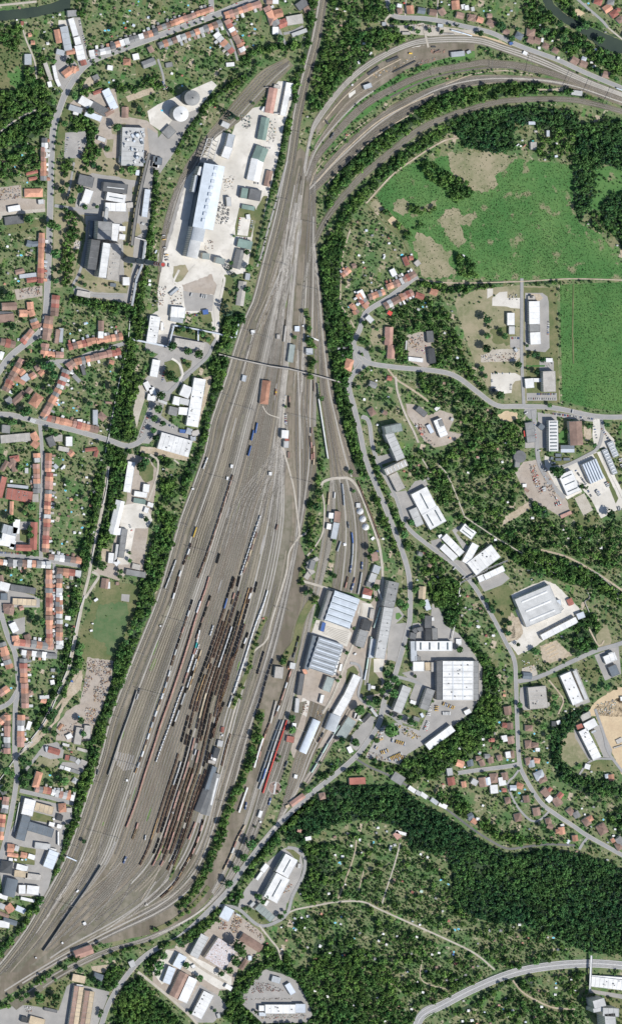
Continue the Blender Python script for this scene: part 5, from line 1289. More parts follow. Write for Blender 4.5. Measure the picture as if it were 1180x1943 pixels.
B('''430 222 450 322 46 7 g orange
480 200 515 378 58 8 f bluegrey
532 140 570 270 42 7 f white
575 278 590 335 46 7 f white
590 340 615 450 62 8 f white
620 445 635 488 40 7 g red
500 393 565 383 40 7 g orange
425 385 485 400 40 6 f bluegrey
508 105 576 100 48 7 f grey
480 565 540 520 55 9 g orange
548 545 565 500 40 9 g orange
560 520 590 510 38 8 g orange
340 470 385 600 30 5 f concrete
405 490 425 590 26 5 f white
425 590 450 645 26 5 f white
370 610 380 650 30 4 f white
188 445 240 445 80 6 f bluegrey
600 742 685 790 62 8 f white
690 782 800 845 62 8 f darkgrey
790 670 860 815 58 8 f lightblue
700 700 770 675 24 5 g red
785 850 845 815 55 7 g brown
520 800 615 830 42 6 f bluegrey
640 845 760 890 42 6 f lightblue
550 840 590 850 28 5 f white
940 800 938 880 48 6 g brown
735 1030 790 1050 30 5 f lightgrey
925 465 980 465 48 7 h orange
805 505 845 510 36 5 f white
995 430 1040 420 46 5 f white
1070 490 1160 455 52 7 g grey
700 590 740 570 40 5 f grey
170 160 170 190 22 4 f red
215 265 240 260 24 4 g orange
235 320 265 320 28 5 g orange
690 400 700 440 36 7 f lightgrey
720 410 725 380 28 7 g red''')
row(670,405, 830,375, 4, 12, 'g', 7, -1)
row(830,350, 1180,235, 10, 11, 'g', 7, -1)
villas('1130 370 brown 60 12')
row(340,1030, 340,1180, 4, 10, 'g', 8, -1)
sheds('205 1075 white;270 1110 orange;360 325 white;150 60;400 130;1110 130 lightblue 5;1060 150 brown;940 210 brightred;1000 190 lightblue;850 600;315 580;680 330;1000 30;450 110;860 60;130 150')
pools('785 228;812 225;970 80;925 172;815 615;165 1158;1035 12')
# transformer and boiler plant
building(q(1000,955), q(990,1240), 165/3.933, 12, 'f', 'lightgrey', 'substation_block', 'transformer block with mixed metal roof', 'power plant building')
rr = random.Random(5)
for i in range(26):
    x, y = q(rr.uniform(930, 1080), rr.uniform(980, 1220)); X, Y = W(x-LEAN[0]*12, y-LEAN[1]*12)
    m = rr.choice(['metal','lightgrey','slate','lightblue','steel','white']); sz = rr.uniform(2.5, 9)
    mb = MB()
    if rr.random() < .4: mb.cyl(0, 0, 12.2, 12+rr.uniform(3, 7), sz/2, sz/2*.9, 14)
    else: mb.box(-sz/2, sz/2, -sz/3, sz/3, 12.2, 12+rr.uniform(2, 5))
    o = obj('rooftop_machine', mb.mesh('rooftop_machine', m), None, (X, Y, 0), -1.2); thing(o, '%s rooftop cooling unit on the transformer block' % CN.get(m, 'dark steel'), x, y, 'machine', 'rooftop units on the transformer block')
sec(0, 300)
B('''190 262 325 260 62 7 h orange
40 472 178 455 62 5 f darkgrey
65 385 155 370 42 5 f white
590 160 700 185 78 8 f darkgrey
672 240 640 335 62 10 f white
600 335 655 345 40 6 f white
775 215 955 235 70 14 k1l darkgrey
800 285 940 310 62 12 k1l white
790 365 945 370 62 10 f white
950 355 995 350 40 5 f concrete
688 470 680 600 26 9 f slate
700 620 690 700 50 12 f slate
792 480 785 612 104 32 f grey
868 495 850 620 62 26 f white
722 615 690 835 66 24 f darkgrey
805 640 770 895 56 30 f white
872 640 845 910 85 18 f concrete
918 510 915 545 46 10 f white
918 570 912 610 46 10 f white
945 890 945 950 50 8 f white
825 945 868 950 26 5 f slate
578 1005 680 1025 42 6 f concrete
1105 235 1080 440 42 6 f lightblue
1030 90 1028 130 28 4 f lightblue
895 10 1050 30 50 8 f bluegrey
20 1110 130 1105 54 7 g brown
0 1160 100 1165 30 6 g darkgrey
230 1075 235 1130 46 7 g orange
150 1160 210 1160 50 8 g orange
235 1135 250 1180 45 8 g orange
1145 5 1175 10 40 7 f slate
1140 50 1178 55 34 5 f white
200 120 285 100 20 4 g red
220 160 280 150 22 4 g red
205 635 240 645 45 6 g slate
240 645 288 640 36 6 g slate
120 855 185 840 34 5 g brown
150 885 275 870 30 5 f bluegrey
205 915 285 905 34 6 g red
290 330 330 325 34 5 f lightgrey''')
row(330,-80, 330,170, 7, 10, 'o', 8, -1)
row(320,560, 308,935, 10, 11, 'o', 8, -1)
row(425,1025, 410,1180, 5, 14, 'm', 8)
sheds('150 125 white;60 660;65 860;30 30;240 690;120 900 white;40 940 orange;1120 915 white;1120 945 white;1070 490 lightgrey')
pools('205 182;140 918;160 725;115 65')
for i in range(14):
    x, y = q(1095-i*9, 1000+i*14 if False else -10+i*9); 
sec(280, 280)
# main cement hall: long silvery gable with a line of square roof vents
hall = building(q(505,135), q(418,608), 152/3.933, 30, 'g', 'metal', 'cement_hall', None, 'factory', wall='slate', label='long tall cement hall with silvery blue roof and nine square roof vents')
a, b = np.array(q(510,162)), np.array(q(418,548))
for i in range(9):
    p = a+(b-a)*i/8-np.array(LEAN)*30
    d = np.array(W(*p))-np.array(hall.location[:2]); an = -hall.rotation_euler.z
    lx = d[0]*math.cos(an)-d[1]*math.sin(an); ly = d[0]*math.sin(an)+d[1]*math.cos(an)
    obj('roof_vent', unit('vent_box', 'lightblue', U_box), hall, (lx, ly, 30), 0, (8, 8, 3.6))
B('''392 600 372 700 95 27 b bluegrey
365 690 335 825 85 26 b lightgrey
405 150 385 210 26 24 f white
370 210 345 335 24 18 f bluegrey
862 0 825 95 92 9 g green
825 90 790 250 92 9 g white
915 175 890 290 44 6 g brown
730 305 718 380 48 10 f green
810 315 795 395 88 10 f darkgrey
705 440 800 458 32 5 f green
675 710 780 735 62 8 f green
700 765 665 905 58 8 g grey
440 790 435 835 52 10 f greengrey
510 840 578 855 44 12 f greengrey
752 940 745 988 34 5 f bluegrey
715 1000 690 1180 56 7 g concrete
750 500 755 535 28 4 f white
605 370 610 440 34 8 f lightgrey
60 100 110 105 55 7 f slate
40 125 90 135 36 5 f white
170 1100 230 1050 20 4 f bluegrey
60 775 70 780 25 3 f lightblue''')
# kilns: crane rails north of the hall
for k, (xa, ya, xb, yb) in enumerate(((432,-70,375,95),(470,-70,425,100),(515,-60,475,100))):
    elevated([q(xa,ya), q(xb,yb)], 2.0, 14, 'crane_runway', ['western','middle','eastern'][k]+' concrete crane runway beam north of the long cement hall', 'crane runway', 'palesteel', 9, thick=1.2)
for i in range(7):
    t = i/6; p0 = q(432-57*t, -70+165*t); p1 = q(470-45*t, -60+165*t); x, y = p0; an = -math.atan2(p1[1]-p0[1], p1[0]-p0[0]); X, Y = W(*p0)
    mb = MB(); L_ = math.hypot(p1[0]-p0[0], p1[1]-p0[1])*S; mb.box(0, L_, -.7, .7, 14, 15.2)
    o = obj('crane_beam', mb.mesh('crane_beam', 'concrete'), None, (X, Y, 0), an); thing(o, 'concrete cross beam of the open crane runway', x, y, 'beam', 'cross beams of the crane runway')
sec(0, 300)
elevated([q(1105,-40), q(1060,140), q(1015,350), q(985,560), q(975,650)], 7, 11, 'conveyor_gallery', 'long brown covered conveyor gallery running south past the power station', 'conveyor', 'steel', 12, 'plasterdark', 3)
elevated([q(1075,620), q(1050,800), q(1010,900), q(975,1100)], 5, 10, 'conveyor_gallery', 'grey conveyor gallery crossing behind the striped chimney', 'conveyor', 'bluegrey', 14, None, 2.5)
elevated([q(1000,590), q(1085,615), q(1070,760)], 2.5, 8, 'pipe_bridge', 'pale pipe bridge turning beside the power station', 'pipe', 'palesteel')
elevated([q(785,370), q(770,480)], 8, 15, 'conveyor_gallery', 'short grey link bridge between two power station blocks', 'link bridge', 'lightgrey', 14, None, 4)
# wall, hedges and bridges
sec(0, 1643)
elevated([q(750,-5), q(640,170), q(500,370), q(400,520), q(322,632)], 1.4, 6.5, 'retaining_wall', 'long dark retaining wall running down the western throat of the yard', 'wall', 'steel', 7, None, 6.4, 1)
sec(0, 0, 1)
wl = 'long low concrete loading wall casting a strip of shadow along the western tracks'
elevated([(259,1310),(244,1356),(226,1405),(205,1470)], 1.6, 5.5, 'loading_wall', wl, 'wall', 'concrete', 7, None, 5.4, 1)
fb = elevated([(413,672),(452,682),(512,695),(547,700),(600,713),(655,728)], 3.6, 8, 'footbridge', 'long narrow footbridge crossing the whole railway yard on piers', 'footbridge', 'concrete', 26, 'steel', 1.0)
sec(840, 1600, 3.47)
elevated([q(965,735), q(955,965)], 5, 8, 'footbridge', 'pale footbridge crossing the highway beside the curved white roof', 'footbridge', 'white', 20, 'palesteel', 1.0)
sec(250, 570)
PB = [('pipe_bridge', [(270,345),(310,185),(480,215),(650,250),(750,280)], 3.5, 'covered white pipe bridge stepping around the works lawn'), ('pipe_bridge', [(750,280),(770,270),(795,150)], 3, 'short pale pipe bridge running north beside the yard'),
      ('pipe_bridge', [(-10,288),(100,310),(270,345)], 4, 'straight white pipe bridge crossing the wooded ditch')]
for n, pts, w, l in PB: elevated([q(*p) for p in pts], w, 6, n, l, 'pipe', 'lightblue', 12, None, 2)
elevated([q(490,225), q(490,300)], 3, 6, 'pipe_bridge', 'short pipe bridge down to the concrete workshop', 'pipe', 'lightblue')
def pipe(pts, l, w=1.6, m='palesteel'): elevated([q(*p) for p in pts], w, 2.6, 'heating_pipe', l, 'pipe', m, 12, None, 1.2, .5)
sec(0, 600)
pipe([(970,20),(958,170),(935,300),(898,450),(865,600),(835,760),(812,900),(795,960),(780,1065),(750,1075)], 'long white heating pipe along the wooded ditch north of the avenue', 1.6)
sec(0, 860)
pipe([(812,110),(795,270),(768,380)], 'white heating pipe segment beside the wooded back gardens')
pipe([(668,600),(680,585),(690,610),(712,625),(700,700),(688,770)], 'white heating pipe with a square expansion loop')
sec(0, 1130)
pipe([(632,0),(600,90),(555,290),(525,440),(500,560),(425,740),(395,740),(395,765),(415,775),(385,850),(330,950),(230,1075),(245,1100),(215,1090),(150,1180)], 'very long white heating pipe following the service road with two loops', 1.8)
sec(0, 1400)
pipe([(200,60),(110,160),(0,310)], 'white heating pipe crossing above the street junction')
sec(730, 960)
elevated([q(905,403), q(760,465), q(745,450), q(752,475), q(600,548), q(556,570)], 3, 7, 'pipe_bridge', 'dark pipe bridge with a small loop above the valley road', 'pipe', 'grey', 12, 'palesteel', 1.6)
elevated([q(556,570), q(540,690), q(525,840), q(498,960), q(490,1000)], 2, 5, 'pipe_bridge', 'thin pale pipe bridge running down to the barrel-roofed building', 'pipe', 'palesteel')
sec(880, 1060)
pipe([(480,0),(560,45),(700,122)], 'pale heating pipe slanting through the eastern wood', 1.8, 'concrete'); pipe([(740,25),(860,65),(985,105),(1070,180),(1150,270),(1135,290),(1150,312),(1180,300)], 'wide pale heating pipe with a hooked loop at its eastern end', 2.6, 'concrete')
pipe([(985,110),(900,210),(935,290),(895,320),(930,400)], 'pale heating pipe zigzagging down the eastern slope', 1.8, 'concrete'); pipe([(800,165),(900,212)], 'short pale heating pipe joining at the slope corner', 1.8, 'concrete'); pipe([(640,0),(635,40),(670,50),(660,20)], 'small U-shaped heating pipe loop in the wood', 1.5)

sec(590, 1216, 2.0)
B('''310 510 350 535 34 5 f grey
370 555 395 572 16 4 f white
398 572 415 582 16 4 f lightgrey
415 578 440 595 16 4 f white
455 600 480 618 16 4 f bluegrey
485 618 515 632 16 4 f white
600 668 625 690 22 6 g slate''')
# ================================================================ BUILDINGS, BY SHEET
sec(0, 600)
row(375,0, 350,180, 6, 16, 'o', 8, 1)
row(345,205, 335,285, 3, 14, 'o', 8); row(330,285, 480,292, 5, 11, 'o', 8, -1)
row(515,235, 720,180, 6, 12, 'o', 7, -1); row(725,185, 920,152, 7, 12, 'o', 7, -1)
row(510,385, 560,345, 2, 13, 'o', 8, 1); row(560,345, 640,328, 3, 13, 'o', 8, 1); row(645,325, 905,262, 8, 12, 'b', 8, 1)
row(505,400, 450,540, 5, 14, 'm', 8, -1); row(445,545, 330,755, 8, 13, 'o', 8, -1)
row(325,750, 740,852, 13, 12, 'o', 8, -1)
row(170,320, 100,450, 4, 12, 'o', 8); row(95,450, 45,560, 4, 12, 'b', 8, -1)
row(110,450, 190,500, 3, 10, 'o', 7); row(230,460, 270,430, 2, 12, 'o', 8)
row(255,20, 280,90, 3, 14, 'o', 8); row(250,105, 170,200, 4, 11, 'o', 8)
row(10,190, 120,215, 3, 14, 'm', 7)
building(q(305,590), q(250,670), 72/3.933, 11, 'h', 'orange', 'church_hall', None, 'church hall', label='big orange-roofed church hall standing alone in the western gardens')
B('''0 20 110 10 60 8 f brown
0 290 30 300 60 7 f white
760 35 760 110 40 7 g brown
758 115 755 165 40 8 f white
440 100 425 205 30 6 f brown
462 90 455 195 32 5 f bluegrey
740 180 800 175 34 8 g orange
150 440 185 400 40 6 g orange
170 480 220 445 50 6 f bluegrey
240 540 195 590 40 7 g brown
190 570 105 650 42 7 g brown
270 395 300 380 40 7 h brown
300 440 335 400 36 7 g orange
60 610 90 650 45 6 g grey
550 440 600 490 30 5 f grey
615 370 635 440 26 5 f darkgrey
820 340 855 350 30 7 g orange
715 700 715 810 36 6 f bluegrey
745 730 790 770 50 6 h brown
20 840 80 845 60 6 f grey
10 920 230 900 60 6 f concrete
80 1070 150 1060 45 6 h red
100 1060 120 1160 40 7 g brown
250 870 280 930 50 7 g orange
245 940 290 970 50 7 g orange
170 920 210 925 30 4 f lightgrey
370 900 400 970 50 7 f darkgrey
400 910 470 910 50 6 f concrete
520 900 520 970 48 8 f white
440 985 520 1000 34 5 f concrete
520 1040 550 1010 40 6 g orange
640 1000 730 990 24 5 g red
715 1050 730 1000 26 5 g red
460 750 480 760 30 4 f white
600 770 600 790 40 5 f white
790 645 840 648 16 4 f brown
230 770 270 790 30 5 f lightgrey''')
sheds('145 175;640 55 lightblue;700 150;870 80 red;880 110 brown;640 250 brown;430 650 white;540 540 white;475 645 white;650 1000 white;690 950;480 1130 white;510 1020;370 515 lightgrey;230 260 orange;600 105')
pools('648 50;525 130;533 540;465 645;440 660;575 705;472 1072;825 412;130 510;205 1105;550 685;175 148')
sec(250, 570)
B('''295 85 400 95 78 8 f white
290 138 385 155 34 5 f bluegrey
180 120 150 315 78 9 f white
322 310 550 350 60 9 f concrete
188 445 165 570 58 8 f white
450 1000 505 985 42 5 f concrete
410 970 450 985 45 5 f bluegrey
440 1030 480 1030 36 5 f bluegrey
512 585 452 940 88 10 f white
425 640 390 720 74 9 f white
405 735 395 780 80 8 f lightgrey
395 800 390 855 80 8 f white
345 720 330 780 52 8 f white
280 820 345 835 62 7 f grey
210 1045 440 1110 125 9 f white
360 975 410 980 26 4 f blue
105 610 135 670 40 6 f white
150 650 165 710 42 6 f white
120 720 180 730 48 6 f white
200 745 265 770 20 4 f lightgrey
550 70 555 105 40 5 f blue
230 165 228 225 20 4 f white''')
building(q(1010,600), q(990,775), 62/3.933, 9, 'h', 'orange', 'signal_station', None, 'station building', label='orange-roofed signal station standing among the tracks')
B('''845 560 835 605 30 4 f bluegrey
905 222 905 245 28 4 f white
1095 255 1095 285 26 4 f concrete''')
sheds('100 260;150 530;210 750 grey;900 250 lightgrey', 3, 4)
sec(480, 570)
B('''330 193 330 232 36 4 f lightblue
192 255 192 290 26 4 f concrete
296 330 278 462 40 6 f greengrey
246 190 234 310 12 4 f concrete
422 358 422 405 50 6 f bluegrey
242 970 238 1030 52 9 f white
252 1015 255 1050 30 7 f red
250 1050 248 1100 36 7 f lightgrey
268 1130 268 1175 14 3 f brown
452 600 456 680 4 3 f brown''')
building(q(492,735), q(560,1180), 8/3.933, 5, 'f', 'white', 'goods_canopy', None, 'canopy', label='very long thin white canopy between the eastern tracks')
building(q(405,265), q(490,300), 10/3.933, 4, 'f', 'white', 'goods_canopy', None, 'canopy', label='short white canopy half hidden among trees')
building(q(1018,200), q(1012,335), 58/3.933, 8, 'g', 'pink', 'apartment_house', None, 'house', label='northern one of the paired pink-roofed houses')
building(q(1035,335), q(1028,435), 52/3.933, 8, 'g', 'pink', 'apartment_house', None, 'house', label='southern one of the paired pink-roofed houses')
B('''728 440 705 525 58 8 h orange
850 120 890 160 40 6 f lightgrey''')
villas('895 630 grey 20 14;888 832 brown 60 15;1018 582 red 10 9;985 840 brown 30 8;1020 95 brightred 30 8;810 10 red 40 9;840 40 orange 45 10;750 50 orange 60 9;760 90 orange 60 8')
sheds('800 545;830 740 white;920 600;700 360 brown;640 360;1165 430 white;780 30 lightblue;375 190 white')
sec(580, 300)
row(270,880, 330,830, 3, 11, 'b', 6, -1); row(345,810, 375,800, 1, 8, 'm', 5)
row(470,1040, 590,1000, 5, 11, 'o', 7, -1); row(605,965, 700,930, 4, 12, 'm', 7, -1); row(705,925, 820,860, 5, 12, 'm', 7, -1)
row(590,1110, 700,1050, 4, 12, 'm', 7, 1); row(705,1045, 800,1000, 4, 12, 'o', 7, 1); row(395,1010, 460,1100, 4, 12, 'm', 7, 1); row(335,1090, 390,1160, 3, 8, 'o', 6)
B('''400 990 430 1050 45 7 f white
640 830 665 880 40 6 f white
735 740 760 800 34 6 g red
820 770 845 800 40 6 f concrete
770 750 800 745 30 6 g red
820 1020 880 1040 40 7 g red
620 1145 626 1165 22 6 g brightred
580 740 590 745 26 4 f white''')
villas('955 1000 orange 20 14')
sheds('620 598 red;622 637 white;397 727 white;497 578;452 540 lightblue;575 578;530 535 brown;665 685;585 725 white;788 720 white;1175 730 white;900 1110 bluegrey;840 1130;430 780;490 930;370 1000')
pools('715 722;320 1110;870 1110;890 1080')
sec(650, 590)
building(q(318,895), q(440,868), 58/3.933, 18, 'f', 'greengrey', 'office_block', None, 'office', label='short northern wing of the L-shaped grey block')
building(q(345,912), q(432,1108), 66/3.933, 18, 'f', 'lightgrey', 'office_block', None, 'office', label='long southern wing of the L-shaped grey block')
B('''648 150 655 235 50 7 f darkgrey
658 280 672 392 48 7 f dark
490 358 598 370 30 4 f white
476 222 472 290 12 3 f lightgrey
555 725 620 778 42 7 f darkgrey
705 810 755 935 60 8 f white
725 815 740 860 30 9 f grey
635 850 668 910 30 4 f lightblue
690 740 718 715 26 4 f white
810 820 820 800 20 4 f lightgrey''')
sheds('760 165 lightgrey;855 350 lightblue;825 605 brown;755 540;590 560;490 490;640 690 sand' if False else '760 165 lightgrey;855 350 lightblue;825 605 brown;755 540;1080 740 brown;1110 765 red;1155 1030 pink;1010 1095 white;800 950 orange;580 880 red;590 920 red;880 830 brown;550 860 bluegrey')
sec(860, 530, 3.6875)
B('''563 155 565 315 74 10 f white
567 318 567 368 70 9 f grey
569 372 573 456 72 10 f white
400 236 400 322 50 7 f white
407 330 407 385 40 6 f lightgrey
500 730 560 725 66 7 f white
560 706 620 706 26 5 f white
645 566 692 566 28 4 f white
275 765 285 785 22 4 f dark
430 485 445 505 20 4 f bluegrey
520 130 570 130 24 4 f concrete
535 120 550 120 20 5 f dark''')
building(q(665,645), q(670,788), 86/3.6875, 14, 'f', 'concrete', 'office_block', None, 'office', label='tall pale office block with a white link corridor inside the estate')
B('''528 1003 545 1142 60 7 f grey
600 1020 630 1045 36 6 f slate''')
building(q(493,1060), q(497,1100), 9/3.6875, 4, 'f', 'brightred', 'container', None, 'container', label='bright red container beside the grey drive shed')
sec(880, 780)
building(q(662,72), q(665,300), 68/3.933, 14, 'k9c', 'white', 'laboratory_hall', None, 'laboratory', label='long white building with nine dark skylight bands')
B('''830 78 840 255 92 15 g brown
720 268 820 268 26 8 f slate
720 296 820 296 26 8 f lightblue
680 330 725 330 24 3 f slate
680 362 725 362 20 3 f slate
740 360 790 360 20 3 f slate
645 350 665 355 20 3 f slate
650 388 680 388 14 3 f slate
400 375 395 420 36 6 f grey
1085 230 1132 340 46 6 k5c bluegrey
1045 285 1125 470 40 6 k8c bluegrey
720 790 800 755 26 4 f pink
600 565 600 600 20 3 f lightgrey
435 555 465 555 24 3 f white
480 600 450 580 20 3 f brown
600 760 600 730 20 3 f lightblue''')
building(q(415,340), q(415,340), 90/3.933, 9, 'd', 'darkgrey', 'drum_building', None, 'round building', label='round drum-shaped building with dark roof at the wood edge')
building(q(928,378), q(990,520), 118/3.933, 9, 's6', 'lightblue', 'workshop_hall', None, 'workshop', label='square sawtooth workshop with light blue roof above the sand lot')
building(q(752,462), q(818,612), 108/3.933, 9, 'k3c', 'white', 'workshop_hall', None, 'workshop', label='square white-roofed workshop north of the pale sports court')
sheds('30 460 white;285 380 white;510 798 white;740 885 white;865 945 lightblue;940 960 white;775 950;250 285 pink;100 345 pink;325 680;290 430 brown;1020 1020 white;310 240')
sec(550, 870)
B('''768 115 828 235 68 9 f concrete
290 425 340 430 42 6 f white
358 395 350 475 46 8 f brown
348 480 325 600 44 7 f bluegrey
275 505 308 510 42 6 f white
305 465 320 465 24 4 f green
495 350 525 350 34 4 f lightgrey
625 700 640 765 52 5 f brown
655 800 635 855 52 7 f bluegrey
630 860 605 925 48 7 f lightgrey
600 925 590 960 48 6 f grey
590 975 575 1020 66 8 h red
575 1020 570 1045 66 6 f white
165 755 180 780 90 9 f concrete
150 790 185 800 70 13 f grey
170 820 140 840 70 9 f concrete
120 860 150 880 60 5 f concrete
645 690 655 700 18 3 f blue
612 590 625 605 26 3 f white
990 955 985 1050 50 7 g beige
1008 1055 1035 1130 40 7 f lightblue
655 970 690 1060 10 4 f lightgrey''')
building(q(712,105), q(870,30), 50/3.933, 18, 'k6c', 'concrete', 'office_block', None, 'office', label='slab office block with a row of dark roof windows above the valley road')
building(q(960,240), q(1040,395), 130/3.933, 10, 'k1l', 'white', 'factory_hall', None, 'factory', label='northern part of the white hall above the valley road')
building(q(1040,385), q(1105,500), 135/3.933, 10, 'k2l', 'white', 'factory_hall', None, 'factory', label='southern part of the white hall above the valley road, with two grey strips')
B('''915 375 970 500 62 7 f lightgrey''')
for k, (x, y) in enumerate(((520,392),(540,450),(562,510))):
    px, py = q(x, y); X, Y = W(px, py); mb = MB(); mb.cyl(0, 0, 0, 2, 8, 8, 20); mb.cyl(0, 0, 2, 6, 8, 5, 20); mb.cyl(0, 0, 6, 8.5, 5, .6, 20)
    o = obj('salt_dome', mb.mesh('salt_dome', 'white')); o.location = (X, Y, 0); setlabel(o, 'white round storage dome, %s from the north of the three beside the locomotive sidings' % ordinal(k+1), 'dome', 'storage domes'); fill(block, rect(px, py, 15, 15, 0), True)
sheds('695 600;410 640 white;965 715 grey;1000 705 orange;1040 800;960 50 pink;1130 85 lightgrey;1000 165 lightgrey;1030 150')
sec(480, 1100)
building(q(572,190), q(755,255), 236/3.933, 15, 's5', 'metal', 'depot_hall', None, 'train depot', wall='plasterdark', label='northern ribbed depot hall with five blue-grey roof bays')
building(q(580,85), q(512,300), 26/3.933, 13, 'f', 'grey', 'depot_aisle', None, 'train depot', label='narrow dark aisle along the northern ribbed depot hall')
building(q(452,540), q(632,600), 245/3.933, 15, 's6', 'bluegrey', 'depot_hall', None, 'train depot', wall='plasterdark', label='southern ribbed depot hall with six grey roof bays')
building(q(462,418), q(398,668), 32/3.933, 12, 'f', 'slate', 'depot_aisle', None, 'train depot', label='narrow dark aisle along the southern ribbed depot hall')
building(q(660,495), q(600,705), 30/3.933, 9, 'k7c', 'white', 'depot_aisle', None, 'train depot', label='bright eastern aisle along the southern ribbed depot hall')
area('transfer_table_floor', qs(470,300, 560,310, 720,375, 735,400, 700,500, 480,415, 435,405), 'pale_mat', 'path')
for i in range(7):
    a, b = q(470+8*i-5, 322+12*i), q(715-4*i, 395+13*i)
    struct('transfer_rail', ribbon_mesh('transfer_rail', np.array([(a[0], a[1]-.25), (b[0], b[1]-.25)]), np.array([(a[0], a[1]+.25), (b[0], b[1]+.25)]), .62, 'bed1_mat'))
B('''530 320 515 385 26 5 f blue
370 700 345 860 34 8 f darkgrey
335 885 325 990 28 7 f lightgrey
580 730 545 830 58 9 f greengrey
400 680 375 690 40 7 f orange
520 860 505 920 24 5 f white
660 630 648 680 18 4 f white
895 218 882 292 32 5 f concrete
898 440 880 582 38 6 f bluegrey
868 782 865 825 18 4 f bluegrey
200 650 190 735 62 8 f concrete
300 620 292 665 40 7 f lightgrey
262 655 275 655 24 4 g orange
310 1070 305 1110 30 5 f white
778 715 700 880 60 8 f white
700 880 605 1040 64 8 f white
620 1010 575 1125 82 10 b bluegrey
740 1040 650 1180 72 8 f greengrey
790 1005 770 1045 30 5 f concrete
875 1000 820 1060 22 5 f dark
880 960 925 1020 20 5 f lightgrey
900 970 900 990 36 4 f brown
880 800 910 805 22 3 f white
760 550 765 560 18 3 f white''')
building(q(858,300), q(835,375), 66/3.933, 11, 'f', 'dark', 'depot_store', None, 'store', label='black-roofed northern half of the depot store')
building(q(830,378), q(792,500), 66/3.933, 11, 'f', 'grey', 'depot_store', None, 'store', label='mottled grey southern half of the depot store')
building((747,1104), (737,1152), 20, 16, 'f', 'grey', 'depot_office', None, 'office', label='northern section of the long grey depot office')
building((737,1153), (720,1249), 18, 16, 'f', 'lightgrey', 'depot_office', None, 'office', label='southern section of the long grey depot office')
sec(450, 1330, 3.576)
B('''540 130 445 350 54 9 b lightblue
365 240 358 280 50 5 f red
455 640 365 705 34 6 g pink
560 650 600 640 44 8 h brown
385 150 382 185 24 4 f white
165 745 150 790 22 5 f white
400 500 395 525 22 4 f white
330 720 355 710 20 4 f beige
870 540 760 545 46 6 f red
1100 900 1070 925 50 5 f pink
1075 885 1145 905 20 5 f white
1045 980 1035 1015 16 4 f white
480 920 485 945 40 5 f white
425 870 420 890 28 4 f pink
755 310 775 350 30 4 f white''')
sheds('660 925 brown;750 900 grey;830 940 white;775 985 white;845 1030 white;715 1055 white;955 860 white;665 1045 white;945 895;1015 885;160 820 white')
pools('922 962;700 1105;415 880;1070 980')
# long platform roofs beside the tree strip
for pts, m, l in (([(260,0),(222,150)], 'concrete', 'northern pale section of the long carriage platform roof'), ([(172,250),(140,350),(112,450)], 'white', 'middle white section of the long carriage platform roof'), ([(66,585),(38,665),(8,755)], 'white', 'southern white section of the long carriage platform roof')):
    elevated([q(*p) for p in pts], 3.6, 5, 'platform_roof', l, 'platform roof', m, 12)
# turntable
px, py = q(255, 590); X, Y = W(px, py); r = obj('turntable', None, None, (X, Y, 0)); setlabel(r, 'round railway turntable with a narrow bridge in the middle', 'turntable')
mb = MB(); mb.cyl(0, 0, .62, .72, 15.5, 15.5, 40); obj('pit_rim', mb.mesh('pit_rim', 'concrete'), r)
mb = MB(); mb.cyl(0, 0, .74, .76, 14.2, 14.2, 40); obj('pit_floor', mb.mesh('pit_floor', 'brown'), r)
mb = MB(); mb.box(-14, 14, -2, 2, .78, 1.6); obj('bridge', mb.mesh('turntable_bridge', 'lightgrey'), r, (0,0,0), 1.4); mb = MB(); mb.box(6, 9, 2, 4.4, .78, 3.6); obj('cabin', mb.mesh('turntable_cabin', 'white'), r, (0,0,0), 1.4)
sec(220, 1400)
building(q(740,215), q(680,395), 36/3.933, 9, 'f', 'slate', 'repair_shop', None, 'workshop', label='narrow slate northern annexe of the wagon repair shop')
building(q(690,390), q(625,555), 70/3.933, 9, 'g', 'darkgrey', 'repair_shop', None, 'workshop', label='western half of the long dark wagon repair shop')
building(q(755,265), q(672,575), 58/3.933, 10, 'g', 'grey', 'repair_shop', None, 'workshop', label='eastern half of the long wagon repair shop with a bright ridge light')
building(q(760,300), q(712,500), 14/3.933, 11, 'f', 'white', 'ridge_light', None, 'roof light', label='white ridge light strip on the wagon repair shop')
B('''785 20 775 65 40 5 f lightgrey
762 75 740 150 36 7 f dark
740 150 735 170 26 4 f white
720 125 715 160 10 4 f white
690 175 745 185 22 4 f concrete
430 555 420 560 14 3 f white
85 310 85 325 14 3 f white''')
sec(220, 1120)
B('''800 1020 795 1060 20 4 g red
790 1080 800 1085 14 3 f white
1102 205 1100 215 16 3 f red
335 262 335 272 12 3 f white''')
sec(280, 850)
B('''917 180 917 205 22 4 f white
632 125 628 150 18 4 f white
600 215 596 240 14 3 f white
338 300 342 312 16 3 f white''')
sec(730, 960)
B('''695 550 740 530 46 7 f white
735 535 885 465 44 7 f white
822 245 825 260 20 4 f white
400 232 425 222 24 6 f white
530 1010 570 1010 34 4 f white''')
building(q(575,158), q(662,224), 66/3.933, 8, 'k2l', 'white', 'factory_hall', None, 'factory', label='small white hall with two grey strips on its own loop drive')
building(q(440,225), q(572,360), 52/3.933, 9, 'f', 'white', 'factory_hall', None, 'factory', label='long narrow white hall, rear half of the western white pair')
building(q(425,300), q(525,395), 50/3.933, 9, 'f', 'white', 'factory_hall', None, 'factory', label='short white hall facing the road, front half of the western white pair')
building(q(675,285), q(598,425), 55/3.933, 9, 'f', 'white', 'factory_hall', None, 'factory', label='white hall wing west of the largest white factory')
building(q(825,335), q(645,472), 116/3.933, 10, 'f', 'white', 'factory_hall', None, 'factory', label='largest plain white factory hall above the pipe bridge')
villas('265 360 grey 20 8;335 445 brown 30 7')
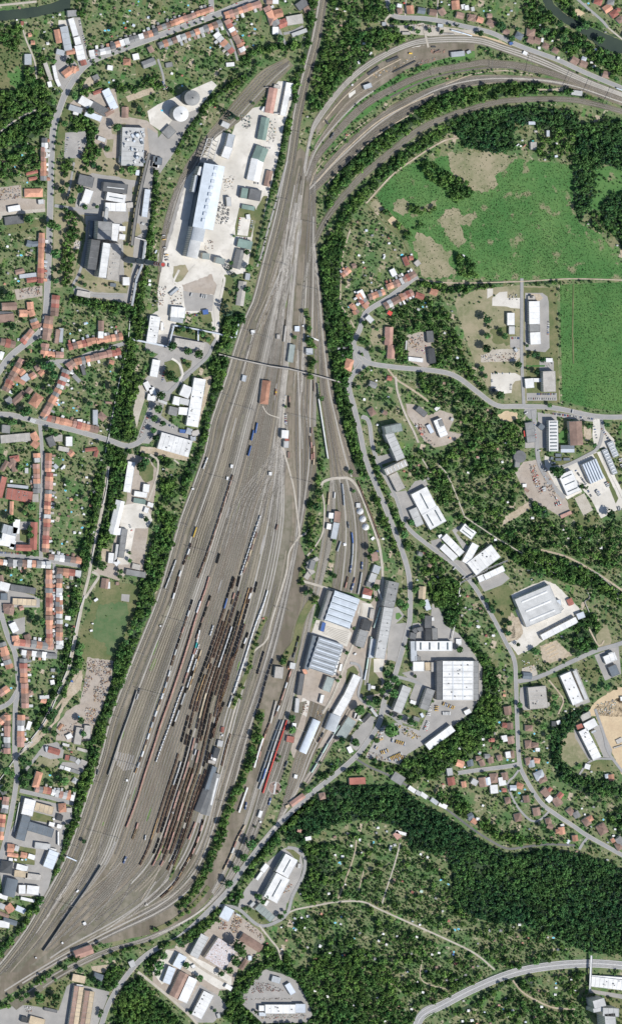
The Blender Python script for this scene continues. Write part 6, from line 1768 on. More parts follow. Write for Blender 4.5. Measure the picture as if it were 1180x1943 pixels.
sheds('470 570 grey;395 530 lightgrey;290 350 orange;250 350;560 670 white;640 770 grey;700 900 white;755 970 red;808 968 white;690 860 grey;600 760;575 820;660 740 brown')
sec(660, 1150)
B('''598 72 596 165 50 9 f darkgrey
600 170 598 255 46 9 f dark
645 165 648 250 40 8 f grey
628 85 630 110 26 5 f white
480 245 490 200 44 9 f darkgrey
490 195 515 175 36 9 f darkgrey
515 178 558 168 32 9 f darkgrey
488 262 492 410 44 8 f bluegrey
520 375 520 408 40 8 f grey
485 450 566 450 70 9 f white
592 420 595 480 36 6 f beige
635 420 635 490 30 6 f concrete
828 258 830 290 32 4 f white
870 800 912 778 34 6 f white
490 835 535 850 30 5 f grey
545 800 560 830 20 4 f lightblue
465 710 505 725 26 4 f white
160 580 160 625 16 4 f bluegrey
65 800 55 840 20 5 f white
60 830 110 860 10 3 f white''')
building(q(440,600), q(365,790), 66/3.933, 14, 'f', 'lightgrey', 'office_block', None, 'office', label='western and longer of the two slanting offices')
building(q(618,620), q(565,770), 62/3.933, 11, 'f', 'grey', 'office_block', None, 'office', label='eastern and shorter of the two slanting offices')
building(q(507,298), q(775,298), 72/3.933, 10, 'k4c', 'white', 'bus_hall', None, 'garage', label='white hall with four dark barrel skylights across its roof')
building(q(683,410), q(683,698), 44/3.933, 13, 'f', 'darkgrey', 'warehouse_aisle', None, 'warehouse', label='dark western aisle of the huge gridded hall')
building(q(818,410), q(818,700), 226/3.933, 14, 'f', 'white', 'warehouse', None, 'warehouse', label='huge white gridded hall, its pale central roof')
building(q(950,410), q(950,697), 40/3.933, 13, 'f', 'grey', 'warehouse_aisle', None, 'warehouse', label='grey eastern aisle of the huge gridded hall')
ctr = np.array(q(818, 555)); wh = C.objects[-1]
big = [o for o in C.objects if o.get('label', '').startswith('huge white gridded')][0]
for i in range(3):
    for j in range(6):
        px, py = q(743+75*i, 440+46*j); p = np.array((px, py))-np.array(LEAN)*14; d = np.array(W(*p))-np.array(big.location[:2])
        an = big.rotation_euler.z; lx = d[0]*math.cos(-an)-d[1]*math.sin(-an); ly = d[0]*math.sin(-an)+d[1]*math.cos(-an)
        obj('roof_panel', unit('roof_panel', 'lightgrey', U_box), big, (lx, ly, 13.9), 0, (1.2, 21, .9))
    if i < 2:
        px, py = q(780+75*i, 555); p = np.array((px, py))-np.array(LEAN)*14; d = np.array(W(*p))-np.array(big.location[:2]); an = big.rotation_euler.z
        obj('roof_gutter', unit('roof_gutter', 'lightblue', U_box), big, (d[0]*math.cos(-an)-d[1]*math.sin(-an), d[0]*math.sin(-an)+d[1]*math.cos(-an), 13.9), 0, (90, 1.6, .8))
building(q(590,1052), q(782,908), 54/3.933, 10, 'f', 'white', 'long_hall', None, 'warehouse', label='slanting white hall at the wood edge below the huge gridded hall')
sheds('1030 220 red;970 155 white;1085 220 white;830 1070 white;850 70 lightblue')
sec(880, 1060)
building(q(420,408), q(680,298), 225/3.933, 12, 'k3l', 'lightgrey', 'factory_hall', None, 'factory', label='big light grey hall with three long bright skylights')
B('''690 335 720 330 50 8 f lightblue
700 370 720 350 60 9 f lightgrey
782 300 802 345 40 5 g red
578 590 838 455 46 9 f white
842 435 895 415 44 7 f lightblue
440 872 505 878 46 6 g slate
540 955 556 1118 134 11 f concrete
615 1100 620 1070 40 10 f concrete
1045 760 1130 725 60 8 f white
1100 800 1130 870 62 7 f slate
1090 700 1110 760 36 8 f lightgrey
890 1165 940 1150 26 4 f lightgrey
1175 1030 1178 1060 24 4 f white''')
building(q(752,858), q(848,1078), 84/3.933, 10, 'v', 'white', 'factory_hall', None, 'factory', label='dotted white roof with rows of small vents')
building(q(820,835), q(910,1050), 26/3.933, 9, 'f', 'lightgrey', 'factory_aisle', None, 'factory', label='light grey aisle along the dotted white roof')
sheds('165 575 red;215 575 white;100 505 white;40 380 grey;55 120;300 990 orange;300 1020 orange;320 880 dark;300 830 white;60 480;130 440;1050 380 brown' if False else '165 575 red;215 575 white;100 505 white;40 380 grey;300 990 orange;300 1020 orange;320 880 dark;300 830 white')
sec(850, 1330, 3.576)
villas('''405 65 brown 80 16;385 165 red 5 10;420 170 brown 85 12;380 255 white 80 12;425 265 brown 80 14;405 365 white 80 12;430 365 brown 80 14;350 385 brown 70 11;290 400 brown 80 12;265 375 grey 0 10;230 420 brown 70 12;205 390 brown 0 10;150 420 slate 80 12;80 425 orange 20 14;10 480 lightgrey 80 14;22 545 red 80 15;107 565 orange 80 11;178 550 lightgrey 30 12;240 550 brown 80 18;265 545 lightblue 80 14;312 525 brown 85 18;310 598 white 85 16;365 545 white 80 16;385 510 brown 80 14;380 605 red 0 8;440 590 lightblue 0 12;485 577 orange 20 13;530 665 brown 80 13;405 675 brown 80 12;475 790 brown 75 15;600 750 brown 80 15;680 815 brown 75 12;690 850 brown 20 11;770 880 orange 80 14;745 885 orange 0 9;860 930 orange 80 11;548 185 brown 0 14;545 295 brown 85 15;590 300 brown 5 12;605 330 white 0 8;545 410 brown 80 14;565 425 bluegrey 80 13;600 405 orange 10 12;620 505 bluegrey -25 18;640 530 brown -25 16;660 620 brown 45 16;690 600 red -45 8;685 665 white -45 12;740 680 brown 60 17;760 640 red -50 11;830 750 brown 50 14;870 770 grey 60 12;940 820 brown 55 15;960 800 orange -30 12;1045 870 brown 60 20;1040 850 brown 60 10;1165 950 grey 50 16;1115 945 orange 60 8;1160 985 brown 60 14;150 780 slate -30 11;175 815 orange 30 11;200 800 white 0 6;1105 520 orange 80 12;1075 510 lightblue 80 8;300 265 red 0 7;285 268 red 0 6''')
B('''910 195 1008 390 60 10 f white
925 180 1000 140 56 10 f white
870 180 910 165 30 6 f red
900 120 960 90 42 6 f concrete
925 440 960 450 34 5 f white
735 150 760 140 26 4 f white
700 155 730 155 34 4 f dark
970 215 1000 200 14 5 f bluegrey
805 950 820 960 26 4 f lightblue
770 835 775 850 24 4 f white
1140 280 1180 260 30 2 f concrete
1120 320 1180 300 8 2 f concrete''')
sheds('75 325 white;235 260 white;240 300 white;670 320 lightblue;215 350;310 220;905 730;985 720;925 770 white;1120 915 white;700 920;550 870 slate;235 710 white;500 680;640 740;1130 870 white;970 480')
pools('345 145;582 222;597 470;480 625;518 600;350 610;400 400;672 418;1050 805;210 355;635 742;580 340;1175 865')
sec(0, 860)
row(370,0, 365,140, 5, 12, 'm', 8, -1) ; row(378,145, 370,270, 4, 13, 'b', 8, -1); row(368,275, 360,420, 5, 12, 'o', 8, -1); row(360,425, 345,740, 10, 12, 'm', 8, -1)
row(280,0, 285,70, 2, 11, 'g', 8); row(278,80, 285,300, 6, 12, 'o', 8, 1)
B('''55 300 245 330 82 9 f red
0 250 40 260 160 9 f red
60 240 215 255 22 5 f bluegrey
270 305 270 365 46 5 f concrete
95 360 90 460 26 6 g orange
985 65 950 290 54 7 f white
1098 232 1090 290 46 7 f white
1005 300 1100 315 38 6 f white
1000 350 1090 365 36 5 f green
905 355 845 605 64 9 g white
935 565 905 780 42 8 f grey
880 680 865 810 20 6 f lightgrey
890 560 895 610 36 6 f white
835 745 828 820 40 6 f white
890 800 860 830 40 6 f white
795 935 785 1010 56 6 g brown
815 960 815 1010 20 5 f white
945 885 1090 910 42 6 f grey
990 840 1050 855 40 4 f concrete
1130 370 1120 400 44 5 f white
1080 420 1110 430 40 4 f white
25 560 130 590 66 9 f bluegrey
20 620 120 640 60 8 f white
130 495 125 600 50 9 f white
0 660 120 680 50 7 f white
80 690 110 700 40 7 f white
85 1000 270 1030 48 8 f darkgrey
100 1105 275 1115 46 6 f beige
0 985 75 1005 62 7 f white
10 1070 60 1070 50 7 f slate
30 1150 110 1150 50 6 h brown
70 100 120 60 40 6 g brown
60 60 20 130 30 6 g brown
190 130 215 130 40 4 f lightgrey
880 960 880 985 24 3 f brown
410 110 430 90 36 5 f bluegrey
480 110 470 100 40 4 f white
15 910 25 980 26 6 g brown''')
building(q(262,515), q(255,720), 50/3.933, 11, 'g', 'red', 'school', None, 'school', label='eastern wing of the L-shaped red-roofed school')
building(q(125,705), q(240,708), 44/3.933, 11, 'g', 'red', 'school', None, 'school', label='southern wing of the L-shaped red-roofed school')
row(65,815, 385,835, 9, 13, 'g', 8, 1); row(370,772, 612,805, 6, 11, 'g', 7, -1)
row(430,880, 610,900, 4, 12, 'm', 7, 1); row(372,870, 372,1180, 9, 12, 'o', 8, -1); row(450,900, 445,1180, 8, 11, 'g', 8, 1); row(0,810, 60,820, 2, 10, 'g', 7)
sheds('705 290 grey;618 410 bluegrey;680 392 orange;515 470 brown;600 595 white;560 592 white;450 455 brown;650 180 white;535 345 orange;490 235 white;250 220;420 330 white;630 455;90 210 white;240 225 brown;570 990 white;515 1065 red;165 880 orange;510 1000;700 590 lightgrey')
pools('472 48;490 278;535 438;205 85;160 945;85 910;465 675;615 555;45 425;50 1165')
sec(0, 1130)
row(378,0, 372,145, 5, 12, 'o', 8, -1); row(375,150, 375,385, 7, 12, 'm', 8, -1); row(452,0, 448,170, 5, 11, 'g', 8, 1); row(452,180, 445,400, 7, 11, 'm', 8, 1)
row(110,345, 405,382, 7, 12, 'o', 8, -1); row(165,425, 430,455, 7, 10, 'g', 7, 1)
row(180,470, 185,650, 5, 13, 'o', 8, -1); row(190,655, 195,840, 5, 14, 'b', 8, -1)
row(20,350, 80,545, 6, 14, 'o', 8, 1); row(0,740, 70,690, 2, 12, 'b', 8)
row(60,890, 60,1180, 7, 11, 'm', 8, 1); row(165,890, 160,1130, 6, 13, 'm', 8, -1); row(0,950, 70,890, 3, 12, 'o', 8)
B('''92 205 125 270 52 6 f white
80 90 70 140 70 7 g brown
120 300 125 340 50 7 g orange
205 290 220 330 46 6 g brown
462 335 462 390 30 5 f white
150 100 180 90 30 5 g pink
400 545 400 570 30 5 f grey
600 985 580 1110 52 6 f concrete
660 970 650 1070 50 6 f concrete
500 1060 540 1040 36 4 f white
310 780 350 790 34 5 g orange
300 760 370 755 26 5 f lightgrey
380 650 410 645 34 4 f white
240 440 280 435 34 5 f white
490 165 530 170 30 4 f white
205 740 250 720 40 6 h brown
230 940 210 1000 30 6 f white
160 1080 190 1060 40 6 g orange
715 25 725 40 30 4 f white
440 1000 470 960 20 3 g rusty
470 1110 520 1120 20 3 f white
640 1160 655 1160 20 3 f concrete''')
sheds('695 210 white;685 262 white;400 605 lightblue;540 640 blue;270 320 orange;500 220 lightblue;320 350;385 650')
pools('85 690;540 640;215 720;590 905')
sec(0, 1400)
B('''365 85 450 110 42 6 g red
350 65 358 105 20 5 f bluegrey
490 145 520 150 38 4 f red
525 150 570 165 36 4 f grey
575 165 600 190 36 4 f lightgrey
605 175 650 195 36 4 f concrete
450 215 480 225 26 3 f lightgrey
485 225 530 240 26 3 f white
535 240 600 262 26 3 f grey
470 45 520 60 20 3 f concrete
580 80 650 100 22 3 f concrete
570 0 600 10 50 5 f grey
550 310 580 330 40 5 h lightgrey
232 458 205 575 84 9 f white
268 510 400 545 60 8 f beige
205 580 155 760 66 11 f slate
215 655 400 710 68 11 f slate
445 525 500 520 66 8 h orange
430 590 470 600 44 5 f dark
265 800 380 815 46 6 f lightgrey
410 845 362 968 76 9 f lightblue
128 958 210 980 42 6 f white
112 1010 210 1020 48 6 f beige
195 1030 312 1045 46 6 f concrete
145 1130 195 1130 64 7 f white
205 1130 295 1140 64 7 f white
100 1050 70 1180 90 10 b slate
15 960 100 970 90 8 h dark
60 820 110 825 60 7 g orange
115 820 145 830 40 6 f lightgrey
160 870 205 880 40 6 g orange
215 880 265 895 36 5 f white
60 870 140 880 26 5 g orange
380 830 425 840 20 5 f white
370 640 410 650 30 5 f white
430 655 465 665 28 5 f white
440 700 440 800 10 5 f white
150 480 110 700 6 3 f lightgrey
500 885 575 918 8 7 f lightblue
500 540 540 540 34 5 f concrete
70 905 100 910 20 4 f white''')
building(q(303,255), q(270,370), 50/3.933, 10, 'h', 'orange', 'apartment_house', None, 'house', label='northern wing of the L-shaped orange house')
row(270,378, 385,400, 4, 12, 'o', 8, -1); row(390,405, 560,450, 6, 12, 'm', 6, -1)
row(55,440, 40,560, 4, 12, 'm', 8, 1); row(25,570, 5,760, 6, 12, 'o', 8, 1); row(10,360, 40,420, 2, 10, 'g', 7)
sheds('170 910 white;120 910 white;405 605 white')
pools('375 278;195 908;440 670')
sec(0, 1643)
B('''160 240 260 262 22 5 f white
545 830 640 850 54 7 f beige
705 815 770 838 48 7 g slate
225 1145 335 1175 60 6 f beige
165 1140 210 1150 40 6 f dark
335 1065 430 1085 22 4 f darkgrey
60 290 95 340 56 7 g orange
125 310 190 340 40 5 f lightblue
0 220 60 240 34 5 f white
0 290 40 310 40 6 f lightgrey
0 430 75 440 50 6 f white
30 400 130 430 36 6 g slate
0 350 70 380 24 4 g brown
970 740 1010 720 50 5 f lightgrey
630 420 640 440 22 4 f white
575 195 590 180 12 3 f white
465 570 475 580 12 3 f white
575 895 620 900 26 6 f white
270 680 275 690 10 3 f white
1090 285 1110 290 14 3 f concrete''')
building(q(565,665), q(695,618), 66/3.933, 11, 'g', 'pink', 'engine_house', None, 'railway building', label='pinkish gabled depot beside the southern tracks')
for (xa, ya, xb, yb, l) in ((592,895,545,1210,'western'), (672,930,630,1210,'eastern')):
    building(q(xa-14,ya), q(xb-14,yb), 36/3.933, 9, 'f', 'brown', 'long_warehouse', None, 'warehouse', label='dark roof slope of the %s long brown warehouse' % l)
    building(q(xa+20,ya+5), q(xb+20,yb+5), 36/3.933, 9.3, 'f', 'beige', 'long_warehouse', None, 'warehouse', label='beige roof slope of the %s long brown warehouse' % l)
sec(290, 1600, 3.47)
building(q(915,88), q(850,205), 92/3.47, 15, 'k1l', 'white', 'stepped_hall', None, 'factory', label='northern half of the stepped white hall')
building(q(858,215), q(775,370), 98/3.47, 15, 'k1l', 'white', 'stepped_hall', None, 'factory', label='southern half of the stepped white hall')
building(q(388,685), q(515,770), 160/3.47, 11, 'v', 'patchy', 'old_factory', None, 'factory', label='square factory with rust-patched pale roof')
B('''508 425 468 498 68 10 f lightblue
755 140 720 185 34 6 f white
720 190 685 240 20 5 f white
650 395 665 410 36 6 f lightgrey
690 410 790 500 50 9 f greengrey
345 605 272 745 58 11 f lightgrey
585 612 715 695 54 9 g brown
200 735 158 815 58 10 f lightblue
130 815 90 920 50 8 f lightblue
185 850 200 870 26 6 f bluegrey
215 855 140 1010 62 10 g brown
268 885 198 1040 62 10 f white
370 985 290 1140 72 9 f white
620 770 580 830 30 5 g brown
785 890 840 905 40 6 f bluegrey
885 925 925 990 38 6 f lightblue
740 1090 940 1090 58 9 f white
940 1085 1005 1085 58 9 f lightblue
700 1085 740 1085 36 7 f white
700 1125 745 1125 24 4 f lightblue
480 935 520 960 28 5 f white
265 800 275 820 24 4 f white
550 465 580 480 10 4 f bluegrey
640 740 640 770 24 4 f lightblue
760 380 740 410 20 4 f white
955 148 975 150 30 4 f lightgrey
430 1120 440 1150 20 4 f lightgrey''')
sheds('1110 465 orange;1020 480 white;935 495;1000 555 white;940 570 lightblue;1100 680 white;1020 685;1070 755 orange;1165 720 white;1160 330 white;1150 1010 white;1070 970 white;980 490 white;880 640 pink;925 525 white')
pools('928 560;1135 560')
sec(560, 1550, 3.47)
sheds('545 70 white;350 110 grey;265 130 brown;425 155 white;370 190 white;440 235 grey;310 260 white;825 245 white;870 265 white;950 345;330 445 white;220 505 white;650 415 brown;705 425 red;770 495 red;830 490 palegreen;925 535 grey;970 620;1010 685 red;820 710 white;800 790 white;580 770 white;670 785 white;550 815 white;600 840 white;165 850 white;230 890;455 910 white;325 910 red;525 935 grey;945 895 white;1040 905 blue;900 905;765 900 grey;740 1020 lightblue;705 1045 grey;860 1015 slate;930 990 brown;995 1075 grey;1060 1070 grey;1120 1040 grey;380 1040 white;345 1025 orange;130 1145 white;210 1180 white;385 1240 white;540 1190 white;840 1155 white;890 1200 orange;680 1245 pink;715 1270 white;805 1085 white;170 640 orange;90 650;300 705 lightgrey;425 765 grey;80 855 grey;1055 965 red;1170 990 brown;1140 1275 white;1100 1345 white;1160 1340 white;590 1345 white;765 1265;625 205 white;655 185 lightgrey;680 110 white')
pools('515 165;1008 445;957 415;303 658;388 800;262 697;310 912;1047 742;1070 740;5 740;290 300')
sec(840, 1600, 3.47)
sheds('305 575 lightgrey;380 575 grey;340 640 brown;390 670 red;490 615 brown;560 625 orange;690 620 lightgrey;230 660 grey;650 545;755 700 slate;60 715 brown;580 915 dark;630 970 brown;740 950 white;735 995 white;840 895 white;865 970 white;645 1075 white;600 1145 pink;425 1140 white;365 1065 pink;270 1110 lightblue;190 1165 white;455 1100 white;165 1100 white;540 1175 lightblue;40 870;150 865;90 895;100 790 red;830 650;875 695;520 655 orange;500 535 white;410 1020 slate;545 1030;510 1130;1100 970' if False else '305 575 lightgrey;380 575 grey;340 640 brown;390 670 red;490 615 brown;560 625 orange;690 620 lightgrey;230 660 grey;650 545;755 700 slate;60 715 brown;580 915 dark;630 970 brown;740 950 white;735 995 white;840 895 white;865 970 white;645 1075 white;600 1145 pink;425 1140 white;365 1065 pink;270 1110 lightblue;190 1165 white;455 1100 white;165 1100 white;540 1175 lightblue;520 655 orange;500 535 white;410 1020 slate;310 1185 brown;220 1185 orange')
pools('740 580;725 622;742 922;840 995;395 1092;75 572;100 565;70 715;35 270')
building(q(972,908), q(1200,935), 66/3.47, 8, 'f', 'white', 'supermarket', None, 'shop', label='long curved white roof beside the highway')
building(q(975,875), q(1200,890), 14/3.47, 6, 'f', 'white', 'shop_canopy', None, 'canopy', label='narrow white canopy along the highway side of the shop')
for (xa, ya, xb, yb, w, h, l) in ((985,1055,1060,1035,52,36,'north western wing of the angular grey tower blocks'), (1010,1075,1015,1100,60,36,'narrow neck of the angular grey tower blocks'), (1045,1100,1150,1105,54,40,'long middle wing of the angular grey tower blocks'), (1090,1110,1100,1220,70,40,'southern wing of the angular grey tower blocks')):
    building(q(xa,ya), q(xb,yb), w/3.47, h, 'f', 'lightgrey', 'tower_block', None, 'tower block', label=l)
sec(880, 0)
villas('60 135 brown 5 16;120 150 orange 20 12;205 175 brown 30 15;315 240 brown 20 12;412 270 slate 30 14;500 245 brown 5 16;500 300 brown 20 14;545 305 brown 20 13;612 345 brown 30 12;683 380 brown 30 12;825 455 brown 30 14;890 480 brown 20 14;895 440 bluegrey 20 9;1060 560 brown 15 14;1000 15 red 20 15;1070 65 orange -35 16;1120 105 red -35 15;1165 150 brown -40 12;1095 20 grey 10 12;190 120 brown 0 9;65 70 lightgrey 80 8;1150 75 red 10 7;20 60 white 80 9')
B('''585 285 580 315 18 4 f white
655 300 655 312 18 4 f white
560 350 560 370 18 4 f white
705 425 700 445 20 4 f white
965 490 970 505 28 4 f white
800 690 880 700 36 5 f lightgrey
480 920 530 920 24 4 f lightblue
625 975 625 1020 22 5 f bluegrey
495 1090 540 1090 56 6 f concrete
450 1085 455 1090 26 4 g orange
398 1080 402 1085 24 4 f white
505 1058 520 1058 20 4 f teal
685 1160 688 1175 22 4 f lightblue
440 390 470 405 26 3 f white
345 315 355 335 26 4 f blue
30 380 40 400 30 4 f bluegrey''')
sheds('350 80;560 185;975 370 lightblue;1050 240 grey;760 385 white;685 1070 white;530 980;945 465 white')
pools('145 82;925 25')
sec(600, 0)
villas('625 85 brown 80 11;702 75 orange 85 16;785 82 slate 10 14;870 95 brown 10 13;940 90 brown 60 13;1040 40 orange 85 17;1072 118 brown 15 14;1160 135 brown 20 14;1095 52 white 80 9;620 45 white 10 9')
B('''1005 410 1105 400 38 6 f bluegrey
355 655 412 635 34 6 f bluegrey
490 180 520 180 28 4 f bluegrey
905 190 945 195 26 4 f bluegrey
655 20 655 30 12 3 f brightred
400 395 410 405 24 4 f white
310 470 325 465 22 4 f white
265 630 272 640 14 3 f white
690 400 715 400 10 3 f yellow
880 395 920 380 10 3 f brown
525 460 610 425 16 2 f dark
385 555 465 500 18 2 f dark
570 540 740 455 8 2 f dark
860 350 890 350 10 2 f dark
640 250 700 250 20 4 f concrete
925 255 1030 258 12 3 f concrete''')
sheds('250 470 brown;350 325 white;150 65 white;210 80 white;180 190 brown;930 15 lightblue;985 35 white')
# ================================================================ TRAINS
sec(0, 0, 1)
train([(365,1138),(350,1184),(333,1235),(322,1272)], ['p','o','g','u','u','r','u'], 'the western mixed freight train, upper half', skip=.05)
train([(322,1272),(310,1312),(290,1368),(272,1424),(254,1472)], ['W','u','g','t','W','u','y'], 'the western mixed freight train, lower half')
train([(388,1120),(372,1168),(356,1222),(338,1278),(322,1325),(305,1372),(290,1420),(275,1465),(258,1520),(237,1575)], ['r'], 'the very long dull red train')
train([(380,1140),(371,1166)], ['W'], 'the short white train beside the red one')
train([(399,1130),(378,1192),(372,1212)], ['p','B','p'], 'the dark train near the yard centre')
train([(378,1195),(372,1222),(362,1255),(350,1290),(347,1300)], ['W','W','T','r','W','W','W','r','B'], 'the coloured container train near the yard centre')
train([(347,1302),(336,1330),(320,1378),(306,1415),(294,1449)], ['w'], 'the white tank train near the yard centre')
train([(404,1186),(395,1214)], ['w'], 'the short bright tank train'); train([(377,1222),(367,1248)], ['w'], 'the short tank train beside the coloured containers')
train([(381,1233),(370,1268),(355,1317)], ['y','t'], 'the tan train in the yard middle'); train([(372,1250),(352,1310),(338,1350),(326,1382)], ['g','g','p'], 'the grey covered train in the yard middle')
train([(493,978),(482,1010),(468,1052),(455,1092)], ['w'], 'the upper white tank train'); train([(454,1094),(450,1112)], ['p','p'], 'the dark pair behind the upper tank train')
train([(486,1010),(470,1060),(460,1088)], ['B','y'], 'the brown train beside the upper tank train')
train([(441,901),(420,968),(398,1035),(375,1097)], ['u','B','u'], 'the long brown train of the northern yard')
train([(372,1000),(364,1024)], ['y2','y2'] if False else ['y2'], 'alone on a western track'); 
train([(362,1031),(352,1060),(340,1090),(327,1136)], ['o','W','u','o'], 'the gappy train by the yard edge', skip=.1)
train([(416,1050),(411,1068)], ['p','p'], 'the black pair in the northern yard')
train([(396,1094),(385,1132)], ['r'], 'the northern tail of the red train')
train([(526,995),(522,1008)], ['B'], 'alone beside the yard lane')
train([(443,1094),(428,1140)], ['p'], 'the black string above the packed rows'); train([(446,1098),(438,1120)], ['u'], 'the brown string above the packed rows')
train([(430,1135),(424,1155)], ['7'], 'at the head of the packed rows'); train([(444,1125),(438,1145)], ['r'], 'the red pair at the head of the packed rows')
train([(487,1104),(482,1125)], ['p'], 'the dark pair by the pale track'); train([(478,1115),(466,1150)], ['u','W'], 'the short mixed string by the pale track')
train([(507,1120),(498,1148),(482,1190),(468,1235),(455,1275),(442,1315)], ['W'], 'the long white wagon string on the eastern yard edge'); train([(440,1320),(430,1350)], ['g','W'], 'the grey tail of the eastern white string')
DL = [(434,1128),(410,1200),(388,1262),(368,1320),(350,1385),(334,1445),(316,1500),(298,1556),(282,1606),(264,1644)]
DR = [(484,1112),(462,1190),(440,1260),(420,1325),(404,1400),(390,1460),(370,1520),(352,1580),(334,1630),(312,1674)]
A_, B_ = resample_y(DL, 80), resample_y(DR, 80)
A_ = resample(DL, 80); B_ = resample(DR, 80)
codes = [['u','o','p'],['u','u','t','u','o'],['e','u','u'],['o','u','u','u','y'],['g','u','u','u','o'],['p','p','u'],['t','u','u','u'],['p','p','o','u'],['u','u','e'],['o','u','p','u','r'],['u','p','u']]
rowname = ['first','second','third','fourth','fifth','sixth','seventh','eighth','ninth','tenth','eleventh']
for i in range(9):
    f = (i+.10*math.sin(i*2.1))/7.9; cc = A_+(B_-A_)*f
    i0 = [4, 8, 2, 0, 10, 6, 0, 3, 10, 5, 16][i]; i1 = [80, 72, 78, 80, 76, 78, 74, 80, 76, 79, 80][i]
    seg = cc[i0:i1]; k1 = len(seg)*[55,62,48,50,58,52,45,60,50,64,55][i]//100
    rep_ = lambda cs: [x for x in cs for _ in range(R.randint(3, 7))]
    train([tuple(p) for p in seg[:k1:3]], rep_(codes[i]), 'the %s packed row from the west' % rowname[i], skip=.02)
    train([tuple(p) for p in seg[k1+1::3]], rep_(codes[(i*3+1) % 11]) if i not in (3, 5) else ['r','r','u','u','r'], 'the southern half of %s packed row' % rowname[i], skip=.02)
train([(451,1232),(436,1260),(430,1300),(412,1342)], ['e','u'], 'the orange-brown row east of the packed rows'); train([(470,1200),(458,1232)], ['p','W'], 'the short dark string east of the packed rows')
train([(425,1332),(410,1370),(398,1405)], ['p','u'], 'the dark string above the repair shop'); train([(437,1392),(430,1415),(420,1455)], ['e','u'], 'the string beside the repair shop')
train([(385,1555),(376,1588),(360,1630)], ['p','r'], 'the string south of the repair shop'); train([(370,1560),(356,1595)], ['r','B'], 'the short red string south of the repair shop')
train([(385,1556),(372,1600),(352,1640),(330,1678),(306,1702)], ['u','t','o'], 'the curving train at the southern throat')
train([(500,1236),(486,1283)], ['n'], 'the short dark blue train'); train([(517,1250),(505,1285),(493,1330),(483,1358)], ['n','p','n'], 'the long dark train beside the tree strip')
train([(265,1306),(258,1328)], ['k','g'], 'the short grey pair by the loading wall')
train([(333,1062),(322,1092),(312,1118)], ['g'], 'the grey string on the western main line')
train([(554,1262),(545,1290),(530,1335),(518,1365)], ['B','r','u','W'], 'the mixed string west of the ribbed halls'); train([(566,1207),(554,1252)], ['p','k'], 'the dark string west of the ribbed halls')
train([(511,1372),(500,1400),(487,1452)], ['B','u','r'], 'the brown string beside the tree strip')
train([(543,1366),(530,1405),(515,1450),(498,1504)], ['1'], 'the bright red passenger train')
train([(536,1366),(522,1406),(508,1450),(497,1484)], ['2'], 'the pale passenger train next to the red one'); train([(503,1458),(496,1482),(486,1508)], ['7','6'], 'the short blue train next to the pale one')
train([(531,1366),(516,1406),(500,1452),(484,1500)], ['3'], 'the slate green passenger train')
train([(545,1368),(543,1382)], ['L'] if False else ['G'], 'at the head of the red passenger train')
train([(467,1522),(464,1538)], ['L'], 'alone below the long carriages'); train([(513,1514),(507,1534)], ['L'], 'alone near the turntable'); train([(540,1455),(546,1440)], ['G'], 'alone above the turntable')
train([(464,1565),(450,1590),(438,1620),(423,1652)], ['y','B','y','r','W'], 'the tan and brown train near the southern road')
train([(720,1152),(710,1185),(703,1200)], ['4'], 'the pale green carriages, upper rake,'); train([(703,1208),(698,1240),(694,1268),(687,1302)], ['4','5'], 'the long pale green rake behind the depot office')
train([(722,1162),(714,1206)], ['W'], 'the white vans behind the depot office')
train([(643,1376),(620,1412),(600,1448),(582,1478)], ['4','2'], 'the pale rake south of the slanting depot sheds'); train([(613,1390),(600,1415)], ['k','B'], 'the dark pair south of the slanting depot sheds')
train([(648,918),(651,945),(652,972)], ['6','6'], 'the blue-grey pair in the locomotive sidings'); train([(623,934),(621,958)], ['y'], 'the tan pair in the locomotive sidings'); train([(634,934),(633,947)], ['W'], 'alone in the locomotive sidings')
train([(659,990),(661,1005)], ['G'], 'alone south of the blue-grey pair'); train([(666,1010),(668,1028),(667,1060),(662,1092)], ['7','6','6','L'], 'the curved blue and grey rake')
train([(686,1066),(685,1084)], ['L'], 'heading the pale rake by the drive sheds'); train([(685,1086),(682,1105),(677,1130)], ['2'], 'the pale rake by the drive sheds')
train([(645,1027),(636,1054)], ['6'], 'alone on the middle siding'); train([(659,1094),(652,1122)], ['u','r'], 'the short brown string at the hall doors'); train([(673,1096),(664,1124)], ['B','L'], 'the second short string at the hall doors')
train([(678,912),(690,945),(705,982),(719,1022)], ['u'], 'the curved brown hopper string east of the sidings')
train([(548,752),(548,779)], ['B','p'], 'the dark pair below the footbridge'); train([(590,812),(590,826)], ['B'], 'alone on the eastern fan'); train([(588,828),(590,850),(590,872)], ['e','r'], 'the short brown string on the eastern fan'); train([(594,846),(594,872),(593,890)], ['y','r'], 'the second short string on the eastern fan')
train([(601,727),(603,752)], ['k'], 'the dark pair by the thin white canopy'); train([(523,738),(521,759)], ['O'], 'beside the signal station')
train([(487,802),(481,835)], ['7'], 'the upper blue pair of stored carriages'); train([(480,816),(473,848)], ['7'], 'the middle blue pair of stored carriages'); train([(475,846),(470,864)], ['7'], 'alone as the last blue one')
train([(261,1561),(256,1578),(249,1597)], ['r','e','e'], 'the short red and orange string'); train([(276,1584),(274,1596)], ['w'], 'alone beside the orange string'); train([(239,1625),(233,1640)], ['L'], 'alone at the southern fan')
train([(854,57),(877,63),(900,70)], ['5'], 'the light blue pair at the materials depot'); train([(1167,167),(1195,177)], ['5'], 'the light blue rake at the right edge')
train([(632,252),(626,262)], ['L'] if False else ['G'], 'alone on the curve'); train([(617,228),(622,236)], ['k'], 'on the inner curve')
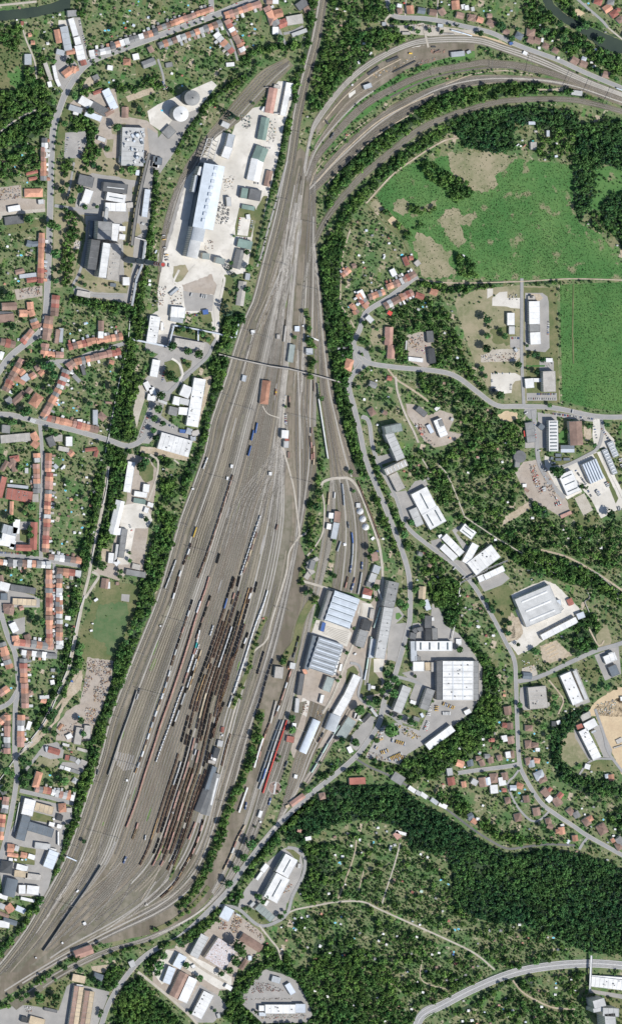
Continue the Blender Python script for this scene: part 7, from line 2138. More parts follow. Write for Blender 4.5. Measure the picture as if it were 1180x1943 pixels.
train([(186,1460),(183,1478)], ['k'], 'alone on the western main line'); train([(147,1684),(144,1692)], ['W'], 'alone on the south western throat')
train([(490,1000),(490,1000)] if False else [(393,868),(384,890)], ['W','g'], 'the pale pair on the western edge')
flush_stuff()

# ================================================================ CARS AND LORRIES
sec(0, 0); cars('595 150 605 210 4;620 260 655 380 8;510 1020 492 1140 7;400 660 470 700 4;590 1050 600 1160 5;1170 690 1175 700 1')
cars('500 320 1000 330 0;820 395 980 335 5;650 455 700 430 2', turn=False)
sec(300, 0); cars('730 1095 840 1105 8;20 600 70 660 8;1060 285 1100 275 3'); cars('60 230 420 90 8;540 40 600 20 2', turn=False)
sec(280, 280); cars('688 520 676 640 7;782 540 765 630 7;680 672 755 680 8;790 262 830 268 3')
cars('305 1090 330 1100 2;395 1105 440 1115 3', True, ['white','lightgrey'])
cars('120 640 130 760 4;100 870 170 880 3;140 790 145 850 3', True, ['yellow','orange','steel'])
sec(250, 570); cars('140 810 62 1020 20;410 92 495 112 9;248 480 228 610 10;1140 840 1152 930 7;240 915 290 935 6;300 950 345 935 5;330 345 395 355 6'); cars('235 195 232 225 1;370 975 400 980 1', True)
sec(480, 570); cars('665 355 715 352 5;655 405 700 405 4;240 845 240 920 8;225 760 245 700 3'); cars('845 870 855 875 1', True, ['white'])
sec(860, 530, 3.6875); cars('662 290 657 390 8;395 412 460 412 8;265 658 400 658 8;580 803 715 803 12;520 835 718 838 13;400 730 398 775 4;690 940 980 978 26;980 1020 1005 1140 6;1030 1040 1090 1125 7;557 1000 572 1110 11;265 700 270 720 3;650 615 690 580 3')
cars('495 920 510 950 1;820 922 835 924 1', True, ['white'])
sec(880, 780); cars('828 440 910 550 12;920 590 948 640 5;570 150 600 290 0;1060 200 1090 215 3;700 490 760 620 10'); cars('1055 530 1075 565 3;980 590 1010 630 4;1160 350 1175 420 5;1140 730 1180 720 3', True)
cars('560 290 560 300 1;600 430 610 445 1;520 510 540 530 2;575 570 590 600 2;680 655 690 650 1;660 705 720 685 4', True, ['brightred','red','orange'])
sec(0, 860); cars('0 740 175 750 15;965 530 985 580 5;300 440 300 520 4;815 885 845 895 5;1090 1070 1110 1065 1;0 690 60 690 7')
cars('70 780 340 805 5;330 60 320 600 0', turn=False)
sec(660, 1150); cars('365 140 352 240 9;407 190 397 225 4;560 350 770 352 9;560 390 680 392 14;810 710 965 710 10;30 965 105 885 8;100 950 175 890 7;120 1000 180 940 6;495 600 500 640 4;545 640 530 700 5;330 735 345 740 2;520 500 650 520 4;190 570 200 610 3;5 1060 45 1100 7')
cars('610 740 595 820 6;255 905 240 990 6;700 800 780 800 8', True, ['white','steel','lightgrey']); cars('660 740 655 800 4;320 1000 425 1030 7;240 1095 300 1075 4;300 1145 400 1100 9;340 1150 410 1120 6;200 1050 215 1060 2;690 720 790 760 8;240 980 250 1010 3', True, ['yellow','yellow','yellow','blue'])
cars('570 930 600 860 6;580 545 610 560 2', True, ['blue','white','brightred','steel'])
sec(730, 960); cars('270 210 312 250 5;225 260 260 285 4;975 1030 1085 980 9;1000 1090 1150 1020 9;405 330 480 395 4;350 290 400 260 3;220 680 222 775 8;130 30 160 80 5'); cars('500 455 525 475 1;575 525 590 540 1', True, ['white'])
sec(550, 870); cars('820 340 870 430 9;860 310 890 355 4;640 190 650 200 1;785 595 790 600 1;980 575 1020 600 4;980 520 1020 525 2')
sec(880, 1060); cars('130 240 285 175 13;375 640 485 590 9;400 690 580 610 12;415 990 435 1030 6;980 750 1045 880 12;850 870 920 1030 13;820 1100 915 1070 8;1150 680 1180 700 3')
sec(0, 1400); cars('150 1075 295 1108 13;280 890 310 940 6;190 720 235 740 4;300 830 325 845 3;210 965 340 990 5;150 470 100 700 16;285 420 480 470 5;20 1020 30 1060 3')
sec(0, 1130); cars('110 200 30 90 0;130 860 130 1020 5;20 60 120 420 5;20 1090 20 1000 0', turn=False)
sec(290, 1600, 3.47); cars('300 830 410 890 10;340 910 450 960 8;600 385 640 330 7;815 460 835 430 5;770 200 790 180 2;800 60 780 100 4;65 688 70 690 1')
sec(450, 1330, 3.576); cars('740 230 800 160 8;830 245 900 170 7;740 310 780 345 6;825 555 865 560 5;860 480 920 520 6')
sec(840, 1600, 3.47); cars('1000 960 1160 980 6;940 1090 945 1150 3'); cars('455 855 465 850 1;590 820 600 818 1;820 782 830 780 1;205 965 210 962 1;110 1035 115 1032 1', turn=False)
sec(850, 1330, 3.576); cars('960 230 1025 330 12;440 740 445 745 0;300 465 330 460 2;880 450 900 490 0')
cars('610 660 640 690 2;810 810 835 830 2;860 850 920 880 2;470 495 480 495 1;545 40 545 120 0', turn=False)
sec(0, 0, 1); cars('714 921 716 926 1;770 1072 771 1076 1;698 640 699 645 0;752 1022 753 1027 1;590 1500 600 1492 1;1145 150 1160 158 2;985 92 1000 99 2;90 350 91 560 5', turn=False)

def onroad(pts, n):
    c_ = catmull(pts, 5)
    for _ in range(n):
        k_ = R.randrange(2, len(c_)-2); t_ = c_[k_+1]-c_[k_]; t_ = t_/np.hypot(*t_); s_ = R.choice([-1.7, 1.7]); p = c_[k_]+np.array([-t_[1], t_[0]])*s_
        e = p+t_*.5; cars('%f %f %f %f 1' % (p[0], p[1], e[0], e[1]), turn=False)
onroad([(300,68),(229,94),(178,114),(152,135),(127,173),(112,211),(102,244),(98,300),(95,427),(91,529),(87,600)], 14)
onroad([(663,735),(671,771),(683,822),(693,870),(713,921),(741,989),(769,1066),(777,1111),(777,1170),(772,1196),(749,1280)], 10)
onroad([(752,697),(828,704),(866,715),(904,743),(930,763),(950,771),(985,771),(1050,774)], 4)
onroad([(784,1012),(817,1038),(862,1072),(893,1105),(918,1143),(941,1184),(959,1219),(975,1253),(978,1294),(980,1360),(984,1442)], 7)
onroad([(840,1906),(898,1876),(970,1847),(1042,1833),(1114,1828)], 9)
onroad([(25,788),(76,801),(140,816),(203,834)], 5)
sec(880, 780); cars('440 470 520 640 9;470 460 540 610 8;640 600 700 640 5;500 640 600 650 6')
sec(650, 590); cars('500 750 530 800 6;690 960 760 930 5;570 160 600 230 4')
sec(0, 0, 1)
# ================================================================ HEAPS (nobody could count them)
def heap(pts, n, mats, name, label, cat, lo=.8, hi=4.5, zz=2.0):
    px = np.array(pts); x0, y0 = px.min(0); x1, y1 = px.max(0); m = np.zeros((HH+2*PAD, WW+2*PAD), bool); fill(m, pts, True)
    mb = MB(); k = 0; t = 0; n = int(n*.55); hi = hi*.85
    while k < n and t < n*20:
        t += 1; x, y = R.uniform(x0, x1), R.uniform(y0, y1)
        if not m[int(y)+PAD, int(x)+PAD]: continue
        X, Y = W(x, y); a = R.uniform(0, PI); l, w = R.uniform(lo, hi), R.uniform(lo*.5, hi*.5); ca, sa = math.cos(a)*l/2, math.sin(a)*l/2
        z = R.uniform(.4, zz); mb.bar((X-ca, Y-sa, z+.3), (X+ca, Y+sa, z+R.uniform(.1, .5)), w, z, R.randrange(len(mats))); k += 1
    o = obj(name, mb.mesh(name, *mats)); o['kind'] = 'stuff'; o['label'] = label; o['category'] = cat
SC = ['rusty','steel','grey','brown','concrete','bluegrey','tan','brown']
sec(0, 1130)
heap(qs(660,470, 840,500, 820,640, 760,680, 740,600, 700,580, 650,560), 420, SC, 'scrap_heap', 'northern scrap heaps of the scrap yard', 'scrap')
heap(qs(630,600, 700,600, 660,700, 620,760), 140, SC, 'scrap_heap', 'small scrap heap on the western side of the scrap yard', 'scrap')
heap(qs(700,680, 800,680, 770,800, 700,790), 200, SC, 'scrap_heap', 'eastern scrap heap of the scrap yard', 'scrap')
heap(qs(640,830, 740,850, 700,960, 640,940), 240, SC, 'scrap_heap', 'southern scrap heap of the scrap yard', 'scrap')
heap(qs(480,960, 580,950, 540,1060, 420,1040), 90, SC, 'scrap_heap', 'scattered scrap at the lower scrap yard gate', 'scrap')
sec(0, 300)
heap(qs(0,230, 150,210, 150,300, 0,320), 170, SC, 'material_stack', 'stacked materials in the north western storage yard', 'materials')
heap(qs(150,970, 300,955, 300,1020, 150,1040), 150, SC+['pink'], 'material_stack', 'stacks of pinkish stone in the avenue yard', 'materials')
heap(qs(575,620, 600,620, 595,680, 555,670), 40, ['concrete','grey','white'], 'material_stack', 'paved stone pile beside the power station lawn', 'materials')
sec(280, 280)
heap(qs(570,200, 660,200, 640,330, 560,330), 90, ['concrete','tan','steel','lightgrey'], 'debris', 'pale debris east of the long cement hall', 'debris', 1, 4, 1.5)
heap(qs(540,380, 620,380, 600,580, 510,570), 150, ['concrete','steel','grey','white'], 'plant_machinery', 'small machinery and tanks east of the long cement hall', 'machinery', 1, 5, 4)
heap(qs(60,1040, 140,1040, 120,1180, 30,1180), 130, SC, 'material_stack', 'mixed stacks beside the works truck park', 'materials')
heap(qs(180,1060, 260,1040, 250,1180, 170,1180), 60, SC, 'material_stack', 'pale stacks west of the parked trailers', 'materials')
heap(qs(425,690, 490,690, 490,760, 425,780), 40, SC, 'material_stack', 'small stacks in the works courtyard', 'materials')
sec(300, 0); heap(qs(620,860, 700,860, 680,960, 620,960), 70, ['concrete','steel','green'], 'plant_machinery', 'crusher machinery between the silos and green roof', 'machinery', 1, 5, 4); heap(qs(820,890, 890,890, 870,1070, 810,1070), 100, ['concrete','green','grey','tan'], 'material_stack', 'stacks beside the northern dull green roof', 'materials')
sec(880, 780)
heap(qs(480,400, 530,400, 570,560, 600,600, 570,620, 520,540), 220, SC+['brightred'], 'material_stack', 'dark and red stacks in the drum building yard', 'materials', 1, 5)
heap(qs(590,450, 640,500, 690,620, 650,640, 600,560), 110, SC, 'material_stack', 'stacks along the drum building yard fence', 'materials')
sec(650, 590)
heap(qs(490,200, 600,170, 610,230, 500,290), 110, SC+['orange'], 'material_stack', 'stacks in the fenced builders yard', 'materials'); heap(qs(540,260, 630,260, 610,320, 540,310), 50, ['white','orange','brightred','blue'], 'material_stack', 'colourful stacks at the builders yard gate', 'materials')
heap(qs(540,840, 610,850, 620,940, 700,1000, 680,1020, 590,950), 110, SC+['red'], 'material_stack', 'mixed stacks around the hillside workshop', 'materials')
sec(860, 530, 3.6875); heap(qs(190,530, 440,500, 440,570, 200,575), 170, SC, 'material_stack', 'stacks on the research estate storage strip', 'materials', 1, 4)
heap(qs(380,95, 450,95, 450,145, 380,145), 40, ['steel','lightgrey'], 'material_stack', 'racks at the top of the research estate', 'materials')
sec(290, 1600, 3.47)
heap(qs(530,480, 590,490, 560,590, 500,590), 190, ['steel','rusty','tan','brown','dark'], 'material_stack', 'dark timber stacks in the southern builders yard', 'materials', 1, 5)
heap(qs(440,500, 500,530, 480,580, 430,560), 80, SC+['red'], 'material_stack', 'red stacks in the southern builders yard', 'materials'); heap(qs(620,500, 720,600, 710,640, 640,580, 600,540), 80, SC, 'material_stack', 'loose stacks along the southern builders lane', 'materials')
heap(qs(660,920, 760,920, 860,970, 780,980, 650,990), 260, ['brown','rusty','red','steel','grey'], 'material_stack', 'rows of pallets in the southern storage yard', 'materials', .8, 3)
heap(qs(650,1020, 920,1015, 920,1030, 650,1035), 90, SC, 'material_stack', 'thin row of goods in the southern storage yard', 'materials', .8, 2.5); heap(qs(715,1130, 1010,1120, 1010,1150, 715,1160), 170, ['tan','green','red','steel','grey'], 'material_stack', 'plant pallets below the southern white hall', 'materials', .8, 2.5)
heap(qs(880,270, 920,260, 900,320, 860,330), 50, ['orange','tan','steel'], 'material_stack', 'orange stacks beside the stepped white hall', 'materials'); heap(qs(600,1010, 630,1010, 620,1060, 590,1060), 30, SC, 'material_stack', 'heap at the storage yard corner', 'materials')
sec(660, 1150); heap(qs(360,890, 420,890, 540,970, 500,1000, 380,940), 120, ['tan','yellow','steel','beige'], 'material_stack', 'timber along the yellow truck yard', 'materials'); heap(qs(140,1080, 230,1100, 300,1150, 250,1160, 130,1120), 90, ['tan','beige','steel','brown'], 'material_stack', 'timber at the lower edge of the truck yard', 'materials'); heap(qs(220,930, 260,900, 240,1020, 210,1010), 60, ['tan','white','orange'], 'material_stack', 'stacks at the truck yard roadside', 'materials')
sec(600, 0); heap(qs(850,370, 960,370, 960,400, 850,400), 70, ['rusty','steel','brown'], 'material_stack', 'rail stacks in the materials depot', 'materials', 1, 6, 1.2); heap(qs(740,460, 890,430, 880,450, 760,490), 70, ['rusty','steel','brown'], 'material_stack', 'sleeper stacks along the materials depot', 'materials', 1, 6, 1.2); heap(qs(380,570, 700,430, 760,400, 770,420, 500,560, 400,600), 80, ['concrete','steel','tan'], 'material_stack', 'loose track parts in the materials depot', 'materials', 1, 6, .8)
heap(qs(680,180, 900,190, 900,205, 680,198), 70, SC, 'material_stack', 'goods along the northern depot fence', 'materials')
sec(880, 1060); heap(qs(430,760, 560,740, 560,830, 440,840), 60, ['concrete','tan','white','steel'], 'material_stack', 'pale stacks in the roadside yard', 'materials'); heap(qs(990,1080, 1130,1050, 1140,1150, 1010,1180), 130, ['concrete','green','white','grey'], 'material_stack', 'stacks at the sandy building site', 'materials'); 
for i in range(4):
    a, b = q(590+14*i, 660+26*i), q(660+14*i, 625+26*i); struct('foundation_strip', ribbon_mesh('foundation_strip', np.array([(a[0],a[1]-1)  ,(b[0],b[1]-1)]), np.array([(a[0],a[1]+1),(b[0],b[1]+1)]), .5, 'sand_mat', .3))
sec(480, 1100); heap(qs(380,920, 420,930, 400,1000, 350,1000), 40, ['rusty','concrete','brown'], 'scrap_heap', 'scrap south of the southern ribbed hall', 'scrap'); heap(qs(480,960, 530,970, 520,1030, 470,1020), 30, SC, 'material_stack', 'stacks south of the southern ribbed hall', 'materials')
sec(0, 1643); heap(qs(190,1050, 260,1050, 250,1095, 190,1090), 40, ['rusty','white','steel'], 'material_stack', 'reddish stacks in the south western concrete yard', 'materials')

# ================================================================ TREES
def crown(seed, n, r, h0, h1, leaf, trunk=True, cone=False):
    """a crown of n leaf clumps in a few lobes; returns verts, quads, material ids"""
    g = np.random.RandomState(seed); lob = []
    nl = 5
    for i in range(nl):
        a = 2*PI*i/nl+g.uniform(-.5, .5); d = r*g.uniform(.25, .5); lob.append((math.cos(a)*d, math.sin(a)*d, h0+(h1-h0)*g.uniform(.42, .68), r*g.uniform(.45, .62)))
    lob.append((0, 0, h0+(h1-h0)*.62, r*.62))
    V = []; F = []
    for i in range(n):
        if cone:
            t = g.uniform(0, 1); rr_ = r*(1-t)*.95+.2; a = g.uniform(0, 2*PI); c = np.array([math.cos(a)*rr_, math.sin(a)*rr_, h0+(h1-h0)*t]); nn = np.array([math.cos(a), math.sin(a), .7])
        else:
            L = lob[g.randint(len(lob))]; v = g.normal(size=3); v[2] = v[2]*.8+.35; v /= np.linalg.norm(v); c = np.array(L[:3])+v*np.array([L[3], L[3], L[3]*(h1-h0)/(2*r)]); nn = v
        nn = nn+g.normal(size=3)*.45; nn /= np.linalg.norm(nn)
        u = np.cross(nn, g.normal(size=3)); u /= np.linalg.norm(u); w = np.cross(nn, u); s = leaf*g.uniform(.6, 1.25)/2; s2 = s*g.uniform(.6, 1)
        k = len(V); V += [c-u*s-w*s2, c+u*s-w*s2*.8, c+u*s*.9+w*s2, c-u*s*.8+w*s2]; F.append((k, k+1, k+2, k+3))
    m = [0]*len(F)
    if trunk:
        k = len(V); tr = r*.07
        for z, q_ in ((0, tr), ((h0+h1)*.55, tr*.45)):
            for j in range(4): V.append(np.array([math.cos(j*PI/2)*q_, math.sin(j*PI/2)*q_, z]))
        for j in range(4): F.append((k+j, k+(j+1) % 4, k+4+(j+1) % 4, k+4+j)); m.append(1)
    return np.array(V), np.array(F), np.array(m)
def scatter_mesh(name, label, cat, P, temps, mat):
    """P: rows x, y, z, scale, rotation; every plant its own copy of a template inside one mesh"""
    P = np.asarray(P, float)
    if not len(P): return
    vs, fs, ms, ts = [], [], [], []; base = 0
    idx = NR.randint(len(temps), size=len(P))
    for ti, (V, F, m) in enumerate(temps):
        Q = P[idx == ti]
        if not len(Q): continue
        ca, sa = np.cos(Q[:,4]), np.sin(Q[:,4]); s = Q[:,3]; sz = s*NR.uniform(.8, 1.15, len(Q))
        x = (V[None,:,0]*ca[:,None]-V[None,:,1]*sa[:,None])*s[:,None]+Q[:,0][:,None]
        y = (V[None,:,0]*sa[:,None]+V[None,:,1]*ca[:,None])*s[:,None]+Q[:,1][:,None]
        z = V[None,:,2]*sz[:,None]+Q[:,2][:,None]
        vs.append(np.stack([x, y, z], 2).reshape(-1, 3)); nV = len(V)
        fs.append((F[None]+(np.arange(len(Q))*nV)[:,None,None]+base).reshape(-1, 4)); base += nV*len(Q)
        ms.append(np.tile(m, len(Q))); ts.append(np.repeat(NR.rand(len(Q)), len(F)))
    v = np.concatenate(vs); f = np.concatenate(fs); m = np.concatenate(ms); t = np.concatenate(ts)
    me = bpy.data.meshes.new(name); me.vertices.add(len(v)); me.vertices.foreach_set('co', v.astype(np.float32).ravel())
    me.loops.add(f.size); me.loops.foreach_set('vertex_index', f.astype(np.int32).ravel())
    me.polygons.add(len(f)); me.polygons.foreach_set('loop_start', (np.arange(len(f))*4).astype(np.int32)); me.polygons.foreach_set('loop_total', np.full(len(f), 4, np.int32))
    me.materials.append(M(mat)); me.materials.append(M('bark')); me.polygons.foreach_set('material_index', m.astype(np.int32))
    at = me.attributes.new('tint', 'FLOAT', 'FACE'); at.data.foreach_set('value', t.astype(np.float32))
    me.update(); me.validate()
    o = obj(name, me); o['kind'] = 'stuff'; o['label'] = label; o['category'] = cat
    return o
T_wood = [crown(10+i, 60, 1.0, .55, 2.2, .58) for i in range(6)]         # unit crown radius 1
T_bush = [crown(40+i, 20, 1.0, .05, 1.5, .80, False) for i in range(5)]
T_low = [crown(70+i, 12, 1.0, .0, .7, .8, False) for i in range(4)]
T_con = [crown(60+i, 60, 1.0, .4, 3.6, .45, True, True) for i in range(3)]

# individual trees: park, street and roadside trees one can pick out, then the biggest of the rest
TREE_V = {}
TREES = []
def tree(px, py, r, kind='d', desc=None):
    if r > .5: TREES.append((r, px, py, kind, desc))
    x0, y0 = int(px)+PAD, int(py)+PAD; rr_ = int(r); block[max(0, y0-rr_):y0+rr_+1, max(0, x0-rr_):x0+rr_+1] = True
def make_tree(px, py, r, kind='d', desc=None):
    """r crown radius in photo pixels"""
    k = (kind, R.randrange(5))
    if k not in TREE_V:
        V, F, m = crown(100+k[1]+(50 if kind == 'c' else 0)+(20 if kind == 'g' else 0), 150 if kind != 'c' else 110, 1.0, .5 if kind != 'c' else .3, 2.15 if kind != 'c' else 4.0, .40, False, kind == 'c')
        mt = {'d':'foliagedark','g':'foliage','l':'foliagegarden','c':'foliageconifer'}[kind]
        me = mesh_from('tree_crown', V, [tuple(int(i) for i in f) for f in F], [M(mt)])
        mb = MB(); h = 1.25 if kind != 'c' else 2.6; mb.cyl(0, 0, 0, h, .085, .04, 7)
        for j in range(4):
            a = j*PI/2+k[1]; mb.bar((0, 0, h*.55), (math.cos(a)*.5, math.sin(a)*.5, h*.95), .05, .05)
        TREE_V[k] = (me, mb.mesh('tree_trunk', 'bark'))
    me, tr = TREE_V[k]; X, Y = W(px-LEAN[0]*r*1.5, py-LEAN[1]*r*1.5); s = r*S
    o = obj('conifer_tree' if kind == 'c' else 'broadleaf_tree', None, None, (X, Y, 0), R.uniform(0, 6.28))
    obj('crown', me, o, (0,0,0), 0, (s, s, s*R.uniform(.9, 1.1))); obj('trunk', tr, o, (0,0,0), 0, (s, s, s))
    sz = 'large' if r > 5.2 else 'medium' if r > 3.4 else 'small'
    thing(o, desc or '%s %s tree' % (sz, {'d':'dark green','g':'mid green','l':'pale green','c':'slender dark conifer'}[kind]), px, py, 'tree', 'single trees')
    COUNT['tree'] = COUNT.get('tree', 0)+1
def trees(txt, kind='d'):
    for t in txt.strip().split(';'):
        v = t.split()
        if len(v) < 2: continue
        x, y = q(float(v[0]), float(v[1])); tree(x, y, float(v[2])/SEC[2] if len(v) > 2 else R.uniform(4, 6), v[3] if len(v) > 3 else kind)
sec(0, 0); trees('520 460 30;240 525 26;485 925 26;870 950 34;560 720 30;680 830 30;400 760 26;370 740 24;800 1110 26;1040 810 26;1070 855 24;345 290 22;290 370 24;850 220 26;700 280 20;400 460 24')
trees('690 440 12;740 430 12;840 400 12;885 370 12;960 390 12;940 345 11;690 465 14;740 485 14;800 450 12;910 410 12;850 440 12;780 475 12;432 935 11;420 975 11;415 1025 12;408 1118 12;405 1070 11', 'g')
sec(0, 300); trees('385 495 38;430 520 30;540 315 36;500 200 22;460 240 28;590 230 36;415 715 40;415 915 24;445 850 22;610 885 18;635 945 20;585 925 12;785 948 14;220 460 40;985 90 36;910 95 26;635 365 22;715 360 16;490 385 22;500 480 18;300 190 20;550 960 16;80 1030 40;470 570 16 ;700 50 26;740 80 28')
trees('400 35 10;400 80 10;400 130 10;402 175 10;400 220 10;395 275 10;390 545 10;388 595 10;388 640 10;385 825 10', 'g')
sec(300, 0); trees('535 865 30 c;700 770 14;580 880 18 c;475 570 20;840 440 22;750 480 22;910 290 30'); trees('530 280 12;20 300 10;80 265 10;130 245 10;180 215 10;230 190 10;280 175 10;330 160 10;420 130 11;560 70 10;490 95 10', 'g')
for i in range(12): tree(*q(560+ -18*i+160, 530+19*i), 3.6, 'd', 'tree of the loose row along the cement branch')
sec(280, 280); trees('640 660 12;615 860 18 c;605 900 20 c;740 780 22;810 820 22;760 900 34;640 950 20 c;600 1070 16 c;640 1110 18 c;570 1150 14 c;740 1060 26;660 1060 16')
for i in range(11): tree(*q(905-11*i, 400+42*i), 4.0, 'c', 'slender dark tree of the dense row beside the yard')
sec(250, 570); trees('380 215 26;430 230 26;530 250 24;570 290 24;420 380 30;500 400 34;385 445 14;420 480 20;290 560 40;330 590 26;220 710 34;200 810 36;170 880 28;230 920 26;160 970 26;180 1030 28;710 90 28 c;690 40 22 c;600 205 18;300 340 36;150 400 24;120 380 20;1140 790 12')
sec(480, 570); trees('300 272 18;830 170 24;810 300 28;840 320 26;880 375 20;800 400 14;380 95 20;895 160 14;500 730 20;910 210 18;960 280 18;970 390 22;940 375 18;800 545 20;970 545 18;840 510 18;780 650 24;990 1090 26;930 1120 22;960 740 16;1010 790 20;850 650 18')
sec(860, 530, 3.6875); trees('228 280 34;235 330 16;232 395 24;355 398 24;225 485 32;450 600 28;505 462 13;555 530 20;618 562 22;508 538 14;575 650 22;512 628 12;195 622 22;218 675 20;320 815 34;310 350 18 l;735 290 12;735 345 12;738 465 12;660 880 18;735 75 14;580 520 16')
sec(880, 780); trees('690 455 48;920 110 26;960 255 20;870 560 22;620 300 18;850 220 20;1050 100 20;660 440 30;720 440 30;900 570 16;1090 770 36;610 770 28')
sec(550, 870); trees('215 250 34;195 360 34;465 240 16;450 100 22;330 875 22;640 955 24;600 680 30;320 615 14;150 990 24;115 1000 22;810 1070 24;925 980 22;900 480 26;850 570 34;990 1080 26;580 730 20')
sec(480, 1100); trees('915 60 22;905 140 20;780 500 16;820 880 16;850 910 20;895 880 18;920 910 28;800 960 34;960 830 26;1000 790 30;1050 740 30;1000 690 24;1030 640 22;1040 850 22;980 880 20;1080 770 22;690 540 18;740 360 14;620 750 16;290 1040 22;300 1110 22;640 720 14;1140 190 26;1090 165 28')
sec(660, 1150); trees('320 920 54;50 1010 28;830 320 24;430 780 18;450 430 18;490 520 16;380 830 24;460 860 28;500 880 22;200 1000 20;115 680 16;210 700 36;150 720 22;350 540 24;320 590 24;340 650 34;310 800 18;420 300 14;90 1120 14;190 1150 16;430 930 10;355 150 0')
sec(730, 960); trees('555 1070 26;745 700 20;790 750 18;800 780 22;860 800 16;920 870 20;880 890 14;912 945 20;270 725 26;270 820 26;675 690 20;580 650 18;320 190 18;195 125 18;670 570 16;105 720 26;150 690 16;145 760 26;230 610 24')
sec(880, 1060); trees('155 305 20;200 360 22;265 400 16;330 480 22;292 500 14;322 555 22;530 690 28;510 115 22;565 130 22;680 855 10;590 835 12;670 1030 26;660 1080 28;690 1110 22;1060 960 26;1000 970 22;410 1090 22;1110 960 20;840 710 26;760 610 22;860 600 26;900 560 24;390 640 16')
sec(850, 1330, 3.576); trees('465 455 14;975 975 16;880 440 16;640 850 24;430 90 14;500 230 18;1120 560 26;990 650 30;560 630 12;640 170 24;520 90 26;350 270 20;320 300 18;240 490 16;100 525 14;330 650 14;630 730 14;850 710 16;670 240 22;500 350 14;640 950 22;700 900 20;930 610 14;1050 690 20;1140 780 18;350 330 12')
sec(0, 600); trees('305 185 24;288 240 18;210 262 16;262 272 12;95 75 30;215 370 30;330 370 36;385 375 38;400 440 36;385 490 24;365 550 30;205 710 42;185 720 34;270 525 20;320 475 16;85 685 30;370 310 16;340 305 14;400 315 14;730 235 20;790 225 24;840 235 20;690 245 16;650 550 20;760 460 20;765 520 18;765 580 14;670 650 24;175 810 22;110 790 22;75 795 22;40 780 20;380 860 26;415 880 22;825 380 24;850 550 36;470 50 20;240 325 16;635 260 14;150 1130 26;80 360 16;95 350 14;60 400 14;745 950 20;100 565 16;205 600 26')
sec(0, 860); trees('240 395 34;185 440 22;230 470 22;85 490 34;165 115 22;205 750 20;250 755 14;345 770 10;960 740 16;960 800 18;1090 490 22;1160 560 28;760 840 34;640 340 26;430 400 24;900 880 22;885 915 20;60 880 28;220 910 28;510 220 24;1060 100 40;1090 60 34;230 610 30;225 560 24;1160 430 20')
sec(0, 1130); trees('1000 200 26;1050 215 22;970 275 28;1030 250 22;940 345 22;655 108 14;595 420 34;610 380 28;605 930 28;405 1025 26;340 1005 28;625 1030 22;240 150 26;260 200 26;320 190 26;590 320 10;635 305 8;430 560 20;570 570 22;380 905 36;400 870 30;110 570 14;250 700 20;1055 200 18;110 670 14')
sec(0, 1400); trees('175 170 32;215 180 28;240 215 14;190 340 34;220 280 30;160 350 20;50 240 36;90 270 28;60 350 24;480 320 36;620 770 18;240 655 10;420 290 18;380 340 22;490 650 18;30 380 26;140 300 16')
sec(0, 1643); trees('300 980 40;420 975 34;485 750 26;600 770 22;740 580 20;570 675 18;700 840 22;740 870 22;410 845 14;60 960 12;200 960 24;280 950 22;750 1080 20;740 1110 18;160 985 22;330 860 14;700 860 18')
sec(290, 1600, 3.47); trees('600 90 28;545 165 26;495 260 30;630 430 14;715 490 16;670 340 16;700 350 20;840 480 22;240 1110 14;670 1108 12;170 640 24;560 670 44;590 720 30;545 770 36;500 830 28;450 855 22;310 885 24;220 800 26;40 800 34;70 740 30;30 850 24;860 450 14;400 1095 14;750 350 20;720 380 20')
sec(450, 1330, 3.576); trees('90 970 36;130 945 20;45 1065 24;240 828 16;480 600 26;280 375 12;268 402 14;370 110 22;370 200 26;555 415 12;830 60 34;800 280 28;710 265 26;940 265 20;1040 200 44;500 930 0;920 400 18;850 380 14;115 850 10;380 940 14;690 680 24')
sec(600, 0); trees('830 225 20;920 235 18;545 220 22;590 215 22;985 185 14;1040 190 14;700 215 22;750 235 22;560 50 26;560 90 22')
sec(880, 0); trees('120 250 24;270 190 34;190 405 18;290 205 26;350 290 26;570 60 30;700 180 34;590 240 30;900 190 34;850 220 26;1010 300 30;980 520 26;380 215 20;620 220 24;740 290 34;1060 390 22;1130 590 22')
TREES.sort(key=lambda t: -t[0])
for t in TREES[:290]: make_tree(t[1], t[2], t[0], t[3], t[4])
rest = np.array([[*W(t[1], t[2]), 0, t[0]*S, R.uniform(0, 6)] for t in TREES[290:]])
scatter_mesh('small_trees', 'small street and park trees standing apart along roads and lawns', 'trees', rest, T_wood, 'foliagedark')
print('named trees', len(TREES))

# ================================================================ SCATTER
def grid_points(step, prob_arr, km=None, kval=None, jit=.45):
    xs = np.arange(-14, WW+14, step); ys = np.arange(-14, HH+14, step); X, Y = np.meshgrid(xs, ys); X = X.ravel(); Y = Y.ravel()
    X = X+NR.uniform(-jit, jit, X.size)*step; Y = Y+NR.uniform(-jit, jit, Y.size)*step
    ix = np.clip((X+PAD).astype(int), 0, WW+2*PAD-1); iy = np.clip((Y+PAD).astype(int), 0, HH+2*PAD-1)
    ok = (NR.rand(X.size) < prob_arr[iy, ix]) & ~block[iy, ix]
    if kval is not None: ok &= np.isin(km[iy, ix], kval)
    return X[ok], Y[ok]
def dilate(b, n):
    for _ in range(n):
        c_ = b.copy(); c_[1:] |= b[:-1]; c_[:-1] |= b[1:]; c_[:,1:] |= b[:,:-1]; c_[:,:-1] |= b[:,1:]; b = c_
    return b
noise = NR.rand(40, 26)
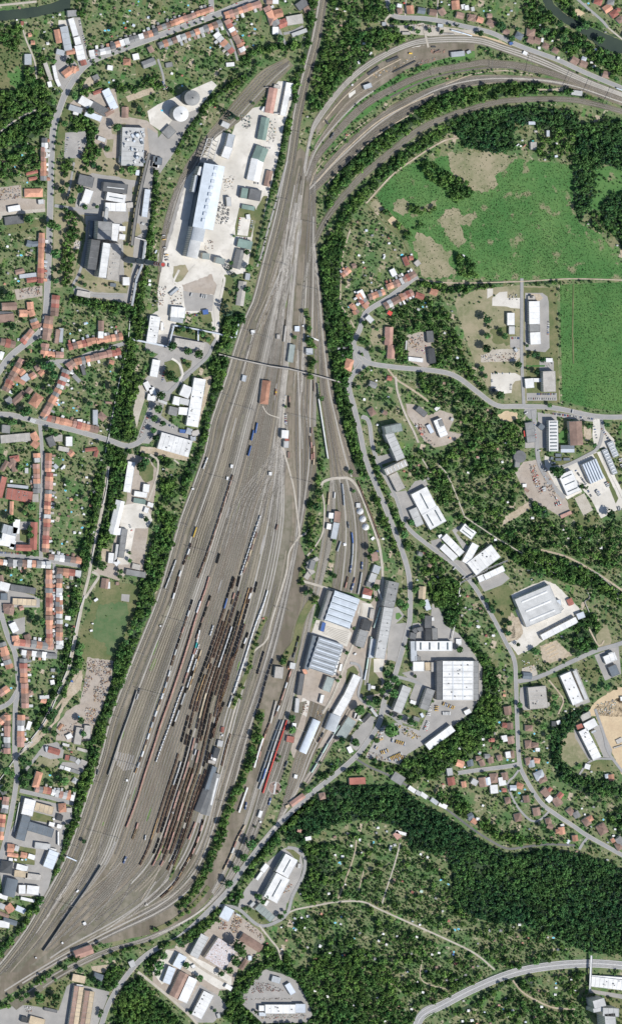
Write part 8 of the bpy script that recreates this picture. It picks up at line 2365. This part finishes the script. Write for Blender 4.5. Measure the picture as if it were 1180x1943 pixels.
def lowfreq():      # slow patchiness so gardens are not even
    yy = np.linspace(0, 38.99, HH+2*PAD); xx = np.linspace(0, 24.99, WW+2*PAD); iy = yy.astype(int); ix = xx.astype(int); fy = (yy-iy)[:,None]; fx = (xx-ix)[None,:]
    a = noise[iy][:,ix]; b = noise[iy][:,ix+1]; c_ = noise[iy+1][:,ix]; d = noise[iy+1][:,ix+1]
    return (a*(1-fx)+b*fx)*(1-fy)+(c_*(1-fx)+d*fx)*fy
lf = lowfreq()
block0 = block.copy()
block = dilate(block0, 2)
def pack(X, Y, lo, hi, p=1.0):
    r = lo+(hi-lo)*NR.rand(len(X))**p
    wx = (X-590)*S; wy = (971.5-Y)*S
    return np.stack([wx, wy, np.zeros(len(X)), r*S, NR.uniform(0, 6.28, len(X))], 1)
pt = dens_t.copy(); pt[(dens_t < .35)] *= .6+1.2*lf[(dens_t < .35)]
X, Y = grid_points(5.6, pt, kindm, (1,)); scatter_mesh('woodland', 'dense belts and clumps of green broadleaf woodland between the yards', 'woodland', pack(X, Y, 2.1, 6.2, 1.5), T_wood, 'foliage'); print('wood', len(X))
X, Y = grid_points(5.0, pt, kindm, (2,)); k = NR.rand(len(X)) < .82
scatter_mesh('forest', 'dark closed forest canopy on the south eastern and north eastern slopes', 'forest', pack(X[k], Y[k], 2.1, 5.6, 1.4), T_wood, 'foliagedark'); scatter_mesh('forest_conifers', 'darker pointed crowns mixed through the great forest', 'forest', pack(X[~k], Y[~k], 2.0, 3.0), T_con, 'foliageconifer'); print('forest', len(X))
X, Y = grid_points(7.2, np.minimum(pt*1.25, .45)*(dens_t < .8), kindm, (0, 1)); scatter_mesh('garden_trees', 'countless small fruit trees in the gardens and allotments', 'trees', pack(X, Y, 2.0, 3.9), T_wood, 'foliagegarden'); print('garden trees', len(X))
block = dilate(block0, 1)
pb = dens_b*(.45+1.1*lf)
PL = {'lawn_mat': MB(), 'terrain_mat': None, 'drygrass_mat': MB(), 'dirt_mat': MB(), 'scrub_mat': MB(), 'meadow_mat': MB()}
ux, uy = (.96, .28), (-.28, .96)
for i in range(-10, 120):
    for j in range(-20, 75):
        if R.random() < .25: continue
        s0, t0 = i*13+1, j*29+1; L1 = R.uniform(5, 11); t1 = R.uniform(2, 12); L2 = R.uniform(8, 26-t1)
        c4 = [(s0, t0+t1), (s0+L1, t0+t1), (s0+L1, t0+t1+L2), (s0, t0+t1+L2)]
        P4 = [(ux[0]*s+uy[0]*t, ux[1]*s+uy[1]*t) for s, t in c4]; cx, cy = sum(p[0] for p in P4)/4, sum(p[1] for p in P4)/4
        if not (0 < cx < WW and 0 < cy < HH): continue
        iy, ix = int(cy)+PAD, int(cx)+PAD
        if kindm[iy, ix] or dens_b[iy, ix] < .55: continue
        if any(block0[int(min(max(p[1], -PAD), HH+PAD-1))+PAD-(1 if p[1] > HH else 0), int(min(max(p[0], -PAD), WW+PAD-1))+PAD] for p in P4): continue
        m = R.choice(['lawn_mat','lawn_mat','drygrass_mat','dirt_mat','scrub_mat','scrub_mat','meadow_mat'])
        PL[m].poly([(*W(*p), .05) for p in P4][::-1])
for m, mb in PL.items():
    if mb: struct('garden_plots', mb.mesh('garden_plots', m))
# strong seams of planting along garden boundaries
yy, xx = np.mgrid[0:HH+2*PAD, 0:WW+2*PAD]
sv = ((xx*.96+yy*.28) % 13 < 2.2); sh = ((yy*.96-xx*.28) % 29 < 2.2)
pb = np.where((kindm == 0) & (dens_b > .5), pb*np.where(sv | sh, 1.3, .36), pb)
def blur(z_, n):
    for _ in range(n):
        z_ = (z_+np.roll(z_, 1, 0)+np.roll(z_, -1, 0)+np.roll(z_, 1, 1)+np.roll(z_, -1, 1))/5
    return z_
dens_b = np.where(kindm == 3, blur(dens_b, 60), dens_b)
X, Y = grid_points(2.6, dens_b*(.5+1.0*lf), kindm, (3,)); scatter_mesh('meadow_growth', 'low rough growth covering the meadows', 'meadow plants', pack(X, Y, .35, 1.25, 1.4), T_low, 'foliagelow'); print('meadow', len(X))
X, Y = grid_points(3.7, pb, kindm, (0, 1, 2)); scatter_mesh('bushes', 'bushes and hedges filling the gardens and verges', 'bushes', pack(X, Y, .8, 2.5, 1.6), T_bush, 'foliagegarden'); print('bushes', len(X))
# a few garden sheds the eye cannot separate from the rest of the plots
free = ~dilate(block0, 3)
n = 0
while n < 110:
    x, y = R.uniform(5, 1175), R.uniform(5, 1935); ix, iy = int(x)+PAD, int(y)+PAD
    if kindm[iy, ix] == 0 and dens_b[iy, ix] > .55 and free[iy, ix]:
        onehut(x, y, R.choice(['white','lightgrey','brown','grey','concrete','bluegrey','red']), R.uniform(2.6, 4.2)); n += 1

mb = MB(); hm = sorted({h[2] for h in HUTS})+['plaster']
for x, y, m, sz in HUTS:
    X, Y = W(x, y); l, w_ = sz*S/2, sz*S*.38; mb.box(X-l, X+l, Y-w_, Y+w_, 0, 2.5, len(hm)-1); n0 = len(mb.v)
    mb.prism([(Y-w_-.2, 2.5), (Y+w_+.2, 2.5), (Y, 3.5)], X-l-.2, X+l+.2, hm.index(m))
o = obj('allotment_huts', mb.mesh('allotment_huts', *hm)); o['kind'] = 'stuff'; o['label'] = 'the smallest huts scattered through the allotments'; o['category'] = 'sheds'
# ================================================================ LIGHT AND CAMERA
w = bpy.data.worlds.new('World'); bpy.context.scene.world = w; w.use_nodes = True
nt = w.node_tree; bg = nt.nodes['Background']; sky = nt.nodes.new('ShaderNodeTexSky'); sky.sky_type = 'NISHITA'; sky.sun_disc = False
EL, AZ = math.radians(50), math.radians(132)
sky.sun_elevation = EL; sky.sun_rotation = AZ
nt.links.new(sky.outputs[0], bg.inputs['Color']); bg.inputs['Strength'].default_value = .13
sun = bpy.data.objects.new('sun', bpy.data.lights.new('sun', 'SUN')); C.objects.link(sun)
sun.data.energy = 5.0; sun.data.angle = math.radians(.5); sun.data.color = (1, .95, .87)
from mathutils import Vector
d = Vector((math.sin(AZ)*math.cos(EL), math.cos(AZ)*math.cos(EL), math.sin(EL)))
sun.rotation_euler = d.to_track_quat('Z', 'Y').to_euler()
cam = bpy.data.objects.new('camera', bpy.data.cameras.new('camera')); C.objects.link(cam); bpy.context.scene.camera = cam
H = 12000.0; k = .45
ox, oy = -.97*k*H, .24*k*H
cam.location = (ox, oy, H); cam.rotation_euler = (0, 0, 0)
cd = cam.data; cd.sensor_fit = 'VERTICAL'; cd.sensor_height = 24; cd.sensor_width = 24; cd.lens = 24*H/(1943*S)
cd.shift_x = -ox/(1943*S); cd.shift_y = -oy/(1943*S)
cd.clip_start = 100; cd.clip_end = 40000
sc = bpy.context.scene; sc.view_settings.view_transform = 'Standard'; sc.view_settings.look = 'None'; sc.view_settings.exposure = 0; sc.view_settings.gamma = 1
finish_labels()
print('objects', len(bpy.data.objects), COUNT)
